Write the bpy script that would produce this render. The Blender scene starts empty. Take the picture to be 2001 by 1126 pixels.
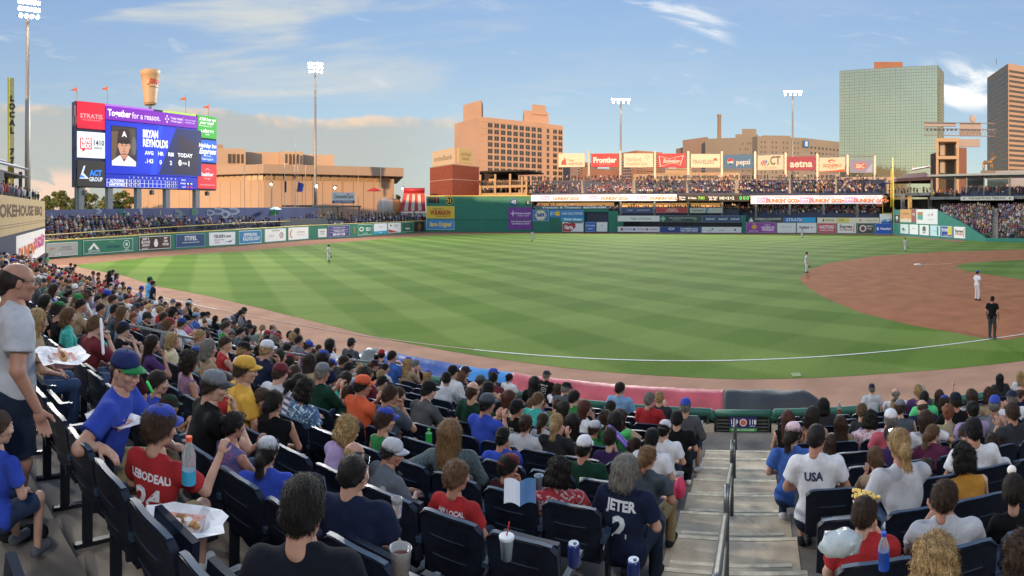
import bpy, math, random
import numpy as np
from mathutils import Vector, Matrix
from mathutils.bvhtree import BVHTree
R = math.radians
random.seed(7); rng = np.random.default_rng(7)
scn = bpy.context.scene
COL = scn.collection
# ---------------------------------------------------------------- camera (a stitched phone panorama: cylindrical)
F, X0, HY, H = 1078.0, 1346.0, 412.0, 5.8     # pixels per radian, pixel of the foul line's normal, horizon row, eye height
cam = bpy.data.cameras.new('camera'); camo = bpy.data.objects.new('camera', cam); COL.objects.link(camo)
cam.type = 'PANO'; cam.panorama_type = 'CENTRAL_CYLINDRICAL'
cam.central_cylindrical_range_u_min = -1000.5 / F; cam.central_cylindrical_range_u_max = 1000.5 / F
cam.central_cylindrical_range_v_min = -(1126 - HY) / F; cam.central_cylindrical_range_v_max = HY / F
cam.central_cylindrical_radius = 1.0
cam.clip_start = .05; cam.clip_end = 6000
camo.location = (0, 0, H); camo.rotation_euler = (R(90), 0, (X0 - 1000.5) / F)
scn.camera = camo
# ---------------------------------------------------------------- sky
SUN_AZ, SUN_EL = R(172), R(6.5)               # compass angle from +Y, clockwise; low evening sun behind the camera
w = bpy.data.worlds.new('World'); scn.world = w; w.use_nodes = True
nt = w.node_tree; N = nt.nodes; L = nt.links; bg = N['Background']
sky = N.new('ShaderNodeTexSky'); sky.sky_type = 'NISHITA'; sky.sun_disc = False
sky.sun_elevation = R(17); sky.sun_rotation = SUN_AZ
sky.air_density = 1.0; sky.dust_density = .6; sky.ozone_density = 1.4
def nd(t, **kw):
 n = N.new(t)
 for k, v in kw.items(): setattr(n, k, v)
 return n
def mth(op, a, b=None, clamp=False):
 n = nd('ShaderNodeMath', operation=op); n.use_clamp = clamp
 for i, v in enumerate((a, b)):
  if v is None: continue
  if isinstance(v, (int, float)): n.inputs[i].default_value = v
  else: L.new(v, n.inputs[i])
 return n.outputs[0]
def mixc(fac, a, b, mode='MIX'):
 n = nd('ShaderNodeMix', data_type='RGBA', blend_type=mode)
 if isinstance(fac, (int, float)): n.inputs[0].default_value = fac
 else: L.new(fac, n.inputs[0])
 for i, v in ((6, a), (7, b)):
  if isinstance(v, tuple): n.inputs[i].default_value = (*v, 1)
  else: L.new(v, n.inputs[i])
 return n.outputs[2]
tc = nd('ShaderNodeTexCoord'); sep = nd('ShaderNodeSeparateXYZ'); L.new(tc.outputs['Generated'], sep.inputs[0])
zc = mth('MAXIMUM', sep.outputs[2], .0); hyp = mth('SQRT', mth('ADD', mth('POWER', sep.outputs[0], 2), mth('POWER', sep.outputs[1], 2)))
tel = mth('DIVIDE', zc, hyp)                                  # tangent of the elevation
azi = mth('ARCTAN2', sep.outputs[0], sep.outputs[1])          # compass angle
def cloud(su, sv, off, scale, lo, hi, detail=6, rough=.55, dist=.4):
 cb = nd('ShaderNodeCombineXYZ'); L.new(mth('MULTIPLY', azi, su), cb.inputs[0]); L.new(mth('ADD', mth('MULTIPLY', tel, sv), mth('MULTIPLY', azi, off[1])), cb.inputs[1]); cb.inputs[2].default_value = off[0]
 nz = nd('ShaderNodeTexNoise'); nz.inputs['Scale'].default_value = scale; nz.inputs['Detail'].default_value = detail
 nz.inputs['Roughness'].default_value = rough; nz.inputs['Distortion'].default_value = dist; L.new(cb.outputs[0], nz.inputs['Vector'])
 mr = nd('ShaderNodeMapRange', interpolation_type='SMOOTHSTEP'); L.new(nz.outputs[0], mr.inputs[0])
 mr.inputs[1].default_value = lo; mr.inputs[2].default_value = hi
 return mr.outputs[0], nz.outputs[0]
def band(x, a, b, c, d):                                      # smooth window
 m1 = nd('ShaderNodeMapRange', interpolation_type='SMOOTHSTEP'); L.new(x, m1.inputs[0]); m1.inputs[1].default_value = a; m1.inputs[2].default_value = b
 m2 = nd('ShaderNodeMapRange', interpolation_type='SMOOTHSTEP'); L.new(x, m2.inputs[0]); m2.inputs[1].default_value = c; m2.inputs[2].default_value = d
 return mth('MULTIPLY', m1.outputs[0], mth('SUBTRACT', 1.0, m2.outputs[0]))
SKYV = 9.0
base = mixc(.72, sky.outputs[0], mixc(mth('MULTIPLY', tel, 2.6, True), (.43*SKYV, .53*SKYV, .52*SKYV), (.25*SKYV, .385*SKYV, .62*SKYV)))
left = nd('ShaderNodeMapRange', interpolation_type='SMOOTHSTEP'); L.new(azi, left.inputs[0]); left.inputs[1].default_value = .05; left.inputs[2].default_value = -1.0
c1, _ = cloud(1.0, 6.0, (3.1, -.5), 2.2, .47, .72)            # long veils
c2, _ = cloud(2.0, 9.0, (8.7, 1.6), 3.0, .58, .78, 8, .6, .8)     # thin streaks
f1 = mth('MULTIPLY', mth('MULTIPLY', c1, mth('ADD', mth('MULTIPLY', left.outputs[0], .95), .16)), .95)
col = mixc(f1, base, (.52*SKYV, .545*SKYV, .535*SKYV))
col = mixc(mth('MULTIPLY', c2, .42), col, (.64*SKYV, .66*SKYV, .66*SKYV))
# grey cloud bank low on the left with a sunlit rim
_, edge = cloud(3.5, 5.0, (1.3, 0), 2.0, .4, .6, 5)
top = mth('ADD', mth('ADD', .150, mth('MULTIPLY', mth('SUBTRACT', edge, .5), .040)), mth('MULTIPLY', azi, -.035))
dz = mth('SUBTRACT', top, tel)
bank = nd('ShaderNodeMapRange', interpolation_type='SMOOTHSTEP'); L.new(dz, bank.inputs[0]); bank.inputs[1].default_value = -.004; bank.inputs[2].default_value = .012
rim = band(dz, -.004, .004, .010, .026)
side = band(azi, -1.9, -1.25, -.62, -.22)
rb, _ = cloud(6.0, 9.0, (4.4, 0), 1.6, .40, .62, 6)
col = mixc(mth('MULTIPLY', mth('MULTIPLY', bank.outputs[0], side), .80), col, (.40*SKYV, .405*SKYV, .375*SKYV))
col = mixc(mth('MULTIPLY', mth('MULTIPLY', rim, mth('MULTIPLY', side, rb)), .72), col, (.80*SKYV, .57*SKYV, .39*SKYV))
# white puffs between the towers on the right
c3, _ = cloud(7.0, 16.0, (5.2, 0), 1.3, .42, .62, 6, .5, .3)
puff = mth('MULTIPLY', band(azi, .40, .47, .60, .72), band(tel, .17, .20, .245, .285))
col = mixc(mth('MULTIPLY', c3, puff), col, (.84*SKYV, .84*SKYV, .83*SKYV))
c4, _ = cloud(5.0, 26.0, (9.9, 5.2), 1.3, .42, .66, 7, .6, .6)
wisp = mth('MULTIPLY', band(azi, -.16, -.08, .03, .10), band(mth('ADD', tel, mth('MULTIPLY', azi, .42)), .325, .342, .362, .385))
col = mixc(mth('MULTIPLY', mth('MULTIPLY', c4, wisp), .8), col, (.80*SKYV, .80*SKYV, .79*SKYV))
# peach cumulus near the horizon on the left
c5, _ = cloud(9.0, 14.0, (2.2, 0), 1.2, .46, .56, 6)
cum = mth('MULTIPLY', band(azi, -1.5, -1.24, -1.10, -1.04), band(tel, -.1, -.05, .055, .085))
col = mixc(mth('MULTIPLY', c5, mth('MULTIPLY', cum, .8)), col, (.82*SKYV, .58*SKYV, .44*SKYV))
L.new(col, bg.inputs[0]); bg.inputs[1].default_value = .145
# ---------------------------------------------------------------- sun
sd = bpy.data.lights.new('sun', 'SUN'); sd.energy = 4.5; sd.angle = R(.5); sd.color = (1.0, .60, .32)
so = bpy.data.objects.new('sun', sd); COL.objects.link(so)
dirv = Vector((math.sin(SUN_AZ) * math.cos(SUN_EL), math.cos(SUN_AZ) * math.cos(SUN_EL), math.sin(SUN_EL)))
so.rotation_euler = dirv.to_track_quat('Z', 'Y').to_euler()
vs = scn.view_settings; vs.view_transform = 'Standard'; vs.look = 'None'; vs.gamma = 1; vs.use_curve_mapping = False; vs.exposure = 0.0
cy = scn.cycles; cy.use_denoising = True; cy.max_bounces = 6; cy.diffuse_bounces = 3; cy.glossy_bounces = 3; cy.transparent_max_bounces = 8
cy.sample_clamp_indirect = 6; cy.use_light_tree = True
# ================================================================ helpers
def hexc(h):
 h = h.lstrip('#'); v = [int(h[i:i+2], 16) / 255 for i in (0, 2, 4)]
 return tuple(((c + .055) / 1.055) ** 2.4 if c > .04045 else c / 12.92 for c in v)
MATS = {}
def mat(name, c=(.5, .5, .5), rough=.7, metal=0, var=.12, vscale=6, bump=0, bscale=60, emit=0, spec=.5, obj=False, vcol=None, trans=0):
 if name in MATS: return MATS[name]
 if isinstance(c, str): c = hexc(c)
 m = bpy.data.materials.new(name); m.use_nodes = True; MATS[name] = m
 n = m.node_tree.nodes; l = m.node_tree.links; b = n['Principled BSDF']
 b.inputs['Roughness'].default_value = rough; b.inputs['Metallic'].default_value = metal; b.inputs['Specular IOR Level'].default_value = spec
 t = n.new('ShaderNodeTexCoord'); nz = n.new('ShaderNodeTexNoise'); nz.inputs['Scale'].default_value = vscale; nz.inputs['Detail'].default_value = 5
 l.new(t.outputs['Object'], nz.inputs['Vector'])
 mr = n.new('ShaderNodeMapRange'); mr.inputs[1].default_value = .3; mr.inputs[2].default_value = .7; mr.inputs[3].default_value = 1 - var; mr.inputs[4].default_value = 1 + var
 l.new(nz.outputs[0], mr.inputs[0])
 mx = n.new('ShaderNodeMix'); mx.data_type = 'RGBA'; mx.blend_type = 'MULTIPLY'; mx.inputs[0].default_value = 1
 if obj:
  oi = n.new('ShaderNodeObjectInfo'); src = oi.outputs['Color']
 elif vcol:
  a = n.new('ShaderNodeAttribute'); a.attribute_name = vcol; src = a.outputs['Color']
 else: src = None
 if src: l.new(src, mx.inputs[6])
 else: mx.inputs[6].default_value = (*c, 1)
 l.new(mr.outputs[0], mx.inputs[7]); out = mx.outputs[2]
 if obj and vcol:
  a = n.new('ShaderNodeAttribute'); a.attribute_name = vcol
  m2 = n.new('ShaderNodeMix'); m2.data_type = 'RGBA'; m2.blend_type = 'MIX'
  l.new(a.outputs['Alpha'], m2.inputs[0]); l.new(a.outputs['Color'], m2.inputs[6]); l.new(out, m2.inputs[7]); out = m2.outputs[2]
 l.new(out, b.inputs['Base Color'])
 if bump:
  nb = n.new('ShaderNodeTexNoise'); nb.inputs['Scale'].default_value = bscale; nb.inputs['Detail'].default_value = 4; l.new(t.outputs['Object'], nb.inputs['Vector'])
  bp = n.new('ShaderNodeBump'); bp.inputs['Strength'].default_value = bump; bp.inputs['Distance'].default_value = .01
  l.new(nb.outputs[0], bp.inputs['Height']); l.new(bp.outputs[0], b.inputs['Normal'])
 if emit:
  l.new(out, b.inputs['Emission Color']); b.inputs['Emission Strength'].default_value = emit
 if trans:
  b.inputs['Transmission Weight'].default_value = trans; b.inputs['IOR'].default_value = 1.33
 return m
def C(h): # plain painted colour
 return mat('paint_' + h.lstrip('#'), h, .55, var=.06)
class MB:
 def __init__(s): s.v = []; s.f = []; s.m = []
 def add(s, vs, fs, mi=0):
  o = len(s.v); s.v += [tuple(v) for v in vs]; s.f += [tuple(i + o for i in f) for f in fs]; s.m += [mi] * len(fs)
 def prism(s, poly, z0, z1, mi=0):
  a = sum(poly[i][0] * poly[(i+1) % len(poly)][1] - poly[(i+1) % len(poly)][0] * poly[i][1] for i in range(len(poly)))
  if a < 0: poly = poly[::-1]
  n = len(poly); z0s = z0 if isinstance(z0, (list, tuple)) else [z0] * n; z1s = z1 if isinstance(z1, (list, tuple)) else [z1] * n
  if a < 0: z0s = z0s[::-1]; z1s = z1s[::-1]
  vs = [(p[0], p[1], z) for p, z in zip(poly, z0s)] + [(p[0], p[1], z) for p, z in zip(poly, z1s)]
  s.add(vs, [tuple(range(n))[::-1], tuple(range(n, 2*n))] + [(i, (i+1) % n, n + (i+1) % n, n + i) for i in range(n)], mi)
 def box(s, x0, x1, y0, y1, z0, z1, mi=0): s.prism([(x0, y0), (x1, y0), (x1, y1), (x0, y1)], z0, z1, mi)
 def slab(s, a, b, z0, z1, th, mi=0, off=0):   # upright board from plan point a to b, thickness towards its back
  d = Vector((b[0]-a[0], b[1]-a[1])); d.normalize(); nn = Vector((-d.y, d.x))
  mid = (Vector(a[:2]) + Vector(b[:2])) / 2
  if nn.dot(mid) < 0: nn = -nn
  p = [Vector(a[:2]) + nn * off, Vector(b[:2]) + nn * off]; q = [p[1] + nn * th, p[0] + nn * th]
  s.prism([tuple(x) for x in p + q], z0, z1, mi)
 def tube(s, pts, r, n=8, mi=0, cap=True):
  pts = [Vector(p) for p in pts]; rs = r if isinstance(r, (list, tuple)) else [r] * len(pts)
  rings = []; up = Vector((0, 0, 1)); last = None
  for i, p in enumerate(pts):
   d = (pts[min(i+1, len(pts)-1)] - pts[max(i-1, 0)]).normalized()
   if last is None:
    ax = d.cross(up if abs(d.z) < .95 else Vector((1, 0, 0))).normalized()
   else: ax = (last - d * last.dot(d)).normalized()
   last = ax; bx = d.cross(ax)
   rings.append([p + (ax * math.cos(2*math.pi*k/n) + bx * math.sin(2*math.pi*k/n)) * rs[i] for k in range(n)])
  vs = [v for g in rings for v in g]; fs = []
  for i in range(len(pts)-1):
   for k in range(n): fs.append((i*n+k, i*n+(k+1) % n, (i+1)*n+(k+1) % n, (i+1)*n+k))
  if cap: fs += [tuple(range(n))[::-1], tuple(range((len(pts)-1)*n, len(pts)*n))]
  s.add(vs, fs, mi)
 def lathe(s, prof, c=(0, 0), n=16, mi=0):
  vs = [(c[0] + r*math.cos(2*math.pi*k/n), c[1] + r*math.sin(2*math.pi*k/n), z) for r, z in prof for k in range(n)]; fs = []
  for i in range(len(prof)-1):
   for k in range(n): fs.append((i*n+k, i*n+(k+1) % n, (i+1)*n+(k+1) % n, (i+1)*n+k))
  fs += [tuple(range(n))[::-1], tuple(range((len(prof)-1)*n, len(prof)*n))]
  s.add(vs, fs, mi)
 def sphere(s, c, r, n=8, mi=0, sq=(1, 1, 1)):
  prof = [(max(.001, math.sin(math.pi*i/n)), -math.cos(math.pi*i/n)) for i in range(n+1)]
  b = MB(); b.lathe(prof, n=n*2); s.add([(c[0]+v[0]*r*sq[0], c[1]+v[1]*r*sq[1], c[2]+v[2]*r*sq[2]) for v in b.v], b.f, mi)
 def mesh(s, name, mats, smooth=False):
  me = bpy.data.meshes.new(name); me.from_pydata(s.v, [], s.f)
  for m in (mats if isinstance(mats, (list, tuple)) else [mats]): me.materials.append(m)
  if any(s.m): me.polygons.foreach_set('material_index', s.m)
  if smooth: me.polygons.foreach_set('use_smooth', [True]*len(me.polygons))
  me.update(); return me
 def build(s, name, mats, parent=None, smooth=False, **kw): return put(name, s.mesh(name, mats, smooth), parent, **kw)
def put(name, me, parent=None, label=None, cat=None, group=None, kind=None, loc=None):
 o = bpy.data.objects.new(name, me); COL.objects.link(o)
 if loc is not None: o.location = loc
 if parent is not None:
  o.parent = parent
  if loc is None:
   if 'inv' not in parent: o.matrix_parent_inverse = Matrix.Translation(-base_of(parent))
 tag(o, label, cat, group, kind); return o
BASE = {}
def base_of(o): return BASE.get(o.name, Vector((0, 0, 0)))
def tag(o, label=None, cat=None, group=None, kind=None):
 if label: o['label'] = label
 if cat: o['category'] = cat
 if group: o['group'] = group
 if kind: o['kind'] = kind
 return o
def thing(name, label, cat, loc=(0, 0, 0), group=None):
 o = bpy.data.objects.new(name, None); COL.objects.link(o); o.location = loc; BASE[o.name] = Vector(loc); o.empty_display_size = .3
 return tag(o, label, cat, group)
# photo coordinates -> plan: column px at ground distance D; row py gives the height there
def Q(px, D): a = (px - X0) / F; return (D * math.sin(a), D * math.cos(a))
def Zp(py, D): return H - (py - HY) / F * D
def G(px, py): return Q(px, F * H / (py - HY))
# flat lettering as thin real mesh
FONT = {}
def text_mesh(s, size=1.0, bold=0.0, shear=0.0, align='CENTER', space=1.0):
 k = (s, round(size, 3), bold, shear, align, space)
 if k in FONT: return FONT[k]
 cu = bpy.data.curves.new('t', 'FONT'); cu.body = s; cu.size = size; cu.offset = bold * size; cu.shear = shear; cu.align_x = align; cu.align_y = 'CENTER'; cu.resolution_u = 2; cu.space_character = space
 o = bpy.data.objects.new('t', cu); COL.objects.link(o)
 bpy.context.view_layer.update()
 me = bpy.data.meshes.new_from_object(o.evaluated_get(bpy.context.evaluated_depsgraph_get()))
 vs = [tuple(v.co) for v in me.vertices]; fs = [tuple(p.vertices) for p in me.polygons]
 bpy.data.objects.remove(o); bpy.data.curves.remove(cu); bpy.data.meshes.remove(me)
 FONT[k] = (vs, fs); return FONT[k]
def letters(mb, s, org, ux, uz, size, mi=0, bold=.015, shear=0, align='CENTER', width=None, space=1.0, proud=None):
 vs, fs = text_mesh(s, 1.0, bold, shear, align, space)
 if not vs: return
 w = max(v[0] for v in vs) - min(v[0] for v in vs); k = size; kx = size if not width else width / max(w, 1e-6)
 ux = Vector(ux); uz = Vector(uz); org = Vector(org)
 mb.add([org + ux * (v[0]*kx) + uz * (v[1]*k) for v in vs], fs, mi)
def sign(name, label, a, b, z0, z1, bgc, texts=(), th=.12, cat='sign', parent=None, border=None, group=None, emit=0, shapes=(), off=0, posts=None):
 """board between plan points a and b (left to right as seen), texts: (string, x, y, height, colour[, opts]) in board fractions"""
 t = parent
 if parent is None: t = thing(name, label, cat, (*((Vector(a)+Vector(b))/2), z0), group)
 A = Vector((*a, 0)); B = Vector((*b, 0)); ux = (B - A).normalized(); W = (B - A).length; Hh = z1 - z0
 nn = Vector((ux.y, -ux.x, 0))
 if nn.dot(A + B) > 0: nn = -nn
 mb = MB(); mb.slab(a, b, z0, z1, th, off=off)
 m = mat('lit_' + bgc.lstrip('#'), bgc, .5, emit=emit, var=.03) if emit else C(bgc)
 board = mb.build('board' if parent is None else name, m, t)
 p = board if parent is not None else t
 face = A - nn * off
 by = {}
 if border:
  bw = .045 * Hh; e = by.setdefault(border, MB())
  for (x0, x1, y0, y1) in ((0, W, 0, bw), (0, W, Hh-bw, Hh), (0, bw, bw, Hh-bw), (W-bw, W, bw, Hh-bw)):
   q = [face + nn*.012 + ux*x + Vector((0, 0, z0+y)) for x, y in ((x0, y0), (x1, y0), (x1, y1), (x0, y1))]
   e.add(q, [(0, 1, 2, 3)])
 for ish, sh in enumerate(shapes):   # (kind, x, y, w, h, colour) fractions
  k, x, y, sw, shh, cc = sh[:6]; e = by.setdefault(cc, MB()); c0 = face + nn*(.016 + .004*ish) + ux*(x*W) + Vector((0, 0, z0 + y*Hh))
  if k == 'r': pts = [(-.5, -.5), (.5, -.5), (.5, .5), (-.5, .5)]
  elif k == 'o': pts = [(.5*math.cos(i*math.pi/10), .5*math.sin(i*math.pi/10)) for i in range(20)]
  elif k == 't': pts = [(-.5, -.5), (.5, -.5), (0, .5)]
  else: pts = k
  e.add([c0 + ux*(px*sw*W) + Vector((0, 0, py*shh*Hh)) for px, py in pts], [tuple(range(len(pts)))])
 for tx in texts:
  s, x, y, hh, cc = tx[:5]; o = tx[5] if len(tx) > 5 else {}
  e = by.setdefault(cc, MB())
  letters(e, s, face + nn*(.022 + .004*len(shapes)) + ux*(x*W) + Vector((0, 0, z0 + y*Hh)), ux, (0, 0, 1), hh*Hh*1.35, bold=o.get('b', .02), shear=o.get('i', 0), align=o.get('a', 'CENTER'), width=o['w']*W if 'w' in o else None, space=o.get('s', 1.0))
 for cc, e in by.items():
  m = mat('lit_' + cc.lstrip('#'), cc, .5, emit=emit, var=.03) if emit else C(cc)
  e.build('lettering', m, p)
 return t
# ================================================================ ground
def field_mat():
 m = bpy.data.materials.new('mown_grass'); m.use_nodes = True; n = m.node_tree.nodes; l = m.node_tree.links; b = n['Principled BSDF']
 t = n.new('ShaderNodeTexCoord'); sp = n.new('ShaderNodeSeparateXYZ'); l.new(t.outputs['Object'], sp.inputs[0])
 def mm(op, a, bb=None, clamp=False):
  k = n.new('ShaderNodeMath'); k.operation = op; k.use_clamp = clamp
  for i, v in enumerate((a, bb)):
   if v is None: continue
   if isinstance(v, (int, float)): k.inputs[i].default_value = v
   else: l.new(v, k.inputs[i])
  return k.outputs[0]
 wob = n.new('ShaderNodeTexNoise'); wob.inputs['Scale'].default_value = .25; wob.inputs['Detail'].default_value = 6; l.new(t.outputs['Object'], wob.inputs[0])
 def stripes(ang, width, ph):
  s = mm('ADD', mm('MULTIPLY', sp.outputs[0], math.cos(ang)), mm('MULTIPLY', sp.outputs[1], math.sin(ang)))
  s = mm('ADD', s, mm('MULTIPLY', wob.outputs[0], .6))
  return mm('ADD', mm('MULTIPLY', mm('SINE', mm('MULTIPLY', mm('ADD', s, ph), math.pi / width)), 2.2, False), .5, True)
 s1 = stripes(R(50), 3.0, 1.0); s2 = stripes(R(-40), 3.0, 0)
 fac = mm('ADD', mm('MULTIPLY', s1, .50), mm('MULTIPLY', s2, .24))
 mix = n.new('ShaderNodeMix'); mix.data_type = 'RGBA'; l.new(fac, mix.inputs[0]); mix.inputs[6].default_value = (.078, .146, .012, 1); mix.inputs[7].default_value = (.158, .226, .044, 1)
 nz = n.new('ShaderNodeTexNoise'); nz.inputs['Scale'].default_value = 9; nz.inputs['Detail'].default_value = 8; nz.inputs['Roughness'].default_value = .75; l.new(t.outputs['Object'], nz.inputs[0])
 nz2 = n.new('ShaderNodeTexNoise'); nz2.inputs['Scale'].default_value = .13; nz2.inputs['Detail'].default_value = 4; l.new(t.outputs['Object'], nz2.inputs[0])
 k1 = n.new('ShaderNodeMapRange'); k1.inputs[1].default_value = .3; k1.inputs[2].default_value = .7; k1.inputs[3].default_value = .78; k1.inputs[4].default_value = 1.22; l.new(nz.outputs[0], k1.inputs[0])
 k2 = n.new('ShaderNodeMapRange'); k2.inputs[1].default_value = .3; k2.inputs[2].default_value = .7; k2.inputs[3].default_value = .88; k2.inputs[4].default_value = 1.12; l.new(nz2.outputs[0], k2.inputs[0])
 m2 = n.new('ShaderNodeMix'); m2.data_type = 'RGBA'; m2.blend_type = 'MULTIPLY'; m2.inputs[0].default_value = 1; l.new(mix.outputs[2], m2.inputs[6]); l.new(mm('MULTIPLY', k1.outputs[0], k2.outputs[0]), m2.inputs[7])
 l.new(m2.outputs[2], b.inputs['Base Color']); b.inputs['Roughness'].default_value = .9; b.inputs['Specular IOR Level'].default_value = .15
 bp = n.new('ShaderNodeBump'); bp.inputs['Strength'].default_value = .5; bp.inputs['Distance'].default_value = .03; l.new(nz.outputs[0], bp.inputs['Height']); l.new(bp.outputs[0], b.inputs['Normal'])
 return m
def sheet(name, pts, z, m, kind='structure'):
 mb = MB(); mb.add([(x, y, z) for x, y in pts], [tuple(range(len(pts)))])
 o = mb.build(name, m, kind=kind)
 if o.data.polygons[0].normal.z < 0: o.data.flip_normals()
 return o
dirt = mat('infield_clay', (.33, .132, .064), .95, var=.16, vscale=.7, bump=.5, bscale=14, spec=.1)
track = mat('warning_track_clay', (.26, .132, .082), .95, var=.14, vscale=.9, bump=.6, bscale=9, spec=.1)
foulclay = mat('foul_ground_clay', (.37, .215, .145), .95, var=.15, vscale=.8, bump=.6, bscale=12, spec=.1)
sheet('ground', [(-1500, -900), (1500, -900), (1500, 1800), (-1500, 1800)], -.03, mat('city_ground', (.16, .16, .15), .95, var=.2, vscale=.05))
sheet('foul_ground', [(-66, 9), (90, -9), (90, 60), (70, 110), (10, 160), (-70, 160), (-90, 60)], -.016, track)
DIRTBAND = [(143, 518), (160, 524), (240, 538), (300, 558), (400, 577), (500, 600), (630, 632), (730, 657), (855, 682), (980, 702), (1125, 721), (1325, 736), (1450, 741), (1742, 729), (1893, 717), (2001, 705)]
RIM = [(143, 518), (300, 502), (400, 495), (480, 490.5), (575, 481), (651, 475), (765, 465.5), (860, 459), (940, 457), (1037, 456.4), (1250, 457.2), (1450, 458.5), (1580, 458.5), (1700, 459.5), (1771, 463), (1878, 473.5), (2001, 480)]
fg = [G(*p) for p in DIRTBAND]
sheet('foul_track', [(-64, 10)] + fg + [(20, 14.8), (60, 12), (60, -6), (0, 8)], -.010, foulclay)
grass = field_mat()
sheet('grass', fg + [(20, 15.5), (70, 13), (75, 70), (52, 95)] + [G(*p) for p in RIM[::-1][1:-1]], -.004, grass)
INF = [(1911, 659.5), (1863, 650), (1772, 633.6), (1681, 611), (1609, 581), (1583, 564), (1570, 556), (1564, 546), (1565, 541), (1585, 526), (1621, 514), (1712, 500), (1833, 492.5), (2001, 487.5)]
mound = (40.8, 35.5)
def arc(cx, cy, r, a0, a1, n=20): return [(cx + r*math.cos(R(a0+(a1-a0)*i/n)), cy + r*math.sin(R(a0+(a1-a0)*i/n))) for i in range(n+1)]
sheet('infield_dirt', [G(*p) for p in INF] + [(62, 68), (72, 55), (75, 20), (60, 12)] + [G(2040, 652), G(1990, 660), G(1965, 664)], .000, dirt)
IG = [(2040, 553), (2001, 547), (1923, 535.5), (1885, 529), (1868, 524), (1866, 522), (1874, 518), (1893, 514), (1940, 510.5), (2001, 508), (2040, 506)]
sheet('infield_grass', [G(*p) for p in IG] + [(52, 48), (56, 30)], .004, grass)
chalk = mat('chalk', (.72, .72, .68), .9, var=.12, vscale=5)
fl = MB(); fw = MB()
xs = np.linspace(-50, 58, 90)
for a, b in zip(xs[:-1], xs[1:]):
 w_ = .05 if b > -8.5 else .045
 (fl if b > -8.5 or b < -24 else fw).add([(a, 21.3-w_, .009), (b, 21.3-w_, .009), (b, 21.3+w_, .009), (a, 21.3+w_, .009)], [(0, 1, 2, 3)])
fl.build('foul_line', chalk, kind='structure'); fw.build('worn_foul_line', mat('worn_chalk', (.47, .33, .26), .95, var=.2, vscale=4), kind='structure')
bm_ = MB(); sb = G(1793, 517.5); bm_.box(sb[0]-.3, sb[0]+.3, sb[1]-.3, sb[1]+.3, 0, .09)
tag(bm_.build('base', mat('base_white', (.8, .8, .78), .6)), 'white second base bag on the infield dirt', 'base')
cp = MB(); a, b = G(1802, 517.6), G(1862, 515.8); cp.slab(a, b, .002, .012, .45)
cp.build('base_path', mat('dragged_clay', (.42, .25, .17), .95), kind='structure')
dg = MB(); q = G(1556, 733); dg.box(q[0]-.16, q[0]+.16, q[1]-.2, q[1]+.2, 0, .02)
tag(dg.build('ground_box', mat('valve_box', (.22, .28, .12), .8)), 'small valve box lid in the grass beyond the black end of the tarp', 'valve box')
# ================================================================ near stands
BT = .122; ST = Vector((math.cos(BT), -math.sin(BT), 0)); SN = Vector((math.sin(BT), math.cos(BT), 0))
TR, RI, V0, Z0, KF = .918, .2488, 4.81, 2.645, 8
def S(u, v, z=0): p = ST*u + SN*v; return Vector((p.x, p.y, z))
def vback(k): return V0 + TR*(k-1)
def zrow(k): return Z0 - RI*k
SROT = -BT
conc = mat('stand_concrete', (.20, .175, .15), .9, var=.22, vscale=2.2, bump=.3, bscale=40, spec=.2)
conc2 = mat('step_concrete', (.56, .46, .335), .9, var=.24, vscale=3.1, bump=.3, bscale=50, spec=.2)
nose = mat('worn_nosing', (.74, .64, .46), .85, var=.25, vscale=9)
wallc = mat('ledge_concrete', (.50, .42, .32), .9, var=.12, vscale=3, bump=.2)
def sbox(mb, u0, u1, v0, v1, z0, z1, mi=0): mb.prism([tuple(S(u, v)[:2]) for u, v in ((u0, v0), (u1, v0), (u1, v1), (u0, v1))], z0, z1, mi)
ter = MB()
for k in range(-7, KF+1):
 sbox(ter, -75, 24, vback(k), 12.8 if k == KF else vback(k)+TR, -.5 if k > -7 else -.5, zrow(k))
ter.build('terrace', conc, kind='structure')
AIS = [(-.33, .66), (-8.6, .6), (-21.0, .6)]
for i, (uc, hw) in enumerate(AIS):
 t = thing('aisle_stairs', ['concrete aisle stairs running down to the field gate, with a central handrail', 'concrete aisle stairs between crowded seats, second aisle from the gate', 'narrow far aisle stairs deep in the left crowd'][i], 'stairs', S(uc, 8, 1.5), 'aisle stairs of the stands')
 for k in range(-5, KF+1):
  b = MB(); v = vback(k); uc = AIS[i][0] if i else -.12 - .024*v
  for dd in (.012,): sbox(b, uc-hw+.09, uc+hw-.09, v+.004, v+.30, zrow(k)+.002, zrow(k)+RI/2)
  st_ = b.build('step', conc2, t)
  e = MB(); sbox(e, uc-hw+.095, uc+hw-.095, v+.255, v+.303, zrow(k)+RI/2, zrow(k)+RI/2+.004); 
  e.build('nosing', nose, st_)
  if k == KF: continue
  e = MB(); sbox(e, uc-hw, uc+hw, v+TR-.05, v+TR+.003, zrow(k)+.001, zrow(k)+.005)
  e.build('nosing', nose, t)
  e = MB(); sbox(e, uc-hw, uc+hw, v+.31, v+TR-.06, zrow(k)+.001, zrow(k)+.004); e.build('tread', conc2, t)
steel = mat('galvanised_steel', (.17, .18, .18), .42, .85, var=.15, vscale=5)
def rail(name, label, segs, r=.024):
 t = thing(name, label, 'handrail', segs[0][0][0], 'handrails of the stands')
 for pts, rr in segs:
  b = MB(); b.tube(pts, rr, 10); b.build('rail', steel, t, True)
 return t
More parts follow.
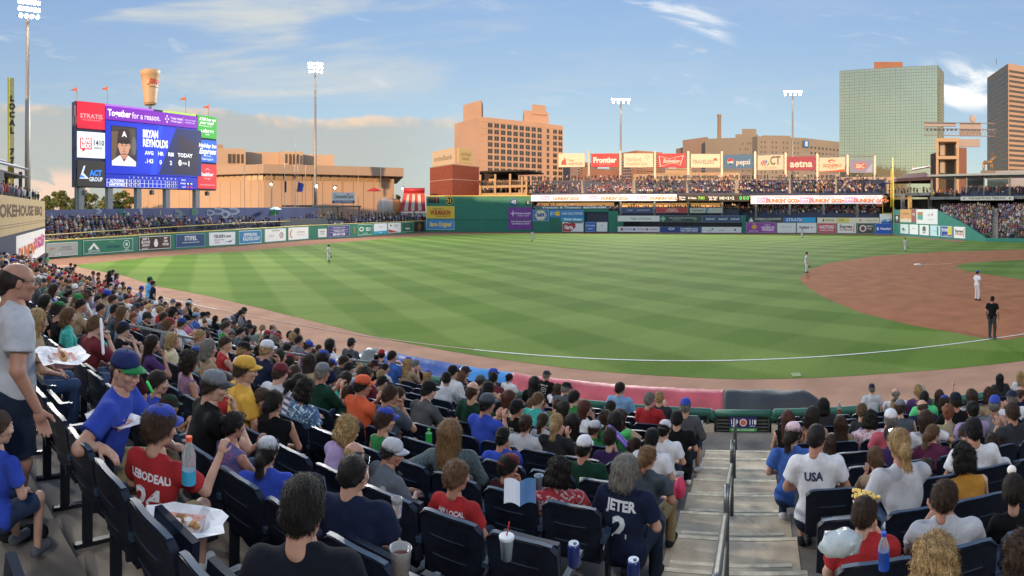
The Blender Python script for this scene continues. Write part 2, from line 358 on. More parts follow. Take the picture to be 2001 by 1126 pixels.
# central rail of the gate aisle: hoops two rows long
UC = lambda v: -.12 - .026*v
for i, (va, vb) in enumerate(((-.2, 2.25), (2.4, 4.2), (4.3, 6.6), (6.7, 9.0), (9.1, 11.6))):
 fz = lambda v: max(2.645 - .271*(v - 4.81), .65)
 pts = [S(UC(va), va, fz(va)-.1), S(UC(va), va, fz(va)+.74), S(UC(va), va+.06, fz(va)+.84), S(UC(va), va+.16, fz(va)+.84-.03*i), S(UC(vb), vb-.16, fz(vb)+.80-.07*i), S(UC(vb), vb-.05, fz(vb)+.76-.07*i), S(UC(vb), vb, fz(vb)+.62-.07*i), S(UC(vb), vb, fz(vb)-.1)]
 rail('handrail', ['thick steel handrail end at the bottom edge of the gate aisle', 'steel handrail hoop second from the bottom on the gate aisle', 'steel handrail hoop halfway down the gate aisle', 'steel handrail hoop near the lower rows of the gate aisle', 'steel handrail hoop ending before the field gate'][i], [(pts, .023), ([S(UC(va), va, fz(va)+.48), S(UC(vb), vb, fz(vb)+.48)], .014)])
for j, (ua, spans) in enumerate(((-8.6, ((3.8, 6.3), (6.5, 8.8), (9.0, 11.6))), (-21.0, ((4.5, 8.0), (8.3, 11.6))))):
 for i, (va, vb) in enumerate(spans):
  pts = [S(ua, va, fz(va)-.1), S(ua, va, fz(va)+.82), S(ua, va+.08, fz(va)+.95), S(ua, vb-.08, fz(vb)+.95), S(ua, vb, fz(vb)+.85), S(ua, vb, fz(vb)-.1)]
  mid = (va+vb)/2
  rail('handrail', (['second aisle from the gate', 'far left aisle'][j] + ' steel handrail ' + ['section highest up the rows', 'section in the middle rows', 'section nearest the field wall'][i + (1 if j and i else 0)]), [(pts, .026), ([S(ua, va, fz(va)+.5), S(ua, vb, fz(vb)+.5)], .017), ([S(ua, mid, fz(mid)-.1), S(ua, mid, fz(mid)+.93)], .022)])
# front wall: concrete ledge, net panel, padded rail
pad = mat('rail_padding', (.018, .105, .075), .55, var=.12, vscale=3, bump=.1, bscale=8)
netm = mat('green_mesh_panel', (.012, .05, .04), .8)
VW = 12.87
def wall_run(u0, u1, label):
 t = thing('field_wall', label, 'wall', S((u0+u1)/2, VW, 0), 'padded walls along the field')
 b = MB(); sbox(b, u0, u1, VW-.12, VW+.08, -.3, .80); b.build('ledge', wallc, t)
 b = MB(); sbox(b, u0, u1, VW+.09, VW+.12, .02, 1.0); b.build('mesh_panel', netm, t)
 n = max(2, int((u1-u0)/2.6))
 for i in range(n):
  u = u0 + .15 + (u1-u0-.3)*i/(n-1); b = MB(); b.tube([S(u, VW+.02, .76), S(u, VW+.02, 1.02)], .025, 8); b.build('post', steel, t)
 b = MB(); pts = [S(u0+.05, VW+.03, .92), S(u0+.02, VW+.03, 1.01)] + [S(u0+.08+(u1-u0-.16)*i/24, VW+.03, 1.07) for i in range(25)] + [S(u1-.02, VW+.03, 1.01), S(u1-.05, VW+.03, .92)]
 b.tube(pts, .095, 12); b.build('padded_rail', pad, t, True)
wall_run(-66, -.98, 'long green padded rail and ledge in front of the left seats, behind the tarp roll')
wall_run(.36, 24, 'green padded rail and ledge in front of the right seats, running out of frame')
# gate
g = thing('field_gate', 'low metal field gate at the foot of the aisle with a number plate', 'gate', S(-.31, VW, .4))
gm = mat('gate_metal', (.10, .105, .10), .5, .6)
for z in (.66, .74, .82, .90, .98):
 b = MB(); b.tube([S(-.92, VW, z), S(.30, VW, z)], .014, 6); b.build('bar', gm, g)
for u in (-.92, -.31, .30):
 b = MB(); b.tube([S(u, VW, .62), S(u, VW, 1.0)], .018, 6); b.build('upright', gm, g)
b = MB(); sbox(b, -.95, .33, VW+.04, VW+.07, .05, .96); b.build('mesh_panel', mat('gate_mesh', (.05, .055, .05), .7), g)
b = MB(); b.tube([S(-.96, VW+.02, 1.06), S(.34, VW+.02, 1.06)], .085, 12); b.build('padded_top', pad, g, True)
a_, b_ = S(-.62, VW-.03), S(.02, VW-.03)
sign('number_plate', None, a_[:2], b_[:2], .66, 1.0, '#3d2c6e', [('119', .17, .66, .34, '#ffffff', {'w': .24}), ('118', .84, .66, .34, '#ffffff', {'w': .24}), ('SECTION', .17, .40, .08, '#d8d8e8', {'w': .2}), ('SECTION', .84, .40, .08, '#d8d8e8', {'w': .2}), ('KEEP ALL GATES CLOSED', .5, .13, .12, '#e9f5e9', {'w': .8})], .012, parent=g,
 shapes=[('r', .5, .13, .99, .25, '#3f9a48'), ('o', .5, .63, .27, .52, '#e8dccb'), ('o', .5, .63, .20, .38, '#c9685c')])
# tarp roll
tp = thing('tarp_roll', 'long rolled infield tarpaulin wrapped in blue, red and black sheets beside the wall', 'tarp', S(-6, 14.55, 0))
cols = [(-12.75, -11.2, (.10, .11, .115), .32), (-11.2, -8.23, (.035, .085, .30), .42), (-8.23, -6.6, (.035, .21, .52), .42), (-6.6, -.81, (.45, .078, .098), .5), (-.81, 1.65, (.030, .034, .040), .62)]
for i, (u0, u1, c, ro) in enumerate(cols):
 b = MB(); nu, na = int((u1-u0)*10)+2, 28; vs = []
 for iu in range(nu+1):
  u = u0 + (u1-u0)*iu/nu
  for ia in range(na):
   a = 2*math.pi*ia/na
   end = 1 - .25*max(0, (u-1.1)/.55)**2*(i == 4) - .55*max(0, (-11.8-u)/1.0)**1.5*(i == 0)
   crumple = (.05 if i in (0, 4) else .018) * (math.sin(u*5.1+a*3)*math.sin(u*2.3-a*2) + .6*math.sin(u*11+a*5)*max(0, -math.sin(a)+.4))
   r = .62*end*(1 + crumple) + .006*math.sin(u*40+a*7)
   vs.append(S(u, 13.98 + r*math.cos(a), .61*end + r*math.sin(a)))
 fs = [(iu*na+ia, (iu+1)*na+ia, (iu+1)*na+(ia+1) % na, iu*na+(ia+1) % na) for iu in range(nu) for ia in range(na)]
 fs += [tuple(range(na)), tuple(range(nu*na, (nu+1)*na))[::-1]]
 b.add(vs, fs)
 o = b.build('tarp_sheet', mat('tarp_%d' % i, c, ro, var=.2, vscale=1.7, bump=.9, bscale=5), tp, True, label=['crumpled silver black tarp end', 'royal blue tarp sheet', 'bright blue tarp sheet', 'red tarp sheet', 'black plastic tarp end'][i])
 o.data.flip_normals() if False else None
b = MB()
for i in range(60):
 pass
# ================================================================ seats
navy = mat('seat_plastic', (.0060, .0100, .0225), .46, var=.35, vscale=14, spec=.35, bump=.05, bscale=40)
iron = mat('seat_iron', (.010, .013, .022), .45, .2)
armm = mat('armrest_plastic', (.022, .042, .072), .45)
def seat_meshes():
 b = MB(); nx, nz = 10, 14; f = []; k = []
 for iz in range(nz+1):
  tz = iz/nz
  for ix in range(nx+1):
   tx = -1 + 2*ix/nx
   x = .222*tx; cor = .045*abs(tx)**8
   z = .44 + (.415 - cor)*tz; y = .075*(1-tz)**1.6 - .0 + .022*tx*tx
   gr = .010 if iz in (5, 10) and 1 < ix < nx-1 else 0
   lip = .012 if iz == nz else 0
   f.append((x, y+.016, z)); k.append((x, y-.014-lip+gr, z - (.006 if iz == nz else 0)))
 W_ = nx+1
 fs = [(iz*W_+ix, iz*W_+ix+1, (iz+1)*W_+ix+1, (iz+1)*W_+ix) for iz in range(nz) for ix in range(nx)]
 o = len(f); b.add(f + k, [q[::-1] for q in fs] + [tuple(i+o for i in q) for q in fs])
 rim = [i for i in range(W_)] + [iz*W_+nx for iz in range(1, nz+1)] + [nz*W_+ix for ix in range(nx-1, -1, -1)] + [iz*W_ for iz in range(nz-1, 0, -1)]
 b.add(b.v[:], [(rim[i], rim[(i+1) % len(rim)], rim[(i+1) % len(rim)]+o, rim[i]+o) for i in range(len(rim))])
 for z_, y_ in ((.585, .012), (.715, -.010)):  # lighter strips paint the highlight along the slot edges
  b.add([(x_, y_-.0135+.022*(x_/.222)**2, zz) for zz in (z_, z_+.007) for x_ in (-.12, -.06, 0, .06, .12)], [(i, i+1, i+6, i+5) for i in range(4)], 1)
 b.add([(x_, .022*(x_/.222)**2 + yy, .8585-.03*(abs(x_)/.222)**6) for yy in (-.022, .010) for x_ in (-.19, -.12, -.06, 0, .06, .12, .19)], [(i, i+1, i+8, i+7) for i in range(6)], 1)  # lighter top strip: worn rim with a bluish highlight painted in
 back = b.mesh('backrest', [navy, mat('seat_worn_highlight', (.040, .065, .105), .4)], True)
 d = MB(); d.prism([(-.20, .08), (.20, .08), (.205, .40), (.17, .46), (-.17, .46), (-.205, .40)], .415, .455); down = d.mesh('seat_pan', navy)
 d = MB(); d.add([(-.20, .10, .42), (.20, .10, .42), (.20, .14, .42), (-.20, .14, .42), (-.18, .13, .78), (.18, .13, .78), (.18, .17, .78), (-.18, .17, .78)], [(3, 2, 1, 0), (4, 5, 6, 7), (0, 1, 5, 4), (1, 2, 6, 5), (2, 3, 7, 6), (3, 0, 4, 7)]); up = d.mesh('seat_pan', navy)
 d = MB(); d.box(.218, .256, .02, .36, .60, .632); d.box(.222, .252, .36, .385, .59, .625); arm = d.mesh('armrest', armm)
 d = MB()
 d.prism([(.224, .12), (.250, .12), (.250, .19), (.224, .19)], 0, .60); d.box(.218, .256, .06, .34, 0, .03); d.box(.226, .248, .0, .16, .50, .57)
 leg = d.mesh('leg', iron)
 s = MB(); s.add([v for v in back_simple()], [(0, 1, 2, 3), (7, 6, 5, 4), (3, 2, 6, 7), (0, 3, 7, 4), (2, 1, 5, 6)])
 return back, down, up, arm, leg, s
def back_simple(): return [(-.21, .09, .44), (.21, .09, .44), (.21, .02, .85), (-.21, .02, .85), (-.21, .06, .44), (.21, .06, .44), (.21, -.012, .845), (-.21, -.012, .845)]
SECTIONS = [(-47, -21.7), (-20.3, -9.25), (-7.95, -1.02), (.36, 18)]
PITCH = .515
SEATS = []
for k in range(-4, KF+1):
 for s0, s1 in SECTIONS:
  n = int((s1-s0)/PITCH); off = (s1-s0-n*PITCH)/2
  for i in range(n):
   u = s0 + off + PITCH*(i+.5); p = S(u, vback(k)+.09, zrow(k)); D = math.hypot(p.x, p.y); az = math.atan2(p.x, p.y)
   px = X0 + F*az; py = HY + F*(H-(p.z+.85))/max(D, .1)
   if -60 < px < 2060 and py < 1190 and D > .7: SEATS.append((D, k, u, p, px, py))
SEATS.sort(key=lambda s: s[0])
PEOPLE_AT = []     # filled by the crowd: (k, u)
ORD = ['first', 'second', 'third', 'fourth', 'fifth', 'sixth', 'seventh', 'eighth', 'ninth', 'tenth', 'eleventh', 'twelfth', 'thirteenth', 'fourteenth', 'fifteenth', 'sixteenth', 'seventeenth', 'eighteenth', 'nineteenth', 'twentieth']
def ordn(n): return ORD[n-1] if n <= 20 else 'twenty-' + ORD[n-21]
def seat_label(k, u, occ):
 if u > .3: n, w = int((u-.36)/PITCH)+1, 'right of the gate aisle'
 elif u > -8: n, w = int((-1.02-u)/PITCH)+1, 'left of the gate aisle'
 else: n, w = int((-9.25-u)/PITCH)+1, 'left of the second aisle'
 return '%s navy seat, %s %s, row %s from field' % ('taken' if occ else 'empty', ordn(max(n, 1)), w, ORD[KF-k])
def build_seats():
 back, down, up, arm, leg, sm = seat_meshes()
 rest = MB(); near = {}
 for D, k, u, p, px, py in SEATS[:300]:
  occ = any(pk == k and abs(pu-u) < .26 for pk, pu in PEOPLE_AT)
  lab = seat_label(k, u, occ)
  t = thing('stadium_seat', lab, 'seat', p, 'navy stadium seats')
  t.rotation_euler = (0, 0, SROT); t.scale = (1.07, 1.06, 1.06)
  t['inv'] = 1
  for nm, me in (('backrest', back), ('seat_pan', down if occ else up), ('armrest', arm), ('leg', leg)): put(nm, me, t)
  del t['inv']
 rot = Matrix.Rotation(SROT, 3, 'Z')
 for D, k, u, p, px, py in SEATS[300:]:
  rest.add([rot @ Vector(v) + p for v in sm.v], sm.f)
  rest.add([rot @ Vector(v) + p for v in ((-.2, .08, .42), (.2, .08, .42), (.2, .42, .42), (-.2, .42, .42), (.23, .1, 0), (.23, .1, .6), (.23, .2, .6), (.23, .2, 0))], [(0, 1, 2, 3), (4, 5, 6, 7)])
 rest.build('far_seats', navy, kind='stuff')
# ================================================================ floodlight towers (lit)
galv = mat('tower_steel', (.40, .37, .33), .5, .5, var=.1)
lampm = mat('lamp_glass', (1, .97, .90), .4, emit=60, var=.01); lampbody = mat('lamp_housing', (.10, .10, .10), .5)
FLOOD = .48
def tower(px, D, ytop, wpx, rows, label, face, power, rbase=.42):
 x, y = Q(px, D); zt = Zp(ytop, D); t = thing('floodlight_tower', label, 'floodlight', (x, y, 0), 'stadium floodlight towers')
 b = MB(); b.tube([(x, y, -.5), (x, y, zt*.5), (x, y, zt)], [rbase, rbase*.8, rbase*.55], 12); b.build('pole', galv, t, True)
 W = wpx/F*D; f = Vector((face[0]-x, face[1]-y, 0)).normalized(); r = Vector((f.y, -f.x, 0)); n = 6
 for i in range(rows):
  z = zt + .2 + i*1.0; b = MB(); c = Vector((x, y, z)) + f*.5
  b.tube([c - r*W/2, c + r*W/2], .07, 6); ar = b.build('crossarm', lampbody, t)
  for j in range(n - (i == 0)*2):
   m = n - (i == 0)*2; q = c + r*((j+.5)/m-.5)*W + f*.3; dn = (f*.9 + Vector((0, 0, -.55))).normalized(); ax = r; up = ax.cross(dn)
   b = MB(); prof = [(.10, -.35), (.20, -.22), (.29, 0)]; ring = []
   vs = []
   for rr, h in prof: vs += [q + dn*h + (ax*math.cos(2*math.pi*k/10) + up*math.sin(2*math.pi*k/10))*rr for k in range(10)]
   b.add(vs, [(i_*10+k, i_*10+(k+1) % 10, (i_+1)*10+(k+1) % 10, (i_+1)*10+k) for i_ in range(2) for k in range(10)] + [tuple(range(10))])
   b.add([q + dn*-.01 + (ax*math.cos(2*math.pi*k/10) + up*math.sin(2*math.pi*k/10))*.28 for k in range(10)], [tuple(range(10))], 1)
   b.build('lamp', [lampbody, lampm], t)
 ld = bpy.data.lights.new('floodlight_beam', 'SPOT'); ld.energy = power*FLOOD; ld.spot_size = R(115); ld.spot_blend = .6; ld.shadow_soft_size = 1.6; ld.color = (1.0, .965, .90)
 lo = bpy.data.objects.new('floodlight_beam', ld); COL.objects.link(lo); lo.parent = t; lo.matrix_parent_inverse = Matrix.Translation(-Vector((x, y, 0)))
 lo.location = Vector((x, y, zt+1.2)) + f*1.6; tgt = Vector((face[0], face[1], 0))
 lo.rotation_euler = (tgt - lo.location).to_track_quat('-Z', 'Y').to_euler()
 return t
tower(54, 80, 38, 46, 3, 'tall floodlight tower at the left edge, its lamps glaring white', (0, 25), 2.6e5, .50)
tower(616, 140, 143, 30, 3, 'floodlight tower standing in front of the tan arts building', (0, 25), 4.0e5)
tower(1213, 172, 203, 40, 2, 'floodlight tower behind the row of billboards, left of the office blocks', (5, 25), 5.0e5)
tower(1549, 182, 187, 38, 2, 'floodlight tower in front of the grey office building', (5, 25), 5.0e5)
# unseen grandstand behind the camera, sized to shade the field, with lamp banks added
gsm = mat('grandstand_cladding', (.33, .30, .28), .85, var=.1, vscale=.4)
gs = thing('grandstand', 'tall unseen grandstand behind the photographer, sized to shade the field', 'grandstand', S(0, -30, 0))
b = MB(); sbox(b, -95, 150, -44, -26, -.5, 25.5); b.build('wall', gsm, gs)
b = MB(); sbox(b, -95, 150, -46, -17, 25.6, 26.3); b.build('roof', gsm, gs)
for u in (-38, 26):
 b = MB(); p = S(u, -16.6, 26.6); b.tube([S(u-4, -16.6, 26.6), S(u+4, -16.6, 26.6)], .3, 8); bk = b.build('added_lamp_bank', lampbody, gs)  # lamps added on the roof edge to brighten the near stands
 b = MB(); b.prism([tuple(S(u+du, -16.6+dv)[:2]) for du, dv in ((-4, .35), (4, .35), (4, .45), (-4, .45))], 26.3, 27.0); b.build('lamp', lampm, bk)
 ld = bpy.data.lights.new('floodlight_beam', 'SPOT'); ld.energy = .62e5*FLOOD; ld.spot_size = R(140); ld.spot_blend = .6; ld.shadow_soft_size = 3.5; ld.color = (1.0, .965, .90)  # added beam from out of view, lifts the light on the near rows
 lo = bpy.data.objects.new('floodlight_beam', ld); COL.objects.link(lo); lo.parent = gs; lo.matrix_parent_inverse = Matrix.Translation(-base_of(gs)); lo.location = S(u, -15.6, 27.2)
 lo.rotation_euler = (S(u*.4, 22, 0) - lo.location).to_track_quat('-Z', 'Y').to_euler()
# ================================================================ left field wall and its boards
green = mat('padded_green', (.022, .20, .135), .6, var=.08, vscale=.8); yel = mat('yellow_paint', (.80, .58, .10), .5, var=.06)
LFW = [(60, 60.5, 473), (95, 67.2, 471.5), (300, 80, 458), (462, 91.6, 449.2), (605, 111, 441), (690, 120, 437.5), (832, 152, 431.5)]
def lerp_wall(px, W=LFW):
 for (a, da, ya), (b, db, yb) in zip(W[:-1], W[1:]):
  if px <= b or b == W[-1][0]:
   A, B = Vector(Q(a, da)), Vector(Q(b, db)); th = (px - X0)/F; d = Vector((math.sin(th), math.cos(th)))
   # ray against the segment
   M = Matrix(((d.x, A.x-B.x), (d.y, A.y-B.y))); r = M.inverted() @ A
   s = r.y; return tuple(A.lerp(B, s)), r.x, (1-s)*Zp(ya, da) + s*Zp(yb, db)
lf = thing('outfield_wall', 'padded green left field wall covered with advertising boards', 'wall', (*Q(480, 93), 0))
for (a, da, ya), (b_, db, yb) in zip(LFW[:-1], LFW[1:]):
 b = MB(); A, B = Q(a, da), Q(b_, db); za, zb = Zp(ya, da), Zp(yb, db)
 d = Vector((B[0]-A[0], B[1]-A[1])).normalized(); nn = Vector((-d.y, d.x)); nn = nn if nn.dot(Vector(A)) > 0 else -nn
 b.prism([A, B, tuple(Vector(B)+nn*.35), tuple(Vector(A)+nn*.35)], -.2, [za, zb, zb, za]); b.build('wall_panel', green, lf)
 b = MB(); b.tube([(*A, za+.05), (*B, zb+.05)], .07, 8); b.build('yellow_coping', yel, lf)
def wsign(px0, px1, f0, f1, bgc, texts, label, border='#ffffff', shapes=(), W=LFW):
 a, D0, za = lerp_wall(px0, W); b, D1, zb = lerp_wall(px1, W); z = min(za, zb)
 return sign('advertising_board', label, a, b, z*f0, z*f1, bgc, texts, .06, 'sign', None, border, 'boards on the left field wall', shapes=shapes, off=-.07)
T = lambda s, x, y, h, c, **k: (s, x, y, h, c, k)
wsign(90, 151, .10, .88, '#a9b0ac', [T('BARNES MUSEUM', .62, .66, .10, '#7d8482'), T('HALL OF CHAMPIONS', .60, .48, .10, '#7d8482'), T('MIL BID', .35, .16, .14, '#e8ecea')], 'grey board with faint lettering at the left end of the left field wall', '#d4dad8', [('r', .18, .6, .16, .14, '#b08888')])
wsign(162, 259, .10, .92, '#0f7a5c', [T('THE SOLAR STORE', .2, .22, .10, '#e8f0ec'), T('HOME HEALTH & HEATING', .2, .12, .07, '#e8f0ec'), T('JOIN OUR', .55, .82, .08, '#8fd0a0'), T('EASTWAY', .60, .42, .22, '#0c5a6e'), T('CHAMPION', .86, .12, .08, '#e8f0ec')], 'long green board with a white mountain emblem and a round seal', '#c8d8d0', [([(-.5, -.5), (0, .5), (.5, -.5), (.22, -.5), (0, .05), (-.22, -.5)], .2, .56, .22, .5, '#f0f4f2'), ('o', .86, .55, .14, .66, '#cfe0d8'), ('o', .86, .55, .115, .55, '#0f7a5c'), ('r', .86, .55, .05, .22, '#cfe0d8')])
wsign(271, 333, .10, .92, '#4a2e2c', [T('JUST 2', .2, .80, .17, '#f4ecec', b=.05), T('BLOCKS', .2, .56, .17, '#f4ecec', b=.05), T('AWAY!', .2, .33, .17, '#f4ecec', b=.05), T('20%', .83, .80, .17, '#f4ecec', b=.05), T('OFF', .83, .56, .17, '#f4ecec', b=.05), T('FOOD', .83, .33, .17, '#f4ecec', b=.05), T('THE BREW', .18, .10, .09, '#f4ecec')], 'brown board reading just 2 blocks away with a round animal badge', '#e8dcd8', [('o', .52, .5, .30, .86, '#141414'), ('o', .52, .5, .24, .70, '#4a2e2c'), ('o', .52, .42, .13, .5, '#f4f0ee'), ('o', .52, .68, .08, .2, '#f4f0ee')])
wsign(343, 400, .10, .92, '#1d4a78', [T('STIFEL', .5, .66, .34, '#eef2f6'), T('Investment Services Since 1890', .5, .36, .10, '#dfe8f0'), T('860-000-0000', .5, .14, .09, '#c8d6e4')][:2], 'navy blue board reading stifel in serif capitals', '#8fa8c0')
wsign(408, 459, .10, .92, '#eef1f2', [T('TELSERV.com', .5, .68, .24, '#3a3f48', i=.1), T('Voice Data Cloud', .38, .42, .11, '#8a929c'), T('Solutions', .3, .24, .10, '#8a929c')], 'white board with dark lettering and a blue swoosh', '#dfe6e8', [([(-.5, -.3), (.1, -.4), (.5, .5), (.25, .0), (-.1, -.2)], .78, .35, .4, .4, '#2c3c8c')])
wsign(466, 510, .08, .92, '#1f7fae', [T('JEFFERSON', .5, .66, .26, '#eef6fa'), T('RADIOLOGY', .55, .34, .28, '#eef6fa')], 'bright blue board reading jefferson radiology', '#d8ecf4')
wsign(517, 558, .08, .94, '#f0f2ee', [T('CAPITOL REGION', .5, .84, .10, '#6a7068'), T('Grand', .3, .45, .2, '#c8c8b8')], 'white board with a brown ring emblem, first of two white boards side by side', '#e4e8e2', [('o', .78, .46, .20, .46, '#8a6a48'), ('o', .78, .46, .13, .3, '#f0f2ee'), ('o', .78, .46, .07, .16, '#8a6a48')])
wsign(563, 602, .08, .94, '#f0f2ee', [T('ctorthopaedic', .6, .62, .16, '#d0b8a8'), T('WHERE THE PROS GO', .6, .38, .10, '#d8c8c0')], 'white board with a pale orange crescent beside the first white board', '#e4e8e2', [('o', .17, .5, .2, .7, '#d09a58'), ('o', .21, .5, .17, .6, '#f0f2ee')])
wsign(621, 638, .12, .74, '#eef0ea', [T('SAVINGS', .5, .66, .16, '#7d8a84'), T('BANK', .5, .42, .16, '#9aa39c')], 'small squarish white board in the corner of the left field wall', '#dce4dc')
wsign(640, 683, .10, .93, '#4c4a86', [T('ATTORNEYS AT LAW', .5, .80, .12, '#e8e8f4'), T('TINDALL LAW', .5, .52, .16, '#e8e8f4'), T('860-647-1120', .5, .22, .20, '#f4f4fa', b=.05)], 'purple blue attorneys board with a white phone number', '#a8a8cc', [('r', .5, .63, .82, .02, '#e8e8f4'), ('r', .5, .41, .82, .02, '#e8e8f4')])
wsign(699, 727, .12, .93, '#178260', [T('Dollar Dry', .7, .62, .15, '#f2f8f4', b=.05), T('Basement', .7, .44, .15, '#f2f8f4', b=.05), T('www.basements', .5, .18, .10, '#e0ece4')], 'green board with a white hexagon emblem', '#d8e8de', [([(-.5, -.25), (0, -.5), (.5, -.25), (.5, .25), (0, .5), (-.5, .25)], .24, .56, .30, .46, '#f2f8f4'), ([(-.5, -.25), (0, -.5), (.5, -.25), (.5, .25), (0, .5), (-.5, .25)], .24, .56, .18, .28, '#178260')])
wsign(730, 756, .12, .95, '#eef2f2', [T('Prospect', .5, .68, .16, '#b0c4d0'), T('waterworks', .5, .14, .10, '#e8f8fc')], 'white board with a cyan band along its foot', '#e0e8e8', [('r', .5, .14, .98, .26, '#1ea6c8')])
wsign(758, 783, .12, .95, '#eef0ee', [T('UNIVERSITY', .6, .74, .12, '#a08c8c'), T('of Hartford', .6, .58, .12, '#b8a8a8')], 'white board with a red wedge in its lower corner', '#e4e4e2', [([(-.5, -.5), (.5, -.5), (-.5, .5)], .42, .22, .8, .34, '#b8463c'), ('o', .2, .74, .12, .2, '#a83c3c')])
wsign(785, 807, .12, .95, '#15694c', [T('Heineken', .5, .36, .20, '#f0f6f2', b=.04)], 'dark green board with a white word and a small red star', '#a8c8b4', [([(0, .5), (.12, .15), (.5, .12), (.2, -.1), (.3, -.5), (0, -.25), (-.3, -.5), (-.2, -.1), (-.5, .12), (-.12, .15)], .5, .7, .2, .26, '#c0504c')])
wsign(809, 829, .08, .96, '#241d16', [T('CITY', .5, .78, .14, '#c88f4a'), T('STEAM', .5, .58, .18, '#d89a4e'), T('BREWERY', .5, .36, .14, '#c88f4a'), T('CAFE', .5, .16, .12, '#c88f4a')], 'black board with orange brewery lettering beside the tall green wall', '#6a5434')
a, D_, z_ = lerp_wall(691.5)
b = MB(); d = Vector(a).normalized(); letters(b, '363', (a[0]-d.x*.12, a[1]-d.y*.12, 1.5), (0, 0, 1), (-d.y, d.x, 0), .9, bold=.06); tag(b.build('distance_marker', yel), 'yellow distance number painted upright on the left field wall', 'marker')
# yellow rail over the bullpen seats
yr = thing('yellow_railing', 'yellow topped railing running above the left field wall', 'railing', (*Q(330, 84), 2), None)
pts = []
for px, y in ((80, 460), (200, 452), (330, 444), (480, 435.5), (605, 430.5)):
 p, D, z = lerp_wall(px); D += 2.2; pts.append((*Q(px, D), Zp(y, D)))
b = MB(); b.tube(pts, .07, 8); b.build('top_rail', mat('rail_yellow', (.55, .42, .14), .6), yr)
for i in range(24):
 px = 85 + i*22.5; p, D, z = lerp_wall(px); D += 2.2; zt = np.interp(px, (80, 200, 330, 480, 605), (460, 452, 444, 435.5, 430.5)); q = Q(px, D)
 b = MB(); b.tube([(*q, 1.2), (*q, Zp(zt, D))], .05, 6); b.build('post', steel, yr)
# ================================================================ crowd figures for the far stands (one mesh per stand)
def fig_template(seat=True):
 b = MB(); ids = []
 def add(pid, fn):
  n0 = len(b.v); fn(); ids.extend([pid]*(len(b.v)-n0))
 hz = .50 if seat else .95
 add(0, lambda: b.lathe([(.13, hz-.06), (.155, hz+.12), (.185, hz+.36), (.17, hz+.46), (.07, hz+.54)], n=7))
 add(1, lambda: b.lathe([(.055, hz+.50), (.06, hz+.56), (.085, hz+.62), (.085, hz+.68)], n=6))
 add(2, lambda: b.lathe([(.088, hz+.66), (.092, hz+.72), (.06, hz+.78), (.01, hz+.80)], c=(0, -.008), n=6))
 for s in (-1, 1):
  add(0, lambda: b.tube([(s*.19, 0, hz+.43), (s*.245, .04, hz+.20)], [.06, .05], 5))
  add(1, lambda: b.tube([(s*.245, .04, hz+.20), (s*.12, .26, hz+.10)], [.045, .035], 5))
  if seat: add(3, lambda: b.tube([(s*.1, .02, hz), (s*.12, .42, hz+.02), (s*.12, .44, .05)], [.085, .075, .05], 5))
  else: add(3, lambda: b.tube([(s*.09, 0, hz), (s*.1, .02, .5), (s*.1, 0, .03)], [.09, .07, .05], 5))
 return np.array(b.v), b.f, np.array(ids)
TPL = {True: fig_template(True), False: fig_template(False)}
SH = [hexc(h) for h in '#e9e9ea #d9dade #1c2340 #22335f #2456a8 #3a6fc4 #b0252b #c23b3b #8e2130 #1c1c20 #2a2b30 #4b4f57 #7d828a #0f6b48 #2f8f5b #d98f9a #6a4fa0 #d0b48a #e8c24a #5f87b8 #efe6d8'.split()]
HR = [hexc(h) for h in '#1d140f #2b1c13 #3f2a1b #5f4126 #8a6a42 #b89a68 #16120f #1f2f6a #b02a2e #e2e2e2 #23262c #8a8a8a'.split()]
SH = [tuple(.72*(.72*c + .28*sum(q)/3) for c in q) for q in SH]
SKN = [hexc(h) for h in '#d9a689 #c98f70 #e2b59a #b98062 #8a5a40 #d39c7e'.split()]
LG = [hexc(h) for h in '#1d2433 #2c3a55 #3d4f70 #20201f #8d7b5c #55585c'.split()]
def crowd(name, spots, kind='stuff', warm=None):
 V, Fc, Cc = [], [], []; o = 0
 for (x, y, z, face, seat, sc) in spots:
  tv, tf, ti = TPL[seat]; c, s = math.cos(face), math.sin(face); v = tv*sc*rng.uniform(.92, 1.06)
  lean = rng.normal(0, .05); vx = v[:, 0] + v[:, 2]*lean; vy = v[:, 1]
  V.append(np.stack([x + vx*c - vy*s, y + vx*s + vy*c, z + v[:, 2]], 1))
  pal = np.array([SH[rng.integers(len(SH))], SKN[rng.integers(len(SKN))], HR[rng.integers(len(HR))], LG[rng.integers(len(LG))]])
  cc = pal[ti]; Cc.append(np.concatenate([cc, np.ones((len(cc), 1))], 1)); Fc += [tuple(i+o for i in f) for f in tf]; o += len(v)
 me = bpy.data.meshes.new(name); me.from_pydata(np.concatenate(V).tolist(), [], Fc)
 at = me.color_attributes.new('Col', 'FLOAT_COLOR', 'POINT'); at.data.foreach_set('color', np.concatenate(Cc).ravel())
 me.materials.append(mat('crowd_cloth', rough=.85, vcol='Col', var=.1)); me.polygons.foreach_set('use_smooth', [True]*len(me.polygons))
 return put(name, me, kind=kind)
def face_home(x, y, hx=38, hy=33): return math.atan2(-(hx-x), hy-y) + rng.normal(0, .25)
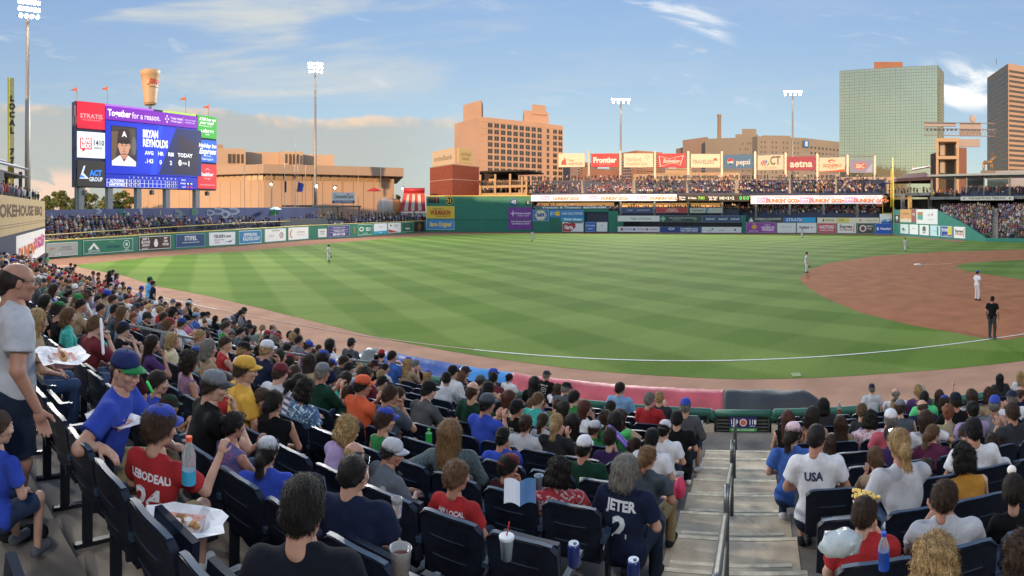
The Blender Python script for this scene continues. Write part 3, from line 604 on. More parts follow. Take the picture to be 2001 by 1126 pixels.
# left field bleachers behind the wall
lb = thing('bleachers', 'navy left field bleachers with a painted back wall above the crowd', 'stand', (*Q(400, 95), 0))
navyp = mat('bleacher_navy', (.012, .020, .055), .5, var=.15, vscale=.6); mural = mat('mural_blue', (.055, .075, .20), .6, var=.2, vscale=.25)
lbs = []
ROWS_L = 8
for i in range(ROWS_L):
 b = MB(); off = 2.9 + i*.95; zt = 1.55 + i*.36
 for px in range(80, 346, 14):
  (p, D, z), (q, D2, z2) = lerp_wall(px), lerp_wall(px+14)
  b.prism([Q(px, D+off), Q(px+14, D2+off), Q(px+14, D2+off+.95), Q(px, D+off+.95)], 0, zt)
 b.build('bleacher_step', navyp, lb)
 px = 84.
 while px < 342:
  p, D, z = lerp_wall(px); D += off+.45
  if rng.random() < (.80 if px < 255 else .6): lbs.append((*Q(px+rng.normal(0, 1), D), zt, face_home(*Q(px, D)), rng.random() > .12, 1.0))
  px += .62/D*F
for i in range(3):
 b = MB(); off = 4.2 + i*.95; zt = 2.75 + i*.42
 for px in range(346, 611, 14):
  (p, D, z), (q, D2, z2) = lerp_wall(px), lerp_wall(px+14)
  b.prism([Q(px, D+off), Q(px+14, D2+off), Q(px+14, D2+off+.95), Q(px, D+off+.95)], 0, zt)
 b.build('bleacher_step', navyp, lb)
 px = 346.
 while px < 600:
  p, D, z = lerp_wall(px); D += off+.45
  if rng.random() < (.55 if px < 480 else .3): lbs.append((*Q(px, D), zt, face_home(*Q(px, D)), rng.random() > .25 if i == 2 else True, 1.0))
  px += .62/D*F
for px in np.arange(84, 330, 5.4):      # bullpen seats between the wall and the yellow rail
 p, D, z = lerp_wall(px); D += 1.3
 if rng.random() < .85: lbs.append((*Q(px, D), 1.35 + (px > 250)*.1, face_home(*Q(px, D)), True, 1.0))
for i in range(4):                       # right part, party deck
 off = 2.0 + i*2.3; zt = 2.2 + i*.62; b = MB()
 for px in range(612, 832, 22):
  (p, D, z), (q, D2, z2) = lerp_wall(px), lerp_wall(min(px+22, 831.9))
  b.prism([Q(px, D+off), Q(px+22, D2+off), Q(px+22, D2+off+2.3), Q(px, D+off+2.3)], 0, zt)
 b.build('bleacher_step', navyp, lb)
 for jj in range(2):
  px = 612. + (i*30 if i < 2 else 0) + (34 if i < 2 else 0)
  while px < 826:
   p, D, z = lerp_wall(px); D += off+.5+jj*1.1
   if rng.random() < .72: lbs.append((*Q(px, D), zt, face_home(*Q(px, D))+rng.normal(0, .8), rng.random() > .35, 1.0))
   px += .8/D*F
b = MB()
wl = []
for px, y in ((84, 411), (200, 408.5), (345, 406.5), (480, 405.8), (622, 405.5)):
 p, D, z = lerp_wall(px); D += 11.5; wl.append((*Q(px, D), Zp(y, D)))
for A, B in zip(wl[:-1], wl[1:]):
 d = Vector((B[0]-A[0], B[1]-A[1])).normalized(); nn = Vector((-d.y, d.x)); nn = nn if nn.dot(Vector(A[:2])) > 0 else -nn
 b.prism([A[:2], B[:2], tuple(Vector(B[:2])+nn*.4), tuple(Vector(A[:2])+nn*.4)], 0, [A[2], B[2], B[2], A[2]])
bw = b.build('painted_wall', mural, lb)
for i, px in enumerate(range(84, 620, 6)):
 p, D, z = lerp_wall(px); D += 10.9
 if rng.random() < .5: lbs.append((*Q(px+rng.normal(0, 2), D), 2.9+rng.uniform(-.2, .3), face_home(*Q(px, D)), False, 1.0))
crowd('crowd', lbs)
# mural drawings: pale loops, a mascot-free set of curls and blocks
def ring_on_wall(px, y, rx, ry, wpx, col, D):
 b = MB(); n = 22; vs = []
 for i in range(n):
  a = 2*math.pi*i/n
  for r in (1, 1-wpx): vs.append((*Q(px+rx*r*math.cos(a), D), Zp(y+ry*r*math.sin(a), D)))
 b.add(vs, [(2*i, 2*i+1, (2*i+3) % (2*n), (2*i+2) % (2*n)) for i in range(n)]); return b.build('mural_drawing', C(col), lb)
for px, y, rx, ry, wd, c in ((425, 413, 15, 7, .45, '#c9cfd6'), (455, 413, 14, 7, .45, '#c9cfd6'), (440, 419, 10, 8, .5, '#dfe3e6'), (410, 416, 10, 6, .5, '#c9cfd6'), (346, 418, 12, 9, .7, '#9aa3a0'), (232, 416, 13, 7, .6, '#3f8f86'), (270, 415, 9, 9, .5, '#c4cad4'), (308, 416, 7, 9, .8, '#c4b9a8'), (190, 413, 9, 5, .6, '#b8c0cc'), (528, 416, 17, 5, .99, '#3f9a58'), (380, 414, 7, 7, .8, '#7fae8a'), (105, 416, 16, 5, .99, '#3f9a58')):
 p, D, z = lerp_wall(px); ring_on_wall(px, y, rx, ry, wd, c, D + 11.2)
mb = MB(); panel = mat('grey_panel', (.055, .065, .09), .5)
for px0, px1, y0, y1, off in ((548, 640, 428, 440, 2.6), (640, 672, 432, 438, 2.6)):
 (p, D, z), (q, D2, z2) = lerp_wall(px0), lerp_wall(px1); mb.slab(Q(px0, D+off), Q(px1, D2+off), 1.0, Zp(y0, D+off), .2)
mb.build('grey_panel', panel, lb)
# umbrellas and awnings among the bleacher crowd
def parasol(px, y, D, wpx, col, label, pole=3.0, grp='parasols in the outfield stands'):
 x, yy = Q(px, D); z = Zp(y, D); r = wpx/2/F*D; t = thing('parasol', label, 'parasol', (x, yy, z-pole), grp)
 b = MB(); n = 8; vs = [(x, yy, z)]
 for rr, dz in ((.5, .16), (1.0, .42)): vs += [(x+r*rr*math.cos(2*math.pi*k/n), yy+r*rr*math.sin(2*math.pi*k/n), z-r*dz) for k in range(n)]
 b.add(vs, [(0, 1+k, 1+(k+1) % n) for k in range(n)] + [(1+k, 9+k, 9+(k+1) % n, 1+(k+1) % n) for k in range(n)]); b.build('canopy', C(col), t)
 b = MB(); b.tube([(x, yy, z-pole), (x, yy, z)], .05, 6); b.build('pole', galv, t); return t
parasol(103, 411, 79, 22, '#3faa50', 'bright green parasol over the left end of the bleachers')
parasol(538, 404, 108, 25, '#bfe0e4', 'pale turquoise parasol in front of the painted wall')
parasol(731, 367, 150, 31, '#e0322e', 'large red parasol standing beside the inflatable slide', 9.0)
# ================================================================ tall centre field wall
def plan_quad(px0, D0, px1, D1, depth):
 A, B = Vector(Q(px0, D0)), Vector(Q(px1, D1)); d = (B-A).normalized(); nn = Vector((-d.y, d.x)); nn = nn if nn.dot(A+B) > 0 else -nn
 return [tuple(A), tuple(B), tuple(B+nn*depth), tuple(A+nn*depth)]
def pbox(mb, px0, D0, px1, D1, depth, z0, z1, mi=0): mb.prism(plan_quad(px0, D0, px1, D1, depth), z0, z1, mi)
def dline(pts):
 def f(px):
  for (a, da), (b, db) in zip(pts[:-1], pts[1:]):
   if px <= b or b == pts[-1][0]:
    A, B = Q(a, da), Q(b, db); t = (px-X0)/F; sx, cx = math.sin(t), math.cos(t); ex, ey = B[0]-A[0], B[1]-A[1]
    return (A[0]*ey - A[1]*ex) / (sx*ey - cx*ex)
 return f
CFD = dline([(833, 152.5), (1040, 151), (1250, 146), (1450, 143.5), (1600, 140.5), (1745, 137.5)])
def board(px0, px1, y0, y1, bgc, texts, label, border=None, shapes=(), D=None, off=.1, th=.15, cat='sign', group='boards on the right field wall', name='advertising_board', emit=0):
 d0, d1 = (CFD(px0), CFD(px1)) if D is None else (D if isinstance(D, tuple) else (D, D))
 a, b = Q(px0, d0-off), Q(px1, d1-off); dm = (d0+d1)/2-off
 return sign(name, label, a, b, Zp(y1, dm), Zp(y0, dm), bgc, texts, th, cat, None, border, group, emit, shapes)
cf = thing('outfield_wall', 'tall plain green centre field wall with round number discs', 'wall', (*Q(940, 152), 0))
b = MB(); pbox(b, 833, 152.5, 1040, 151, .6, -.3, Zp(383.5, 151.7)); b.build('wall_panel', green, cf)
b = MB(); pbox(b, 833, 152.4, 1040, 150.9, .8, Zp(383.5, 151.7), Zp(382.2, 151.7)); b.build('yellow_coping', yel, cf)
b = MB(); b.tube([(*Q(833, 152.3), Zp(429, 152)), (*Q(1040, 150.8), Zp(429, 151))], .05, 6); b.build('seam_batten', green, cf)
board(833, 888, 403, 427, '#e8c23c', [T('WHO BUT', .42, .76, .13, '#8a3a1c', i=.2), T('W.B.MASON', .5, .46, .36, '#b2302a', b=.05, w=.72, i=.1), T('OFFICE PRODUCTS', .6, .18, .10, '#8a3a1c')], 'yellow board with red lettering high on the centre field wall', '#f2dc7a')
board(833, 888, 428.5, 449, '#3f97cf', [T('Bare Original', .5, .5, .42, '#f6d77c', b=.05, w=.78, i=.15)], 'sky blue board with yellow script below the yellow board', '#cfe2f0')
board(993, 1040, 405, 448.5, '#7b3a98', [T('Trinity Health', .62, .72, .09, '#f0e6f6'), T('Of New England', .62, .62, .06, '#e0d0ea'), T('Saint Francis Hospital', .52, .36, .075, '#f0e6f6'), T('and Medical Center', .52, .26, .075, '#f0e6f6')], 'large purple hospital board at the right end of the tall green wall', None, [('r', .20, .72, .03, .24, '#f0e6f6'), ('r', .20, .72, .20, .035, '#f0e6f6'), ('r', .5, .55, .1, .01, '#c8a8d8')])
board(837, 858, 385.5, 396.5, '#1c2420', [T('38', .3, .5, .6, '#3a4440'), T('|', .78, .5, .6, '#d85a40')], 'small dark scoreboard clock at the left end of the tall green wall')
def disc(px, y, r, rimc, bgc, txt, col, label):
 x, yy = Q(px, CFD(px)); t = thing('number_disc', label, 'sign', (x, yy, Zp(y, CFD(px))), 'retired number discs'); d = Vector((x, yy, 0)).normalized(); ux = Vector((d.y, -d.x, 0)); R_ = r/F*CFD(px); c = Vector((x, yy, Zp(y, CFD(px))))
 for nm, rr, th, cc in (('rim', R_, .12, rimc), ('face', R_*.85, .15, bgc)):
  b = MB(); n = 24; ring = [c + (ux*math.cos(2*math.pi*k/n) + Vector((0, 0, 1))*math.sin(2*math.pi*k/n))*rr for k in range(n)]
  b.add([p - d*th for p in ring] + [p + d*.3 for p in ring], [tuple(range(n))] + [(k, n+k, n+(k+1) % n, (k+1) % n) for k in range(n)]); b.build(nm, C(cc), t)
 b = MB(); letters(b, txt, c - d*.19, ux, (0, 0, 1), R_*1.2, bold=.04); b.build('lettering', C(col), t)
disc(878, 392.5, 8, '#c9b84a', '#222b26', '21', '#d9c95c', 'black disc with a yellow 21 on the green wall')
disc(1004, 395.5, 7.5, '#35619a', '#2f558c', '42', '#cfdbea', 'blue disc with a white 42 on the green wall')
board(1027, 1037, 393, 400, '#15201d', [T('K', .5, .5, .7, '#e8ecec', b=.05)], 'small black panel with a white letter at the end of the green wall')
# ================================================================ right field: stand, boards, ribbon screen
rf = thing('outfield_stand', 'two-decked right field stand with crowd above a glowing ribbon screen', 'stand', (*Q(1390, 155), 0))
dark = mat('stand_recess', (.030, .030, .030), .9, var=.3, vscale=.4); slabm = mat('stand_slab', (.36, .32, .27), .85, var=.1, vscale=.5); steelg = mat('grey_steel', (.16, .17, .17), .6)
tan = mat('tan_panel', (.50, .36, .22), .8, var=.12, vscale=.5); brick = mat('brick_red', (.30, .085, .05), .9, var=.14, vscale=1.2, bump=.2, bscale=20)
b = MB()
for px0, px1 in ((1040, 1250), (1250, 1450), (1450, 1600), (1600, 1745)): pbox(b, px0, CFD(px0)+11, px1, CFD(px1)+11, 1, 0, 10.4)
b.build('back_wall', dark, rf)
UD = lambda px, i: CFD(px)+2.2+i*1.55
ups = []
zf = {px: Zp(378.5, CFD(px)+2) for px in (1040, 1250, 1450, 1600, 1728)}
ZF = lambda px: np.interp(px, list(zf), list(zf.values())) + .1
for i in range(9):
 b = MB()
 for px0, px1 in ((1040, 1250), (1250, 1450), (1450, 1600), (1600, 1728)):
  z = ZF((px0+px1)/2)
  pbox(b, px0, UD(px0, i), px1, UD(px1, i), 1.6, z-.6, z + i*.52)
 b.build('deck_step', mat('deck_navy', (.020, .035, .085), .5, var=.1), rf)
 if i < 8:
  px = 1043.
  while px < 1722:
   D = UD(px, i)+.6; n = math.sin(px*.031+1.3)*.5 + math.sin(px*.011+i*.9)*.5
   aisle = any(abs(px-q) < 5 for q in (1140, 1240, 1345, 1440, 1545, 1635))
   if not aisle and rng.random() < .50 + .42*n - (.2 if i > 5 else 0) + (.2 if i < 2 else 0): ups.append((*Q(px, D), ZF(px)+i*.52, face_home(*Q(px, D)), rng.random() > .1, 1.0))
   px += .62/D*F
for px in np.arange(1045, 1720, 3.3):
 D = UD(px, 9)+1.5
 if rng.random() < .55: ups.append((*Q(px, D), ZF(px)+4.3, face_home(*Q(px, D)), False, 1.0))
for q in (1140, 1240, 1345, 1440, 1545, 1635):
 b = MB(); z = ZF(q)
 for i in range(9): pbox(b, q-4, UD(q, i)-.02, q+4, UD(q, i)-.02, 1.6, z, z+i*.52+.04)
 b.build('deck_stair', slabm, rf)
b = MB()
for px0, px1 in ((1040, 1250), (1250, 1450), (1450, 1600), (1600, 1728)): pbox(b, px0, UD(px0, 9), px1, UD(px1, 9), 5, ZF(px0)-.8, ZF(px0)+4.2); pbox(b, px0, CFD(px0)+1.2, px1, CFD(px1)+1.2, 13, ZF(px0)-1.2, ZF(px0)-.6)
b.build('deck_slab', slabm, rf)
b = MB()
for px0, px1 in ((1040, 1250), (1250, 1450), (1450, 1600), (1600, 1728)): b.tube([(*Q(px0, UD(px0, 9)+4.6), ZF(px0)+5.3), (*Q(px1, UD(px1, 9)+4.6), ZF(px1)+5.3)], .05, 6)
b.build('top_rail', steelg, rf)
crowd('crowd', ups)
# lower club seats and concourse
lows = []
for (px0, px1, y, n) in ((1043, 1208, 400, 2), (1210, 1445, 397.5, 1), (1448, 1718, 408, 5)):
 for i in range(n):
  px = px0+.0; d_ = 2.0 + i*1.3
  while px < px1:
   D = CFD(px)+d_+1
   if rng.random() < .72: lows.append((*Q(px, D), Zp(y+5, CFD(px)) - .9 + i*.40, face_home(*Q(px, D)), rng.random() > .3, 1.0))
   px += .66/D*F
  b = MB(); pbox(b, px0, CFD(px0)+d_, px1, CFD(px1)+d_, 1.4, 0, Zp(y+5, CFD(px0)) - .9 + i*.40); b.build('club_step', mat('deck_navy'), rf)
crowd('crowd', lows)
for px in np.arange(1213, 1728, 66): 
 b = MB(); x, y = Q(px, CFD(px)+1.6); b.box(x-.3, x+.3, y-.3, y+.3, 0, ZF(px)-1.2); b.build('column', steelg, rf)
for px0, px1 in ((1215, 1276), (1282, 1343), (1349, 1410)):   # buffet wall behind the concourse rail, its light put in as emission
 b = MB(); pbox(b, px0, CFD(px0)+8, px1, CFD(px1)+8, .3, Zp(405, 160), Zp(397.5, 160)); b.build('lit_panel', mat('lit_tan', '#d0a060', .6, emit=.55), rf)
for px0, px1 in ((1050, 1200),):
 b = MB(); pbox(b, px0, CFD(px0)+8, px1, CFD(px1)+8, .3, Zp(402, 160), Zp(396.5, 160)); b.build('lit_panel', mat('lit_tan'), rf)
b = MB()
for k in range(6): px = 1500+k*42; pbox(b, px, CFD(px)+9.8, px+16, CFD(px)+9.8, .5, Zp(404, 150), ZF(px)-1.3)
b.build('brick_pier', brick, rf)
# ribbon screen
wt, pk, org, dk = '#efe9f2', '#d66aa8', '#e07a4a', '#15181a'
def ribbon(px0, px1, y0, y1, bgc, texts, label, emit=.42): board(px0, px1, y0, y1, bgc, texts, label, None, (), None, .6, .25, 'screen', 'ribbon screens', 'ribbon_screen', emit)
def rtx(n, w0):
 o = []
 for i in range(n): o += [T('DUNKIN', (i*2+.6)/(2*n), .66, .30, pk, b=.04), T('DONUTS', (i*2+.6)/(2*n), .30, .30, pk, b=.04), T('INTRODUCING', (i*2+1.5)/(2*n), .80, .20, '#6a5a8a', b=.03), T("DUNKIN' GO2s", (i*2+1.5)/(2*n), .36, .46, org, b=.06)]
 return o
ribbon(1038, 1322, 380.5, 393, wt, rtx(3, 284), 'glowing white ribbon screen with pink and orange lettering, left half of the deck')
ribbon(1323, 1344, 381.5, 393, dk, [T('Power', .5, .66, .3, '#f4f4f4'), T('Player', .5, .3, .3, '#f4f4f4')], 'small black ribbon screen segment with two white words')
ribbon(1345, 1381, 381.5, 393, '#1f1d14', [T('0:10am', .22, .5, .36, '#f0f0e8'), T('7:01', .72, .5, .5, '#8adf4a', b=.03)], 'black ribbon screen segment with a green clock time')
ribbon(1382, 1404, 381.5, 393, '#12141e', [T('Yard Goats', .5, .68, .26, '#f4f4f4'), T('H - H', .5, .3, .36, '#f4f4f4', b=.04)], 'black ribbon screen segment with white team letters')
ribbon(1405, 1464, 381.5, 393.5, '#0f1a12', [T('H0', .10, .5, .5, '#e8f4e8'), T('+2', .27, .5, .5, '#e8f4e8'), T('+2', .43, .5, .5, '#e8f4e8'), T('0', .72, .5, .6, '#54e070'), T('0', .84, .5, .6, '#54e070'), T('0', .95, .5, .6, '#54e070')], 'black ribbon screen segment with green score digits')
ribbon(1467, 1724, 382.5, 398.5, wt, rtx(3, 257), 'glowing white ribbon screen with pink and orange lettering, right half of the deck')
# lower right field wall with bands of boards
rw = thing('outfield_wall', 'green right field wall with bullpen doors and openings below the stand', 'wall', (*Q(1390, 146), 0))
def segs(px0, px1):
 c = [px0] + [q for q in (1250, 1450, 1600) if px0 < q < px1] + [px1]; return list(zip(c[:-1], c[1:]))
for px0, px1, y0, y1 in ((1041, 1142, 409, 455), (1189, 1208, 413, 456), (1142, 1189, 409, 414), (1450, 1458, 421, 457), (1458, 1745, 434, 459), (1208, 1450, 434.5, 442), (1208, 1450, 454, 457)):
 b = MB()
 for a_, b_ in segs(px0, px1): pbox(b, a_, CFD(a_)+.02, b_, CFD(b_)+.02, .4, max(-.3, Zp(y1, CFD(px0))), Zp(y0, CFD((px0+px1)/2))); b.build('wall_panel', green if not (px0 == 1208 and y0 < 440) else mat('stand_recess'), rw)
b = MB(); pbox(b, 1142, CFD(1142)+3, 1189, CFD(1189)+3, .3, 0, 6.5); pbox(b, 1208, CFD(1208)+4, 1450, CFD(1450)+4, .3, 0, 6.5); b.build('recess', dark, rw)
for px in np.arange(1215, 1450, 13):
 b = MB(); b.tube([(*Q(px, CFD(px)+.5), .4), (*Q(px, CFD(px)+.5), 3.2)], .05, 5); b.build('fence_post', steelg, rw)
for px0, px1 in ((1074, 1096), (1201, 1218)):
 b = MB(); pbox(b, px0, CFD(px0)-.08, px1, CFD(px1)-.08, .12, .05, Zp(428, 148)); dr = b.build('door', mat('door_green', (.018, .16, .105), .5), rw)
 b = MB(); pbox(b, px1-3, CFD(px1)-.16, px1-2, CFD(px1)-.16, .08, 1.0, 1.4); b.build('handle', steelg, dr)
B = board
B(1045, 1192, 402.5, 409, '#5f6f80', [T('Trantolo & Trantolo', .36, .5, .62, '#e6eaee', b=.04, w=.52), T('860-999-9999', .80, .5, .56, '#e6eaee', b=.04, w=.30)], 'long slate band with a law firm name and phone number')
B(1041, 1072.5, 410, 432, '#2f7fc4', [T('NAPA', .5, .52, .34, '#1f4a9a', b=.06, w=.5)], 'blue square board with a yellow hexagon', '#8fb8dc', [([(-.5, 0), (-.28, .5), (.28, .5), (.5, 0), (.28, -.5), (-.28, -.5)], .5, .5, .74, .86, '#e8c66a'), ([(-.5, 0), (-.28, .5), (.28, .5), (.5, 0), (.28, -.5), (-.28, -.5)], .5, .5, .60, .68, '#e8e4d8')])
B(1074, 1141, 410, 425, '#3f87c0', [T('JD S', .1, .5, .40, '#dceaf4', w=.16), T('LAR SOLUTIONS', .66, .5, .34, '#dceaf4', w=.60)], 'blue solar board with a yellow sun', None, [('o', .24, .5, .13, .7, '#e8c23c')])
B(1096, 1141, 425.3, 432.5, '#35a6d8', [T('Think Green', .5, .5, .6, '#f2f8fb', i=.3, b=.04, w=.8)], 'bright cyan strip with white script under the solar board')
B(1099, 1140, 434, 453, '#eef0ec', [T('Harte', .30, .44, .42, '#f4f0ee', b=.05, w=.4)], 'white board with a large red heart at left', None, [([(-.5, .35), (-.5, -.5), (.1, -.5), (.5, 0), (.5, .35), (.3, .5), (0, .38), (-.3, .5)], .32, .48, .62, .9, '#c0363a'), ('r', .6, .93, .7, .1, '#4a3a3a')])
B(1144, 1163, 434, 453, '#2f6cc0', [T('ANTHEM', .5, .62, .16, '#dce8f6'), T('BLUE', .5, .30, .16, '#dce8f6')], 'small blue board under the dark bullpen opening', '#9fc0e4')
B(1165.5, 1187, 434, 453, '#eef0ee', [T('Y', .5, .6, .2, '#88908c')], 'small white board under the dark bullpen opening', '#d0d4d0')
B(1207, 1289, 421.5, 433, '#eceeec', [T('Flight of Honor', .55, .5, .40, '#9aa89e', w=.5)], 'white board under the first lit panel of the concourse', '#ccd2ce')
B(1290, 1371, 421.5, 434, '#3d4f4c', [T('THE FUTURE OF FEEL OR COTTON', .52, .62, .22, '#c8d0cc', w=.6), T('SOLUTIONS', .4, .34, .2, '#a8b4b0')], 'dark slate board with a pale green diamond', '#8c9a98', [([(-.5, 0), (0, .5), (.5, 0), (0, -.5)], .07, .5, .14, .9, '#7cc4a0'), ('o', .85, .5, .08, .5, '#7f8c8a')])
B(1372, 1450, 421.5, 434.5, '#3d5578', [T('bankwell', .2, .5, .34, '#e0e8f0', w=.22, i=.2), T('bankwell', .52, .5, .34, '#e0e8f0', w=.22, i=.2), T('bankwell', .82, .5, .34, '#e0e8f0', w=.22, i=.2)], 'slate blue board repeating one white word three times', '#94a4b8')
B(1207, 1289, 443, 453.5, '#e9e8ea', [T('O NORTHSIDE', .25, .5, .26, '#b09aa8', w=.26), T('O NORTHSIDE', .56, .5, .26, '#b09aa8', w=.2), T('O ALUMINUM', .84, .5, .26, '#b09aa8', w=.2)], 'white low board with pink words and small diamonds', '#cfd0d2', [([(-.5, 0), (0, .5), (.5, 0), (0, -.5)], .1, .5, .08, .6, '#8a4a5a'), ([(-.5, 0), (0, .5), (.5, 0), (0, -.5)], .40, .5, .06, .5, '#4a4a8a'), ([(-.5, 0), (0, .5), (.5, 0), (0, -.5)], .70, .5, .06, .5, '#8a4a5a')])
B(1290, 1369, 443.5, 454.5, '#324a8c', [T('COMMERCIAL', .72, .66, .3, '#e4e8f2', b=.04, w=.45), T('860-000-4000', .72, .3, .3, '#e4e8f2', b=.04, w=.42)], 'royal blue low board with a white oval and phone number', '#aab6d4', [('o', .28, .66, .16, .44, '#e4e8f2'), ('o', .28, .66, .09, .22, '#324a8c')])
B(1371, 1449, 443.5, 455, '#eceeea', [T('Yankee', .2, .36, .2, '#b08a8a'), T('RETRO', .5, .4, .22, '#c09a9a')], 'white low board with a green leaf and faint words', '#d0d4ce', [('o', .27, .62, .05, .3, '#3f9a5c'), ('o', .84, .5, .05, .36, '#5a6a58')])
B(1214, 1277, 406, 415.5, '#3d4a78', [T('travel', .27, .5, .34, '#c8d0e4', i=.2), T('INSURANCE GROUP', .68, .5, .22, '#c8d0e4')], 'navy strip board hung under the left end of the concourse', '#8a92b4')
B(1282, 1344, 406, 416, '#b4434a', [T('UNIVERSITY', .5, .66, .28, '#ecd0d0'), T('OF HARTFORD', .5, .32, .28, '#ecd0d0')], 'red strip board hung under the middle of the concourse', '#d09a9c')
B(1348, 1412, 406, 416.5, '#b9bcb4', [T('Lexmann', .25, .5, .44, '#70746c')], 'pale grey strip board with a blue slash under the concourse', None, [([(-.5, -.5), (.1, -.5), (.5, .5), (-.1, .5)], .52, .5, .12, 1, '#5f86b4')])
B(1458, 1517, 435, 455, '#9c4fa4', [T('THIS IS', .70, .74, .14, '#f2e4f4'), T('CELEBRATE', .72, .50, .20, '#f2e4f4', b=.05, w=.44), T('WINNING', .72, .26, .20, '#f2e4f4', b=.05, w=.4), T('Sweet Frog', .25, .18, .14, '#f2e4f4')], 'magenta board with a gold burst', '#c898cc', [('o', .27, .56, .18, .44, '#e0b054'), ([(-.5, .5), (0, -.2), (.5, .5), (0, .2)], .27, .84, .16, .24, '#e0b054')])
B(1518.5, 1555.5, 435.5, 455.5, '#eceee8', [T('THE VALLEY', .5, .6, .16, '#c0c4bc')], 'blank looking white board beside the magenta board', '#cdd2cc')
B(1557, 1595.5, 435.5, 455.5, '#eef0ec', [T('KeyBank', .38, .55, .26, '#56504e', b=.03, w=.5)], 'white bank board with a small red key', '#cdd2cc', [('o', .74, .55, .07, .14, '#c0504a'), ('r', .82, .55, .14, .05, '#c0504a')])
B(1597, 1634, 436, 456, '#c5525a', [T('HARTFORD', .5, .60, .34, '#f2dcdc', b=.05, w=.8), T('BUSINESS JOURNAL', .5, .28, .16, '#f2dcdc', b=.03, w=.75)], 'red board reading hartford in pale capitals', '#e4b4b4')
B(1636, 1673, 436, 456, '#f0f0ea', [T('Express', .46, .66, .30, '#3a3a3a', b=.03, w=.66), T('KITCHENS.COM', .46, .34, .20, '#c04a42', w=.64)], 'white board with black express lettering on the wall by the right fielder', '#cdd2cc', [([(-.5, -.5), (.2, -.5), (.5, .5), (0, .5)], .88, .5, .1, .8, '#d89a3c')])
B(1675, 1708, 436, 457, '#4a4c48', [T('BREW', .74, .7, .16, '#e4e4dc'), T('PUB', .74, .46, .16, '#e4e4dc')], 'dark grey board with a pale round badge', '#9a9c98', [('o', .34, .5, .42, .66, '#d8d4cc'), ('o', .34, .5, .24, .4, '#7a3a30')])
B(1710, 1743, 437, 457.5, '#1f5fc0', [T('WebsterBank', .62, .5, .22, '#eef2fa', b=.04, w=.64)], 'strong blue bank board next to the yellow foul pole', '#6a98dc', [('o', .16, .5, .14, .3, '#eef2fa'), ('r', .16, .5, .09, .05, '#1f5fc0')])
B(1461, 1530, 424.5, 434.5, '#46504e', [T('SHIPMAN & GOODWIN', .58, .62, .38, '#d8dcda', w=.72), T('COUNSELORS AT LAW', .5, .22, .16, '#b8bcba')], 'dark grey upper band with a white triangle', None, [('t', .1, .5, .14, .8, '#e8eae8')])
B(1530.5, 1594, 425, 435, '#3a78b8', [T('STRATIS', .34, .5, .56, '#d8e4f0', w=.5, b=.03)], 'blue upper band with spaced white capitals', None, [('r', .8, .5, .4, .98, '#2aa6dc')])
B(1597, 1718, 425.5, 436, '#e6e0c8', [T('COUNTRY BANK', .2, .5, .34, '#8a9440', w=.16), T('EAST', .4, .5, .3, '#9a8a3a'), T('Seasons Only', .88, .5, .3, '#c89a98', w=.18)], 'cream upper band with several small faded adverts', None, [('r', .42, .5, .2, .96, '#dcd27c'), ('o', .7, .5, .03, .5, '#c08a8a'), ('o', .1, .5, .02, .6, '#3a3a34')])
B(1719, 1743, 418, 437, '#eef0f0', [], 'white board with blue waves beside the foul pole', None, [([(-.5, -.5), (.5, -.5), (.5, .5), (.1, .1), (-.2, .3), (-.5, .0)], .55, .18, .9, .36, '#2f6cbc'), ([(-.5, -.2), (-.1, .3), (.2, .1), (.5, .5), (.5, .1), (.1, -.2)], .5, .36, .9, .3, '#4aa6b4')], off=.2)
# ================================================================ right hand side wall and stands
sw = thing('field_side_wall', 'teal side wall sloping down to the right below the packed stand', 'wall', (*Q(1880, 110), 0))
SWD = dline([(1745, 133), (1833, 115), (1926, 104), (2060, 99)])
teal = mat('teal_padding', (.022, .21, .155), .6, var=.07, vscale=.6)
top = [(1746, 410), (1833, 411.5), (1850, 420), (1890, 441), (1926, 465), (2060, 467)]
for (p0, y0), (p1, y1) in zip(top[:-1], top[1:]):
 b = MB(); q = plan_quad(p0, SWD(p0), p1, SWD(p1), .35); b.prism(q, -.3, [Zp(y0, SWD(p0)), Zp(y1, SWD(p1)), Zp(y1, SWD(p1)), Zp(y0, SWD(p0))]); b.build('wall_panel', teal, sw)
BS = lambda px0, px1, y0, y1, *a, **k: board(px0, px1, y0, y1, *a, D=(SWD(px0), SWD(px1)), group='boards on the right side wall', **k)
BS(1748, 1757.5, 419, 437, '#2c3030', [T('W', .5, .3, .2, '#c8ccc8')], 'narrow black board with a white figure beside the foul pole', '#8a908c', [('o', .5, .62, .5, .4, '#d8dcd8')])
BS(1759, 1781, 409, 434.5, '#cf9c62', [T('Dow & Condon', .5, .66, .12, '#9a6a3a', i=.2), T('Realty', .5, .3, .1, '#f0e4d0')], 'tan upper board on the teal side wall', None, [('r', .5, .14, .98, .26, '#d8ccb4')])
BS(1781.5, 1790, 409, 434.5, '#9a5a54', [T('MD', .5, .6, .2, '#e0c8c0')], 'narrow brick red upper board on the teal side wall')
BS(1790.5, 1832, 409, 438, '#dfe2e2', [T('SAVES', .62, .62, .1, '#a4b0b4'), T('BAPTIST CARE', .7, .3, .07, '#b4bcc0')], 'large pale upper board with a picture of a pond', None, [('r', .19, .55, .26, .52, '#7a9a4a'), ('o', .19, .45, .2, .26, '#4aa0b4'), ('r', .19, .72, .24, .12, '#c86a4a'), ('t', .76, .68, .07, .2, '#b45a5a')])
BS(1759.5, 1775, 438.5, 456.5, '#cfe0dc', [T('ct', .6, .4, .2, '#4a8a70')], 'pale lower board with a green leaf on the teal wall', '#eef4f2', [('o', .38, .46, .3, .3, '#3f7a64')])
BS(1777.5, 1794, 439, 458, '#dfe9e6', [T('ebenezer', .5, .6, .14, '#a0b4ac')], 'plain white lower board, second on the teal wall', '#f0f6f4')
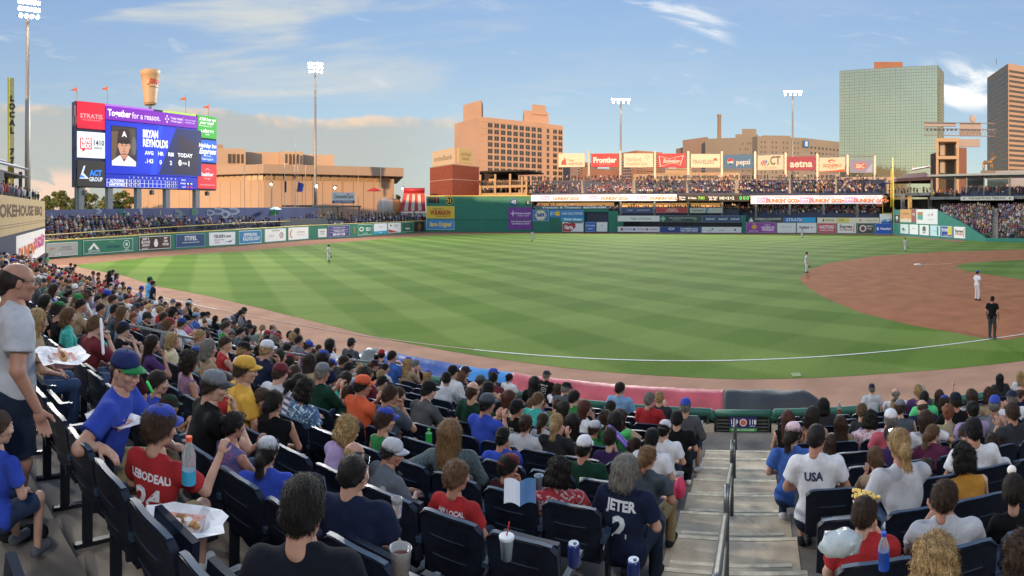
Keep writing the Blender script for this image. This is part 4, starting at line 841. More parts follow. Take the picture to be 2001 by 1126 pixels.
BS(1797, 1815, 440, 459.5, '#e0e6e2', [T('BANK', .5, .24, .16, '#4a544e')], 'white lower board with a grey building emblem', '#f0f6f4', [('r', .5, .6, .36, .4, '#5a665e'), ('t', .5, .86, .3, .16, '#5a665e')])
BS(1818, 1837, 441, 461, '#bcdfe4', [T('vision', .5, .5, .16, '#7ab4c0')], 'light blue lower board on the teal wall', '#e0f2f4')
BS(1839.5, 1861, 442, 463, '#24489c', [T('RYAN', .34, .62, .30, '#e8ecf4', b=.04, w=.5), T('www.ryanbs', .4, .16, .1, '#d0d8e8')], 'deep blue lower board with a yellow half', '#d8e0ee', [('r', .76, .56, .36, .78, '#d4cc4a')])
BS(1864, 1886, 443.5, 465.5, '#f0f0ea', [T('Express', .46, .62, .26, '#3a3a3a', b=.03, w=.7), T('KITCHENS', .46, .34, .18, '#c04a42', w=.66)], 'white express board, last board on the teal wall', '#f6f8f4', [([(-.5, -.5), (.2, -.5), (.5, .5), (0, .5)], .88, .5, .12, .8, '#d89a3c')])
rs = thing('side_stand', 'packed right stand with terrace, flat roof and concourse', 'stand', (*Q(1900, 125), 0))
spots = []
for i in range(17):
 d_ = .8 + i*1.0; b = MB(); px0 = 1838 if i > 9 else 1838 + (9-i)*9; zz = .5 + i*.36
 pbox(b, px0, SWD(px0)+d_, 2060, SWD(2060)+d_, 1.05, -.2, zz); b.build('stand_step', mat('stand_concrete'), rs)
 px = px0 + 2.
 while px < 2050:
  D = SWD(px)+d_+.5
  if not 1938 < px < 1951 and rng.random() < .93: spots.append((*Q(px, D), zz, face_home(*Q(px, D), 40, 30), rng.random() > .06, 1.0))
  px += .52/D*F
st = MB()
for i in range(17): pbox(st, 1939, SWD(1939)+.78+i, 1950, SWD(1950)+.78+i, 1.05, 0, .54+i*.36)
st.build('stair', slabm, rs)
b = MB(); pbox(b, 1838, SWD(1838)+17.6, 2060, SWD(2060)+17.6, .3, 0, Zp(418, 128)); b.build('parapet', mat('pale_concrete', (.5, .46, .38), .8), rs)
for i in range(3):
 zz = Zp(416, 128) + i*.5 - .6; b = MB(); pbox(b, 1846, SWD(1846)+19.2+i*1.1, 2060, SWD(2060)+19.2+i*1.1, 1.1, 0, zz); b.build('club_step', mat('deck_navy'), rs)
 px = 1848.
 while px < 2050:
  D = SWD(px)+19.6+i*1.1
  if rng.random() < .62: spots.append((*Q(px, D), zz, face_home(*Q(px, D), 40, 30), rng.random() > .25, 1.0))
  px += .62/D*F
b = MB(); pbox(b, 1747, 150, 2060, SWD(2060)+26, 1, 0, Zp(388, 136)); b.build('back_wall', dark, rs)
# terrace deck
b = MB(); pbox(b, 1817, 131, 2060, 121, 18, Zp(390, 130), Zp(384.5, 130)); b.build('deck_slab', mat('grey_concrete', (.20, .205, .20), .8), rs)
b = MB(); pbox(b, 1735, 146, 1818, 131.5, 14, Zp(377.5, 138)-.7, Zp(377.5, 138)); b.build('deck_slab', mat('grey_concrete'), rs)
for i in range(3):
 b = MB(); zz = Zp(384, 131)+.2+i*.55
 pbox(b, 1878, 127+i*1.2, 2060, 123+i*1.2, 1.2, Zp(386, 130), zz); b.build('terrace_step', mat('deck_navy'), rs)
 px = 1818.
 while px < 2050:
  D = np.interp(px, (1818, 1878, 2060), (131.5, 127.4, 123.4)) + i*1.2
  if rng.random() < .55 and not 1937 < px < 1946: spots.append((*Q(px, D), zz if px > 1878 else Zp(384, 131), face_home(*Q(px, D), 40, 30), rng.random() > .3, 1.0))
  px += .7/D*F
b = MB(); pbox(b, 1880, 132.5, 2060, 128, .3, Zp(378, 131), Zp(365.5, 131)); b.build('navy_screen', navyp, rs)
px = 1738.
while px < 1818:
 D = np.interp(px, (1735, 1818), (147.5, 133))
 for dd in (0, 3, 6):
  if rng.random() < .5: spots.append((*Q(px, D+dd), Zp(377.5, 138), face_home(*Q(px, D)), rng.random() > .6, 1.0))
 px += .8/D*F
for px in np.arange(1745, 1835, 5):
 D = np.interp(px, (1745, 1835), (141, 128))
 if rng.random() < .7: spots.append((*Q(px, D), Zp(412, D)-.9, face_home(*Q(px, D)), rng.random() > .6, 1.0))
for px in np.arange(1884, 2050, 4):
 if rng.random() < .4: spots.append((*Q(px, 134.5), Zp(376, 134), face_home(*Q(px, 130)), False, 1.0))
crowd('crowd', spots)
for i in range(22):
 px = 1736 + i*3.9; D = np.interp(px, (1735, 1818), (146.2, 131.7)); b = MB(); b.tube([(*Q(px, D), Zp(377.5, 138)), (*Q(px, D), Zp(369.5, 138))], .03, 4); b.build('baluster', steelg, rs)
b = MB(); b.tube([(*Q(1735, 146.2), Zp(369, 138)), (*Q(1818, 131.7), Zp(369, 138))], .05, 6); b.build('rail', steelg, rs)
roofz = Zp(341, 128)
b = MB(); pbox(b, 1812, 129, 2060, 120, 12, roofz-.45, roofz); b.build('roof', mat('roof_metal', (.33, .35, .33), .5, .3), rs)
for px in (1821, 1866, 1888, 1923, 1974): 
 b = MB(); x, y = Q(px, np.interp(px, (1812, 2060), (130, 121))); b.box(x-.14, x+.14, y-.14, y+.14, Zp(385, 130), roofz-.4); b.build('column', steelg, rs)
for px in (1764, 1778, 1817):
 b = MB(); x, y = Q(px, 139); b.box(x-.4, x+.4, y-.4, y+.4, 0, Zp(379, 138)); b.build('column', steelg if px != 1778 else mat('lit_tan'), rs)  # one column glows by emission in place of light falling on it
for px0, px1, y0, y1, c in ((1890, 1922, 346, 378, '#8f948c'), (1930, 1970, 346, 378, '#b9b7a0'), (1860, 1886, 392, 408, '#4c5a34')):
 b = MB(); pbox(b, px0, 139, px1, 137, .4, Zp(y1, 138), Zp(y0, 138)); b.build('back_panel', C(c), rs)
bk = lambda *a: a
board(1877, 1980.5, 384, 391.5, '#d9d7c6', [T('THE HARTFORD TERRACE', .5, .5, .56, '#6a655c', w=.70)], 'long cream sign reading the hartford terrace on the deck edge', D=(126.3, 122.8), group='terrace signs', shapes=[('o', .07, .5, .03, .5, '#6a655c'), ('o', .93, .5, .03, .5, '#6a655c')])
aw = thing('awning', 'large brown pyramid shaped canopy over the corner deck', 'awning', (*Q(1780, 143), 12)); b = MB()
z0, z1, z2 = Zp(356, 140), Zp(350, 140), Zp(338.5, 142); base = [Q(1735, 148), Q(1752, 138), Q(1822, 129), Q(1822, 148)]
vs = [(*p, z0) for p in base] + [(*p, z1) for p in base] + [(*Q(1775, 144), z2), (*Q(1808, 138), z2)]
b.add(vs, [(0, 1, 5, 4), (1, 2, 6, 5), (2, 3, 7, 6), (3, 0, 4, 7), (4, 5, 8), (5, 6, 9, 8), (6, 7, 9), (7, 4, 8, 9)]); b.build('canopy', mat('awning_cloth', (.105, .045, .040), .8, bump=.2, bscale=3), aw)
for px, D in ((1738, 147), (1778, 135.5), (1819, 130.5)):
 b = MB(); b.tube([(*Q(px, D), Zp(378, 138)), (*Q(px, D), z0)], .12, 6); b.build('post', steelg, aw)
parasol(1731, 356, 150, 16, '#2a2f5a', 'small navy parasol on the deck beside the foul pole', 2.6)
fpole = thing('foul_pole', 'tall yellow right field foul pole with lattice screen', 'foul pole', (*Q(1746, 136), 0), 'yellow foul poles')
ym = mat('foul_yellow', (.85, .68, .06), .45, var=.05)
b = MB(); b.tube([(*Q(1746.5, 136), -.2), (*Q(1745, 136), Zp(308, 136))], .17, 8); b.build('pole', ym, fpole, True)
b = MB()
for y in np.arange(330, 404, 2.4): b.tube([(*Q(1740.5, 136), Zp(y, 136)), (*Q(1745.5, 136), Zp(y+1.2, 136))], .05, 4)
b.tube([(*Q(1740.5, 136), Zp(405, 136)), (*Q(1741.5, 136), Zp(330, 136))], .06, 5); b.build('lattice', ym, fpole)
yf = thing('pole_bracket', 'thin yellow bracket frame beside the right foul pole', 'frame', (*Q(1734, 137), 6)); b = MB()
b.tube([(*Q(1725, 137), Zp(398, 137)), (*Q(1725, 137), Zp(417, 137)), (*Q(1746, 137), Zp(417, 137))], .09, 6); b.build('bar', ym, yf)
# ================================================================ billboards above the right field stand
BBD = dline([(1085, 172), (1400, 170), (1720, 160)])
def bill(px0, px1, y0, y1, bgc, texts, label, **k):
 d0, d1 = BBD(px0), BBD(px1); a, b = Q(px0, d0), Q(px1, d1); return sign('billboard', label, a, b, Zp(y1, (d0+d1)/2), Zp(y0, (d0+d1)/2), bgc, texts, .3, 'billboard', None, None, 'billboards on posts above the right field stand', **k)
cream = '#ded3b8'
bill(1091.5, 1142.5, 300, 326.5, cream, [T('THE', .38, .46, .16, '#8a6a5a', a='LEFT'), T('HARTFORD', .38, .22, .18, '#8a6a5a', a='LEFT', w=.56)], 'cream billboard with a small red stag emblem', shapes=[([(-.5, -.5), (.5, -.5), (.3, -.1), (.45, .3), (.2, .1), (.1, .5), (-.1, .1), (-.4, .0)], .21, .46, .22, .6, '#b04a3c')])
bill(1155, 1208, 300, 326.5, '#c92f3a', [T('Frontier', .5, .50, .40, '#f4e4e0', b=.05, w=.86), T('COMMUNICATIONS', .5, .22, .08, '#e8a0a0')], 'red billboard with the word frontier in white')
bill(1219, 1276, 300, 327, cream, [T('Hartford', .08, .56, .30, '#a8a088', a='LEFT', w=.5), T('HealthCare', .08, .24, .26, '#a8a088', a='LEFT', w=.72)], 'cream billboard with grey healthcare lettering and small squares', shapes=[([(-.5, -.1), (.1, -.5), (.5, .1), (-.1, .5)], .80, .74, .16, .36, '#a8966a'), ([(-.5, -.1), (.1, -.5), (.5, .1), (-.1, .5)], .80, .74, .11, .25, cream)])
bill(1285, 1339, 300, 327.5, '#c6303c', [T('Budweiser', .5, .46, .30, '#f0d8d0', i=.25, b=.02, w=.62)], 'red billboard with a white bow tie outline and script', shapes=[([(-.5, .42), (-.1, .22), (.1, .30), (.5, .5), (.36, -.36), (.1, -.2), (-.1, -.26), (-.46, -.5)], .5, .46, .90, .84, '#ecd4cc'), ([(-.5, .42), (-.1, .22), (.1, .30), (.5, .5), (.36, -.36), (.1, -.2), (-.1, -.26), (-.46, -.5)], .5, .46, .84, .74, '#c6303c')])
bill(1350, 1407, 301, 327.5, cream, [T('TRAVELERS', .42, .40, .30, '#8a8470', i=.1, w=.74)], 'cream billboard with grey capitals and a little red umbrella', shapes=[([(-.5, -.4), (-.3, .3), (0, .5), (.3, .3), (.5, -.4)], .84, .60, .16, .24, '#cc4a38')])
bill(1413, 1471, 302, 329.5, '#5d7f9e', [T('pepsi', .68, .44, .38, '#eee6d6', b=.02, w=.46)], 'steel blue billboard with a round red and white ball', shapes=[('o', .25, .50, .21, .50, '#d8d4c8'), ([(-.5, 0), (-.35, .35), (0, .5), (.35, .35), (.5, 0), (.1, .1), (-.2, -.05)], .25, .52, .20, .48, '#cf3a3a'), ([(-.45, -.2), (-.1, -.1), (.2, -.2), (.5, -.1), (.3, -.4), (0, -.5), (-.3, -.4)], .25, .46, .18, .44, '#3f66a4')])
bill(1480.5, 1531, 303.5, 332, cream, [T('CT', .68, .60, .60, '#6e665a', b=.02, w=.4), T('nbcconnecticut', .5, .14, .10, '#a49a84')], 'cream billboard with large grey letters and a coloured feather fan', shapes=[([(-.1, -.5), (-.5, .0), (-.3, .4)], .26, .44, .3, .4, '#d86a3c'), ([(0, -.5), (-.3, .4), (.0, .5)], .27, .46, .3, .44, '#c0508a'), ([(0, -.5), (.05, .5), (.35, .4)], .29, .46, .3, .44, '#5a8ac0'), ([(.1, -.5), (.4, .35), (.5, -.1)], .31, .42, .3, .4, '#7ab060')])
bill(1538, 1593, 306, 333, '#a8505c', [T('aetna', .5, .46, .52, '#f0e2d0', b=.03, w=.80)], 'dull red billboard with lower case white lettering')
bill(1601, 1651, 308, 336, cream, [T('SIGNPRO', .5, .42, .24, '#b0703c', i=.2, b=.02, w=.74), T('DESIGN STUDIO', .5, .26, .06, '#b0703c')], 'cream billboard with orange lettering and an orange wedge along its foot', shapes=[([(-.5, -.5), (.5, -.5), (.5, .5), (.1, .05), (-.5, -.3)], .5, .09, .98, .18, '#c8603c'), ('o', .48, .76, .28, .22, '#b85a3c'), ('o', .50, .73, .18, .11, cream)])
bill(1660, 1706, 312, 338, '#8f92a8', [T('SBC', .45, .5, .3, '#f0c8b8', b=.05, w=.36)], 'grey mauve billboard with an orange red oval', shapes=[('o', .46, .52, .52, .5, '#d8604c'), ([(-.5, -.5), (.5, .5), (.5, -.5)], .82, .4, .3, .7, '#a8b0c8')])
pts = [1151, 1212.5, 1280, 1345, 1410.5, 1475.5, 1535, 1597, 1656, 1709]
for i, px in enumerate(pts):
 t = thing('billboard_post', ['slim steel post left of the red frontier billboard', 'slim steel post left of the cream healthcare billboard', 'slim steel post left of the bow tie billboard', 'slim steel post left of the travelers billboard', 'slim steel post left of the pepsi billboard', 'slim steel post left of the CT billboard', 'slim steel post left of the aetna billboard', 'slim steel post left of the signpro billboard', 'slim steel post left of the mauve billboard', 'last slim steel post right of the mauve billboard'][i], 'post', (*Q(px, BBD(px)+.6), 8), 'posts holding the billboards')
 b = MB(); x, y = Q(px, BBD(px)+.6); yt = np.interp(px, (1151, 1480, 1709), (294, 296, 304)); b.box(x-.32, x+.32, y-.3, y+.3, 6, Zp(yt, BBD(px))); b.build('post', galv, t)
 if i < 9:
  b = MB(); y2 = np.interp(px, (1151, 1480, 1709), (329, 332, 340)); nx = pts[i+1]
  b.tube([(*Q(px, BBD(px)+.7), Zp(y2, 168)), (*Q(nx, BBD(nx)+.7), Zp(y2+1, 168))], .14, 5); b.tube([(*Q(px, BBD(px)+.7), Zp(y2-29, 168)), (*Q(nx, BBD(nx)+.7), Zp(y2-28, 168))], .14, 5); b.build('cross_rail', galv, t)
# ================================================================ brick bar building, decks and bank signs
bb = thing('brick_building', 'red brick corner building with bank signs on its roof', 'building', (*Q(885, 178), 0))
P = [Q(840, 181), Q(884, 168), Q(936, 178), Q(925, 205), Q(850, 210)]
b = MB(); b.prism(P, 0, Zp(326, 174)); b.build('wall', brick, bb)
b = MB(); c = Vector((sum(p[0] for p in P)/5, sum(p[1] for p in P)/5)); b.prism([tuple(c + (Vector(p)-c)*1.012) for p in P], Zp(326, 174), Zp(324, 174)); b.build('cornice', mat('cornice_tan', (.4, .25, .17), .8), bb)
for z in (Zp(353, 174),):
 b = MB(); b.prism([tuple(c + (Vector(p)-c)*1.004) for p in P], z, z+.18); b.build('band', mat('band_pale', (.55, .42, .34), .8), bb)
sign('roof_sign', 'cream bank sign on the left roof edge of the brick building', Q(845, 179.5), Q(887, 167.5), Zp(323, 173), Zp(292.5, 173), '#d8c4a4', [T('unitedbank', .5, .46, .34, '#9a8e7c', w=.84)], .4, 'sign', group='bank roof signs')
sign('roof_sign', 'cream two line bank sign on the right roof edge of the brick building', Q(896, 169), Q(924, 174), Zp(320.5, 173), Zp(292, 173), '#dcc48c', [T('united', .5, .64, .28, '#a8925c', w=.7), T('bank', .5, .34, .28, '#a8925c', w=.52)], .4, 'sign', group='bank roof signs')
dk = thing('deck_building', 'open tan party decks beside the brick building, crowded with people', 'building', (*Q(985, 172), 0))
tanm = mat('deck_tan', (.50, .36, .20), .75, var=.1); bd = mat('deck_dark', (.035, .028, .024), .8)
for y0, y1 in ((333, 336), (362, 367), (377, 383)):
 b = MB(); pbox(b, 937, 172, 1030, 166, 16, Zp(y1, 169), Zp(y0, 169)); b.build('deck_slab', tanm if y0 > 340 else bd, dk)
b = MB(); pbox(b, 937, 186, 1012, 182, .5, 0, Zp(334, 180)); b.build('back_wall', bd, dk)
for px in (939, 968, 997, 1020, 1029):
 b = MB(); x, y = Q(px, np.interp(px, (937, 1030), (171.5, 165.8))); b.box(x-.28, x+.28, y-.28, y+.28, 0, Zp(340 if px < 1010 else 346, 168)); b.build('column', tanm, dk)
for k in range(26):
 px = 938 + k*3.5; D = np.interp(px, (937, 1030), (171.3, 165.3)); b = MB(); b.tube([(*Q(px, D), Zp(362, 169)), (*Q(px, D), Zp(354.5, 169))], .04, 4); b.build('baluster', tanm, dk)
b = MB(); b.tube([(*Q(937, 171.3), Zp(354, 169)), (*Q(1030, 165.3), Zp(354, 169))], .07, 5); b.build('rail', tanm, dk)
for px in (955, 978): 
 b = MB(); pbox(b, px, 184, px+13, 183.5, .3, Zp(360, 183), Zp(349, 183)); b.build('lit_panel', mat('lit_tan'), dk)  # deck panels glow through their own material
dp = [(*Q(px+rng.normal(0, 1), D), Zp(362.3, 169), face_home(*Q(px, D)), False, 1.0) for px in np.arange(939, 1036, 2.6) for D in (169.5, 173) if rng.random() < .75]
dp += [(*Q(px, 170), Zp(377, 169), face_home(*Q(px, 170)), False, 1.0) for px in np.arange(941, 1034, 3) if rng.random() < .6]
crowd('crowd', dp)
parasol(1015, 338, 168, 18, '#2a2620', 'dark flat parasol at the right end of the party deck', 2.6)
# ================================================================ buildings behind
glassd = mat('dark_window', (.055, .06, .055), .12, .0, var=.5, vscale=.08, spec=.9)
def facade(t, A, B, z0, z1, nx, nz, fw=.62, fh=.55, m=None, x0=0.0, x1=1.0, depth=.25, name='window', stuff=False, skip=None, frame=None):
 """rows of recessed-frame windows standing on the face from plan point A to B"""
 A, B = Vector(A), Vector(B); d = (B-A); Lx = d.length; d = d/Lx; nn = Vector((-d.y, d.x)); nn = nn if nn.dot(A+B) < 0 else -nn
 w = Lx*(x1-x0)/nx; h = (z1-z0)/nz; W, Hh = w*fw, h*fh
 def boxat(mb, cx, cz):
  p = A + d*cx; q = [p - d*W/2 + nn*.06, p + d*W/2 + nn*.06, p + d*W/2 - nn*depth, p - d*W/2 - nn*depth]
  mb.prism([tuple(v) for v in q], cz-Hh/2, cz+Hh/2)
 m = m or glassd
 if stuff:
  mb = MB()
  for i in range(nx):
   for j in range(nz):
    if not (skip and skip(i, j)): boxat(mb, Lx*x0 + w*(i+.5), z0 + h*(j+.5))
  mb.build(name, m, t, kind='stuff'); return
 base = MB(); boxat(base, 0, 0); me = base.mesh(name, m)
 fr = None
 if frame:
  f = MB(); p = A
  for s in (-1, 1):
   q = [p + d*(s*W/2-.09) + nn*.12, p + d*(s*W/2+.09) + nn*.12, p + d*(s*W/2+.09) - nn*.05, p + d*(s*W/2-.09) - nn*.05]; f.prism([tuple(v) for v in q], -Hh/2, Hh/2)
  q = [p - d*.05 + nn*.10, p + d*.05 + nn*.10, p + d*.05 - nn*.05, p - d*.05 - nn*.05]; f.prism([tuple(v) for v in q], -Hh/2, Hh/2)
  fr = f.mesh('frame', frame)
 for i in range(nx):
  for j in range(nz):
   if skip and skip(i, j): continue
   off = Vector((*(d*(Lx*x0 + w*(i+.5))), z0 + h*(j+.5)))
   o = bpy.data.objects.new(name, me); COL.objects.link(o); o.parent = t; o.matrix_parent_inverse = Matrix.Translation(-base_of(t)); o.location = off
   if fr:
    f_ = bpy.data.objects.new('frame', fr); COL.objects.link(f_); f_.parent = o
def bld(name, label, poly, z1, m, z0=0, cat='building', group=None, parent=None, part='wall'):
 t = parent or thing(name, label, cat, (*poly[0], 0), group); b = MB(); b.prism(poly, z0, z1); b.build(part, m, t); return t
stone = lambda n, c: mat(n, c, .88, var=.07, vscale=.06, bump=.05, bscale=1.5)
hotelm = stone('hotel_concrete', (.58, .385, .265))
# hotel tower
hp = [Q(888, 345), Q(936, 318), Q(1100, 352), Q(1062, 395)]
hz = Zp(228, 318); ht = bld('hotel_tower', 'tall peach coloured hotel tower with a grid of dark windows', hp, hz, hotelm)
bld(None, None, [Q(905, 338), Q(941, 322), Q(944, 338), Q(912, 352)], hz+10.5, hotelm, hz-1, parent=ht, part='roof_block')
bld(None, None, [Q(1024, 341), Q(1072, 350), Q(1064, 368), Q(1022, 358)], hz+8, hotelm, hz-1, parent=ht, part='roof_block')
bld(None, None, [Q(1040, 343), Q(1067, 348), Q(1062, 362), Q(1040, 356)], hz+12, hotelm, hz+6, parent=ht, part='roof_block')
A, Bb = Vector(hp[1]), Vector(hp[2])
facade(ht, A, Bb, hz-55, hz-2.5, 9, 14, .76, .70, x0=.085, x1=.735, frame=hotelm)
facade(ht, A, Bb, hz-55, hz-2.5, 1, 14, .60, .66, x0=.775, x1=.835, frame=hotelm)
facade(ht, A, Bb, hz-55, hz-2.5, 2, 14, .76, .66, x0=.86, x1=1.0, frame=hotelm)
b = MB()
for j in range(15):
 d = (Bb-A).normalized(); nn = Vector((d.y, -d.x)); p0 = A + d*.0; p1 = Bb; z = hz-55+52.5/14*j
 b.prism([tuple(p0+nn*.18), tuple(p1+nn*.18), tuple(p1-nn*.1), tuple(p0-nn*.1)], z-.12, z+.12)
b.build('floor_band', hotelm, ht)
# arts building (theatre) behind the left field
am = stone('arts_concrete', (.56, .41, .28)); am2 = stone('arts_panel', (.46, .35, .25))
ap = [Q(235, 205), Q(340, 196), Q(775, 190), Q(800, 235), Q(240, 260)]
D0 = 192
ar = bld('arts_building', 'long tan concrete arts building with a flat overhanging roof', [Q(240, 215), Q(515, 188), Q(770, 204), Q(760, 250), Q(260, 260)], Zp(347, 195), am)
bld(None, None, [Q(232, 213), Q(515, 184), Q(789, 201), Q(775, 255), Q(255, 262)], Zp(326, 195), am2, Zp(343, 195), parent=ar, part='roof_fascia')
bld(None, None, [Q(246, 217), Q(515, 189), Q(762, 206), Q(750, 240), Q(270, 250)], Zp(342.9, 195), mat('arts_recess', (.10, .08, .06), .7), Zp(348, 195), parent=ar, part='window_band')
for (pA, DA), (pB, DB), n in (((415, 196.4), (515, 187.7), 9), ((517, 187.7), (764, 203.4), 14)):
 facade(ar, Q(pA, DA), Q(pB, DB), Zp(353.5, 193), Zp(342.5, 193), n, 1, .86, .92, m=mat('amber_window', (.42, .30, .16), .25, spec=.8), depth=.15)
for a_, b_, y0, y1, d_ in ((412, 480, 290, 326, 205), (480, 560, 297, 326, 214), (548, 592, 296, 326, 207), (590, 653, 302, 326, 216), (424, 436, 282, 300, 214)):
 bld(None, None, plan_quad(a_, d_, b_, d_+1, 25), Zp(y0, d_), am, Zp(330, d_), parent=ar, part='roof_block')
for a_, b_ in ((444, 478), (556, 586)):
 facade(ar, Q(a_, 204.9), Q(b_, 206), Zp(320, 205), Zp(300, 205), 4, 1, .6, .9, m=mat('arts_recess'), depth=.2)
for k in range(26):
 px = 250 + k*20; DD = dline([(240, 215), (515, 188), (770, 204)])(px) - .04; b = MB(); b.slab(Q(px, DD), Q(px+.7, DD), 0, Zp(355, 195), .1); b.build('panel_joint', mat('joint_dark', (.22, .15, .10), .9), ar)
sg = sign('picnic_sign', 'white pavilion sign with grey lettering over a navy strip', Q(649, 146), Q(693, 147), Zp(397.5, 146), Zp(376, 146), '#d9dadb', [T('ConnectiCare', .5, .62, .34, '#6a6e74', w=.86), T('PICNIC PAVILION', .5, .13, .15, '#e8e8f0', w=.8)], .3, 'sign', shapes=[('r', .5, .13, .99, .25, '#3a3f6e'), ([(0, -.5), (.5, .2), (0, .5), (-.5, .2)], .72, .84, .05, .2, '#c84a3c')])
pv = thing('pavilion', 'low dark flat roofed picnic pavilion under the white sign', 'pavilion', (*Q(660, 140), 3)); b = MB()
pbox(b, 610, 128, 706, 147, 9, Zp(404, 138)-.1, Zp(401.5, 138)); b.build('roof', mat('pavilion_roof', (.13, .135, .12), .6), pv)
for px, D in ((615, 130), (660, 139), (702, 147)):
 b = MB(); x, y = Q(px, D); b.box(x-.12, x+.12, y-.12, y+.12, 0, Zp(404, 138)-.1); b.build('post', steelg, pv)
# inflatable slide
sl = thing('inflatable_slide', 'red and white inflatable slide at the end of the picnic deck', 'slide', (*Q(808, 164), 0)); D = 164
b = MB(); A = [Vector((*Q(px, D), Zp(y, D))) for px, y in ((782, 414), (832, 414), (829, 368), (790, 368))]; dp_ = Vector((*Q(800, 1), 0))*5
b.add(A + [a + dp_ for a in A], [(0, 1, 2, 3), (7, 6, 5, 4), (0, 3, 7, 4), (1, 5, 6, 2), (3, 2, 6, 7)]); b.build('body', mat('slide_red', (.52, .035, .05), .45), sl)
for px0, px1, q0, q1 in ((789, 797, 796, 800), (803, 810, 806, 811), (817, 824, 816, 822)):
 b = MB(); A = [Vector((*Q(px, D-.3), Zp(y, D))) for px, y in ((px0, 412), (px1, 412), (q1, 380), (q0, 380))]; b.add(A + [a + dp_*.1 for a in A], [(0, 1, 2, 3), (0, 3, 7, 4), (1, 5, 6, 2), (3, 2, 6, 7)]); b.build('chute', mat('slide_white', (.72, .62, .56), .5), sl)
b = MB(); b.tube([(*Q(789, D-.2), Zp(372, D)), (*Q(830, D-.2), Zp(372, D))], .7, 10); b.build('arch', mat('slide_red'), sl, True)
b = MB(); d = Vector((*Q(808, 1), 0)); letters(b, 'slide', Vector((*Q(808, D-1.1), Zp(372, D))), Vector((d.y, -d.x, 0)), (0, 0, 1), .8, i if False else 0) if False else None
iw = thing('inflatable_bouncer', 'pale and orange inflatable bouncer beside the red slide', 'inflatable', (*Q(765, 166), 0)); b = MB()
for px, r, c in ((752, 2.6, 0), (762, 2.2, 0), (772, 2.4, 1)): b.sphere((*Q(px, 166), Zp(405, 166)), r, 7, c, (1, .8, 1.1))
b.build('body', [mat('bounce_white', (.62, .52, .44), .6), mat('bounce_orange', (.55, .22, .07), .6)], iw, True)
# flagpoles with flags
for px, y, D, flag, lab in ((408, 318, 118, '#26304e', 'flagpole with a limp dark flag left of the mast'), (457, 270, 125, None, 'thin tall bare mast between two flagpoles'), (471, 320, 124, '#b04a40', 'flagpole with a small furled red flag'), (530, 320, 122, '#3d48a0', 'flagpole with a blue flag, far left of the floodlight tower'), (475, 330, 120, None, 'short bare flagpole before the arts building'), (541, 322, 130, None, 'bare pole between the flags and the floodlight tower'), (700, 322, 160, None, 'bare light pole above the pavilion sign'), (744, 329, 160, None, 'bare light pole before the right end of the arts building'), (668, 316, 165, None, 'bare mast rising over the pavilion sign'), (788, 333, 166, None, 'bare pole at the end of the arts building'), (318, 321, 118, None, 'bare pole just right of the scoreboard middle'), (346, 321, 118, None, 'bare pole below the scoreboard right half')):
 if px in (318, 346): px += 160
 if px == 530: px = 582
 if px == 408: px = 556
 if px == 471: px = 575
 if px == 475: px = 530
 if px == 541: px = 597
 if px == 457: px = 577.5; D = 128
 t = thing('flagpole', lab, 'flagpole', (*Q(px, D), 0), 'poles before the arts building'); b = MB(); b.tube([(*Q(px, D), 0), (*Q(px, D), Zp(y, D))], [.09, .05], 6); b.build('pole', galv, t)
 if flag:
  b = MB(); n = 6; vs = []; L_ = {'#3d48a0': 12, '#26304e': 3.5, '#b04a40': 3}[flag]
  y0 = {'#3d48a0': 355, '#26304e': 352, '#b04a40': 339}[flag]
  for i in range(n+1):
   f_ = i/n; px2 = px + .4 + L_*f_; vs += [(*Q(px2, D+.25*math.sin(f_*7)), Zp(y0 + (5 if L_ > 5 else 4)*f_, D)), (*Q(px2-(.25*L_ if L_ > 5 else 0), D+.25*math.sin(f_*7+.6)), Zp(y0 + (20 if L_ > 5 else 24)*(1 if L_ > 3.2 else .4), D))]
  b.add(vs, [(2*i, 2*i+2, 2*i+3, 2*i+1) for i in range(n)]); b.build('flag', C(flag), t, True)
for px, y, D, lab in ((531, 357, 139, 'small round pole lamp left of the tower'), (620, 361, 139, 'small round pole lamp hung on the tower'), (656, 364, 150, 'small round lamp above the pavilion sign'), (788, 366, 165, 'small round lamp at the end of the arts building')):
 t = thing('area_light', lab, 'lamp', (*Q(px, D), Zp(y, D)), 'small area lights'); b = MB(); b.sphere((*Q(px, D), Zp(y, D)), .32, 6, 0); b.build('housing', lampbody, t); b = MB(); b.sphere((*Q(px-1.5, D-.3), Zp(y+3, D)), .22, 6, 0); b.build('bulb', lampm, t); b = MB(); b.tube([(*Q(px+.5, D+.35), Zp(y, D)), (*Q(px+.5, D+.35), 0)], .06, 5); b.build('pole', galv, t)
# grey office block with stepped roofs
og = stone('office_grey', (.27, .245, .20)); ogp = stone('office_sun_tint', (.40, .29, .22)); op = [Q(1378, 330), Q(1470, 322), Q(1480, 318), Q(1572, 326), Q(1640, 345), Q(1620, 420), Q(1390, 420)]  # side wings take a warmer stone with the sunlight painted in
of = bld('office_block', 'broad grey stone office block with small windows behind the billboards', op, Zp(268, 322), og)
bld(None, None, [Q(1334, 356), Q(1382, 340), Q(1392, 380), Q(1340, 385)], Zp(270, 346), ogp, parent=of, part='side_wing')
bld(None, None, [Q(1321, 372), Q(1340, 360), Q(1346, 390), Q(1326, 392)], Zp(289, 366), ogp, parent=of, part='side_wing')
bld(None, None, plan_quad(1437, 335, 1480, 334, 20), Zp(262, 334), og, Zp(270, 334), parent=of, part='roof_block')
bld(None, None, plan_quad(1450, 338, 1478, 338, 12), Zp(252, 338), og, Zp(264, 338), parent=of, part='roof_block')
bld(None, None, plan_quad(1490, 330, 1545, 332, 16), Zp(264.5, 330), og, Zp(270, 330), parent=of, part='roof_block')
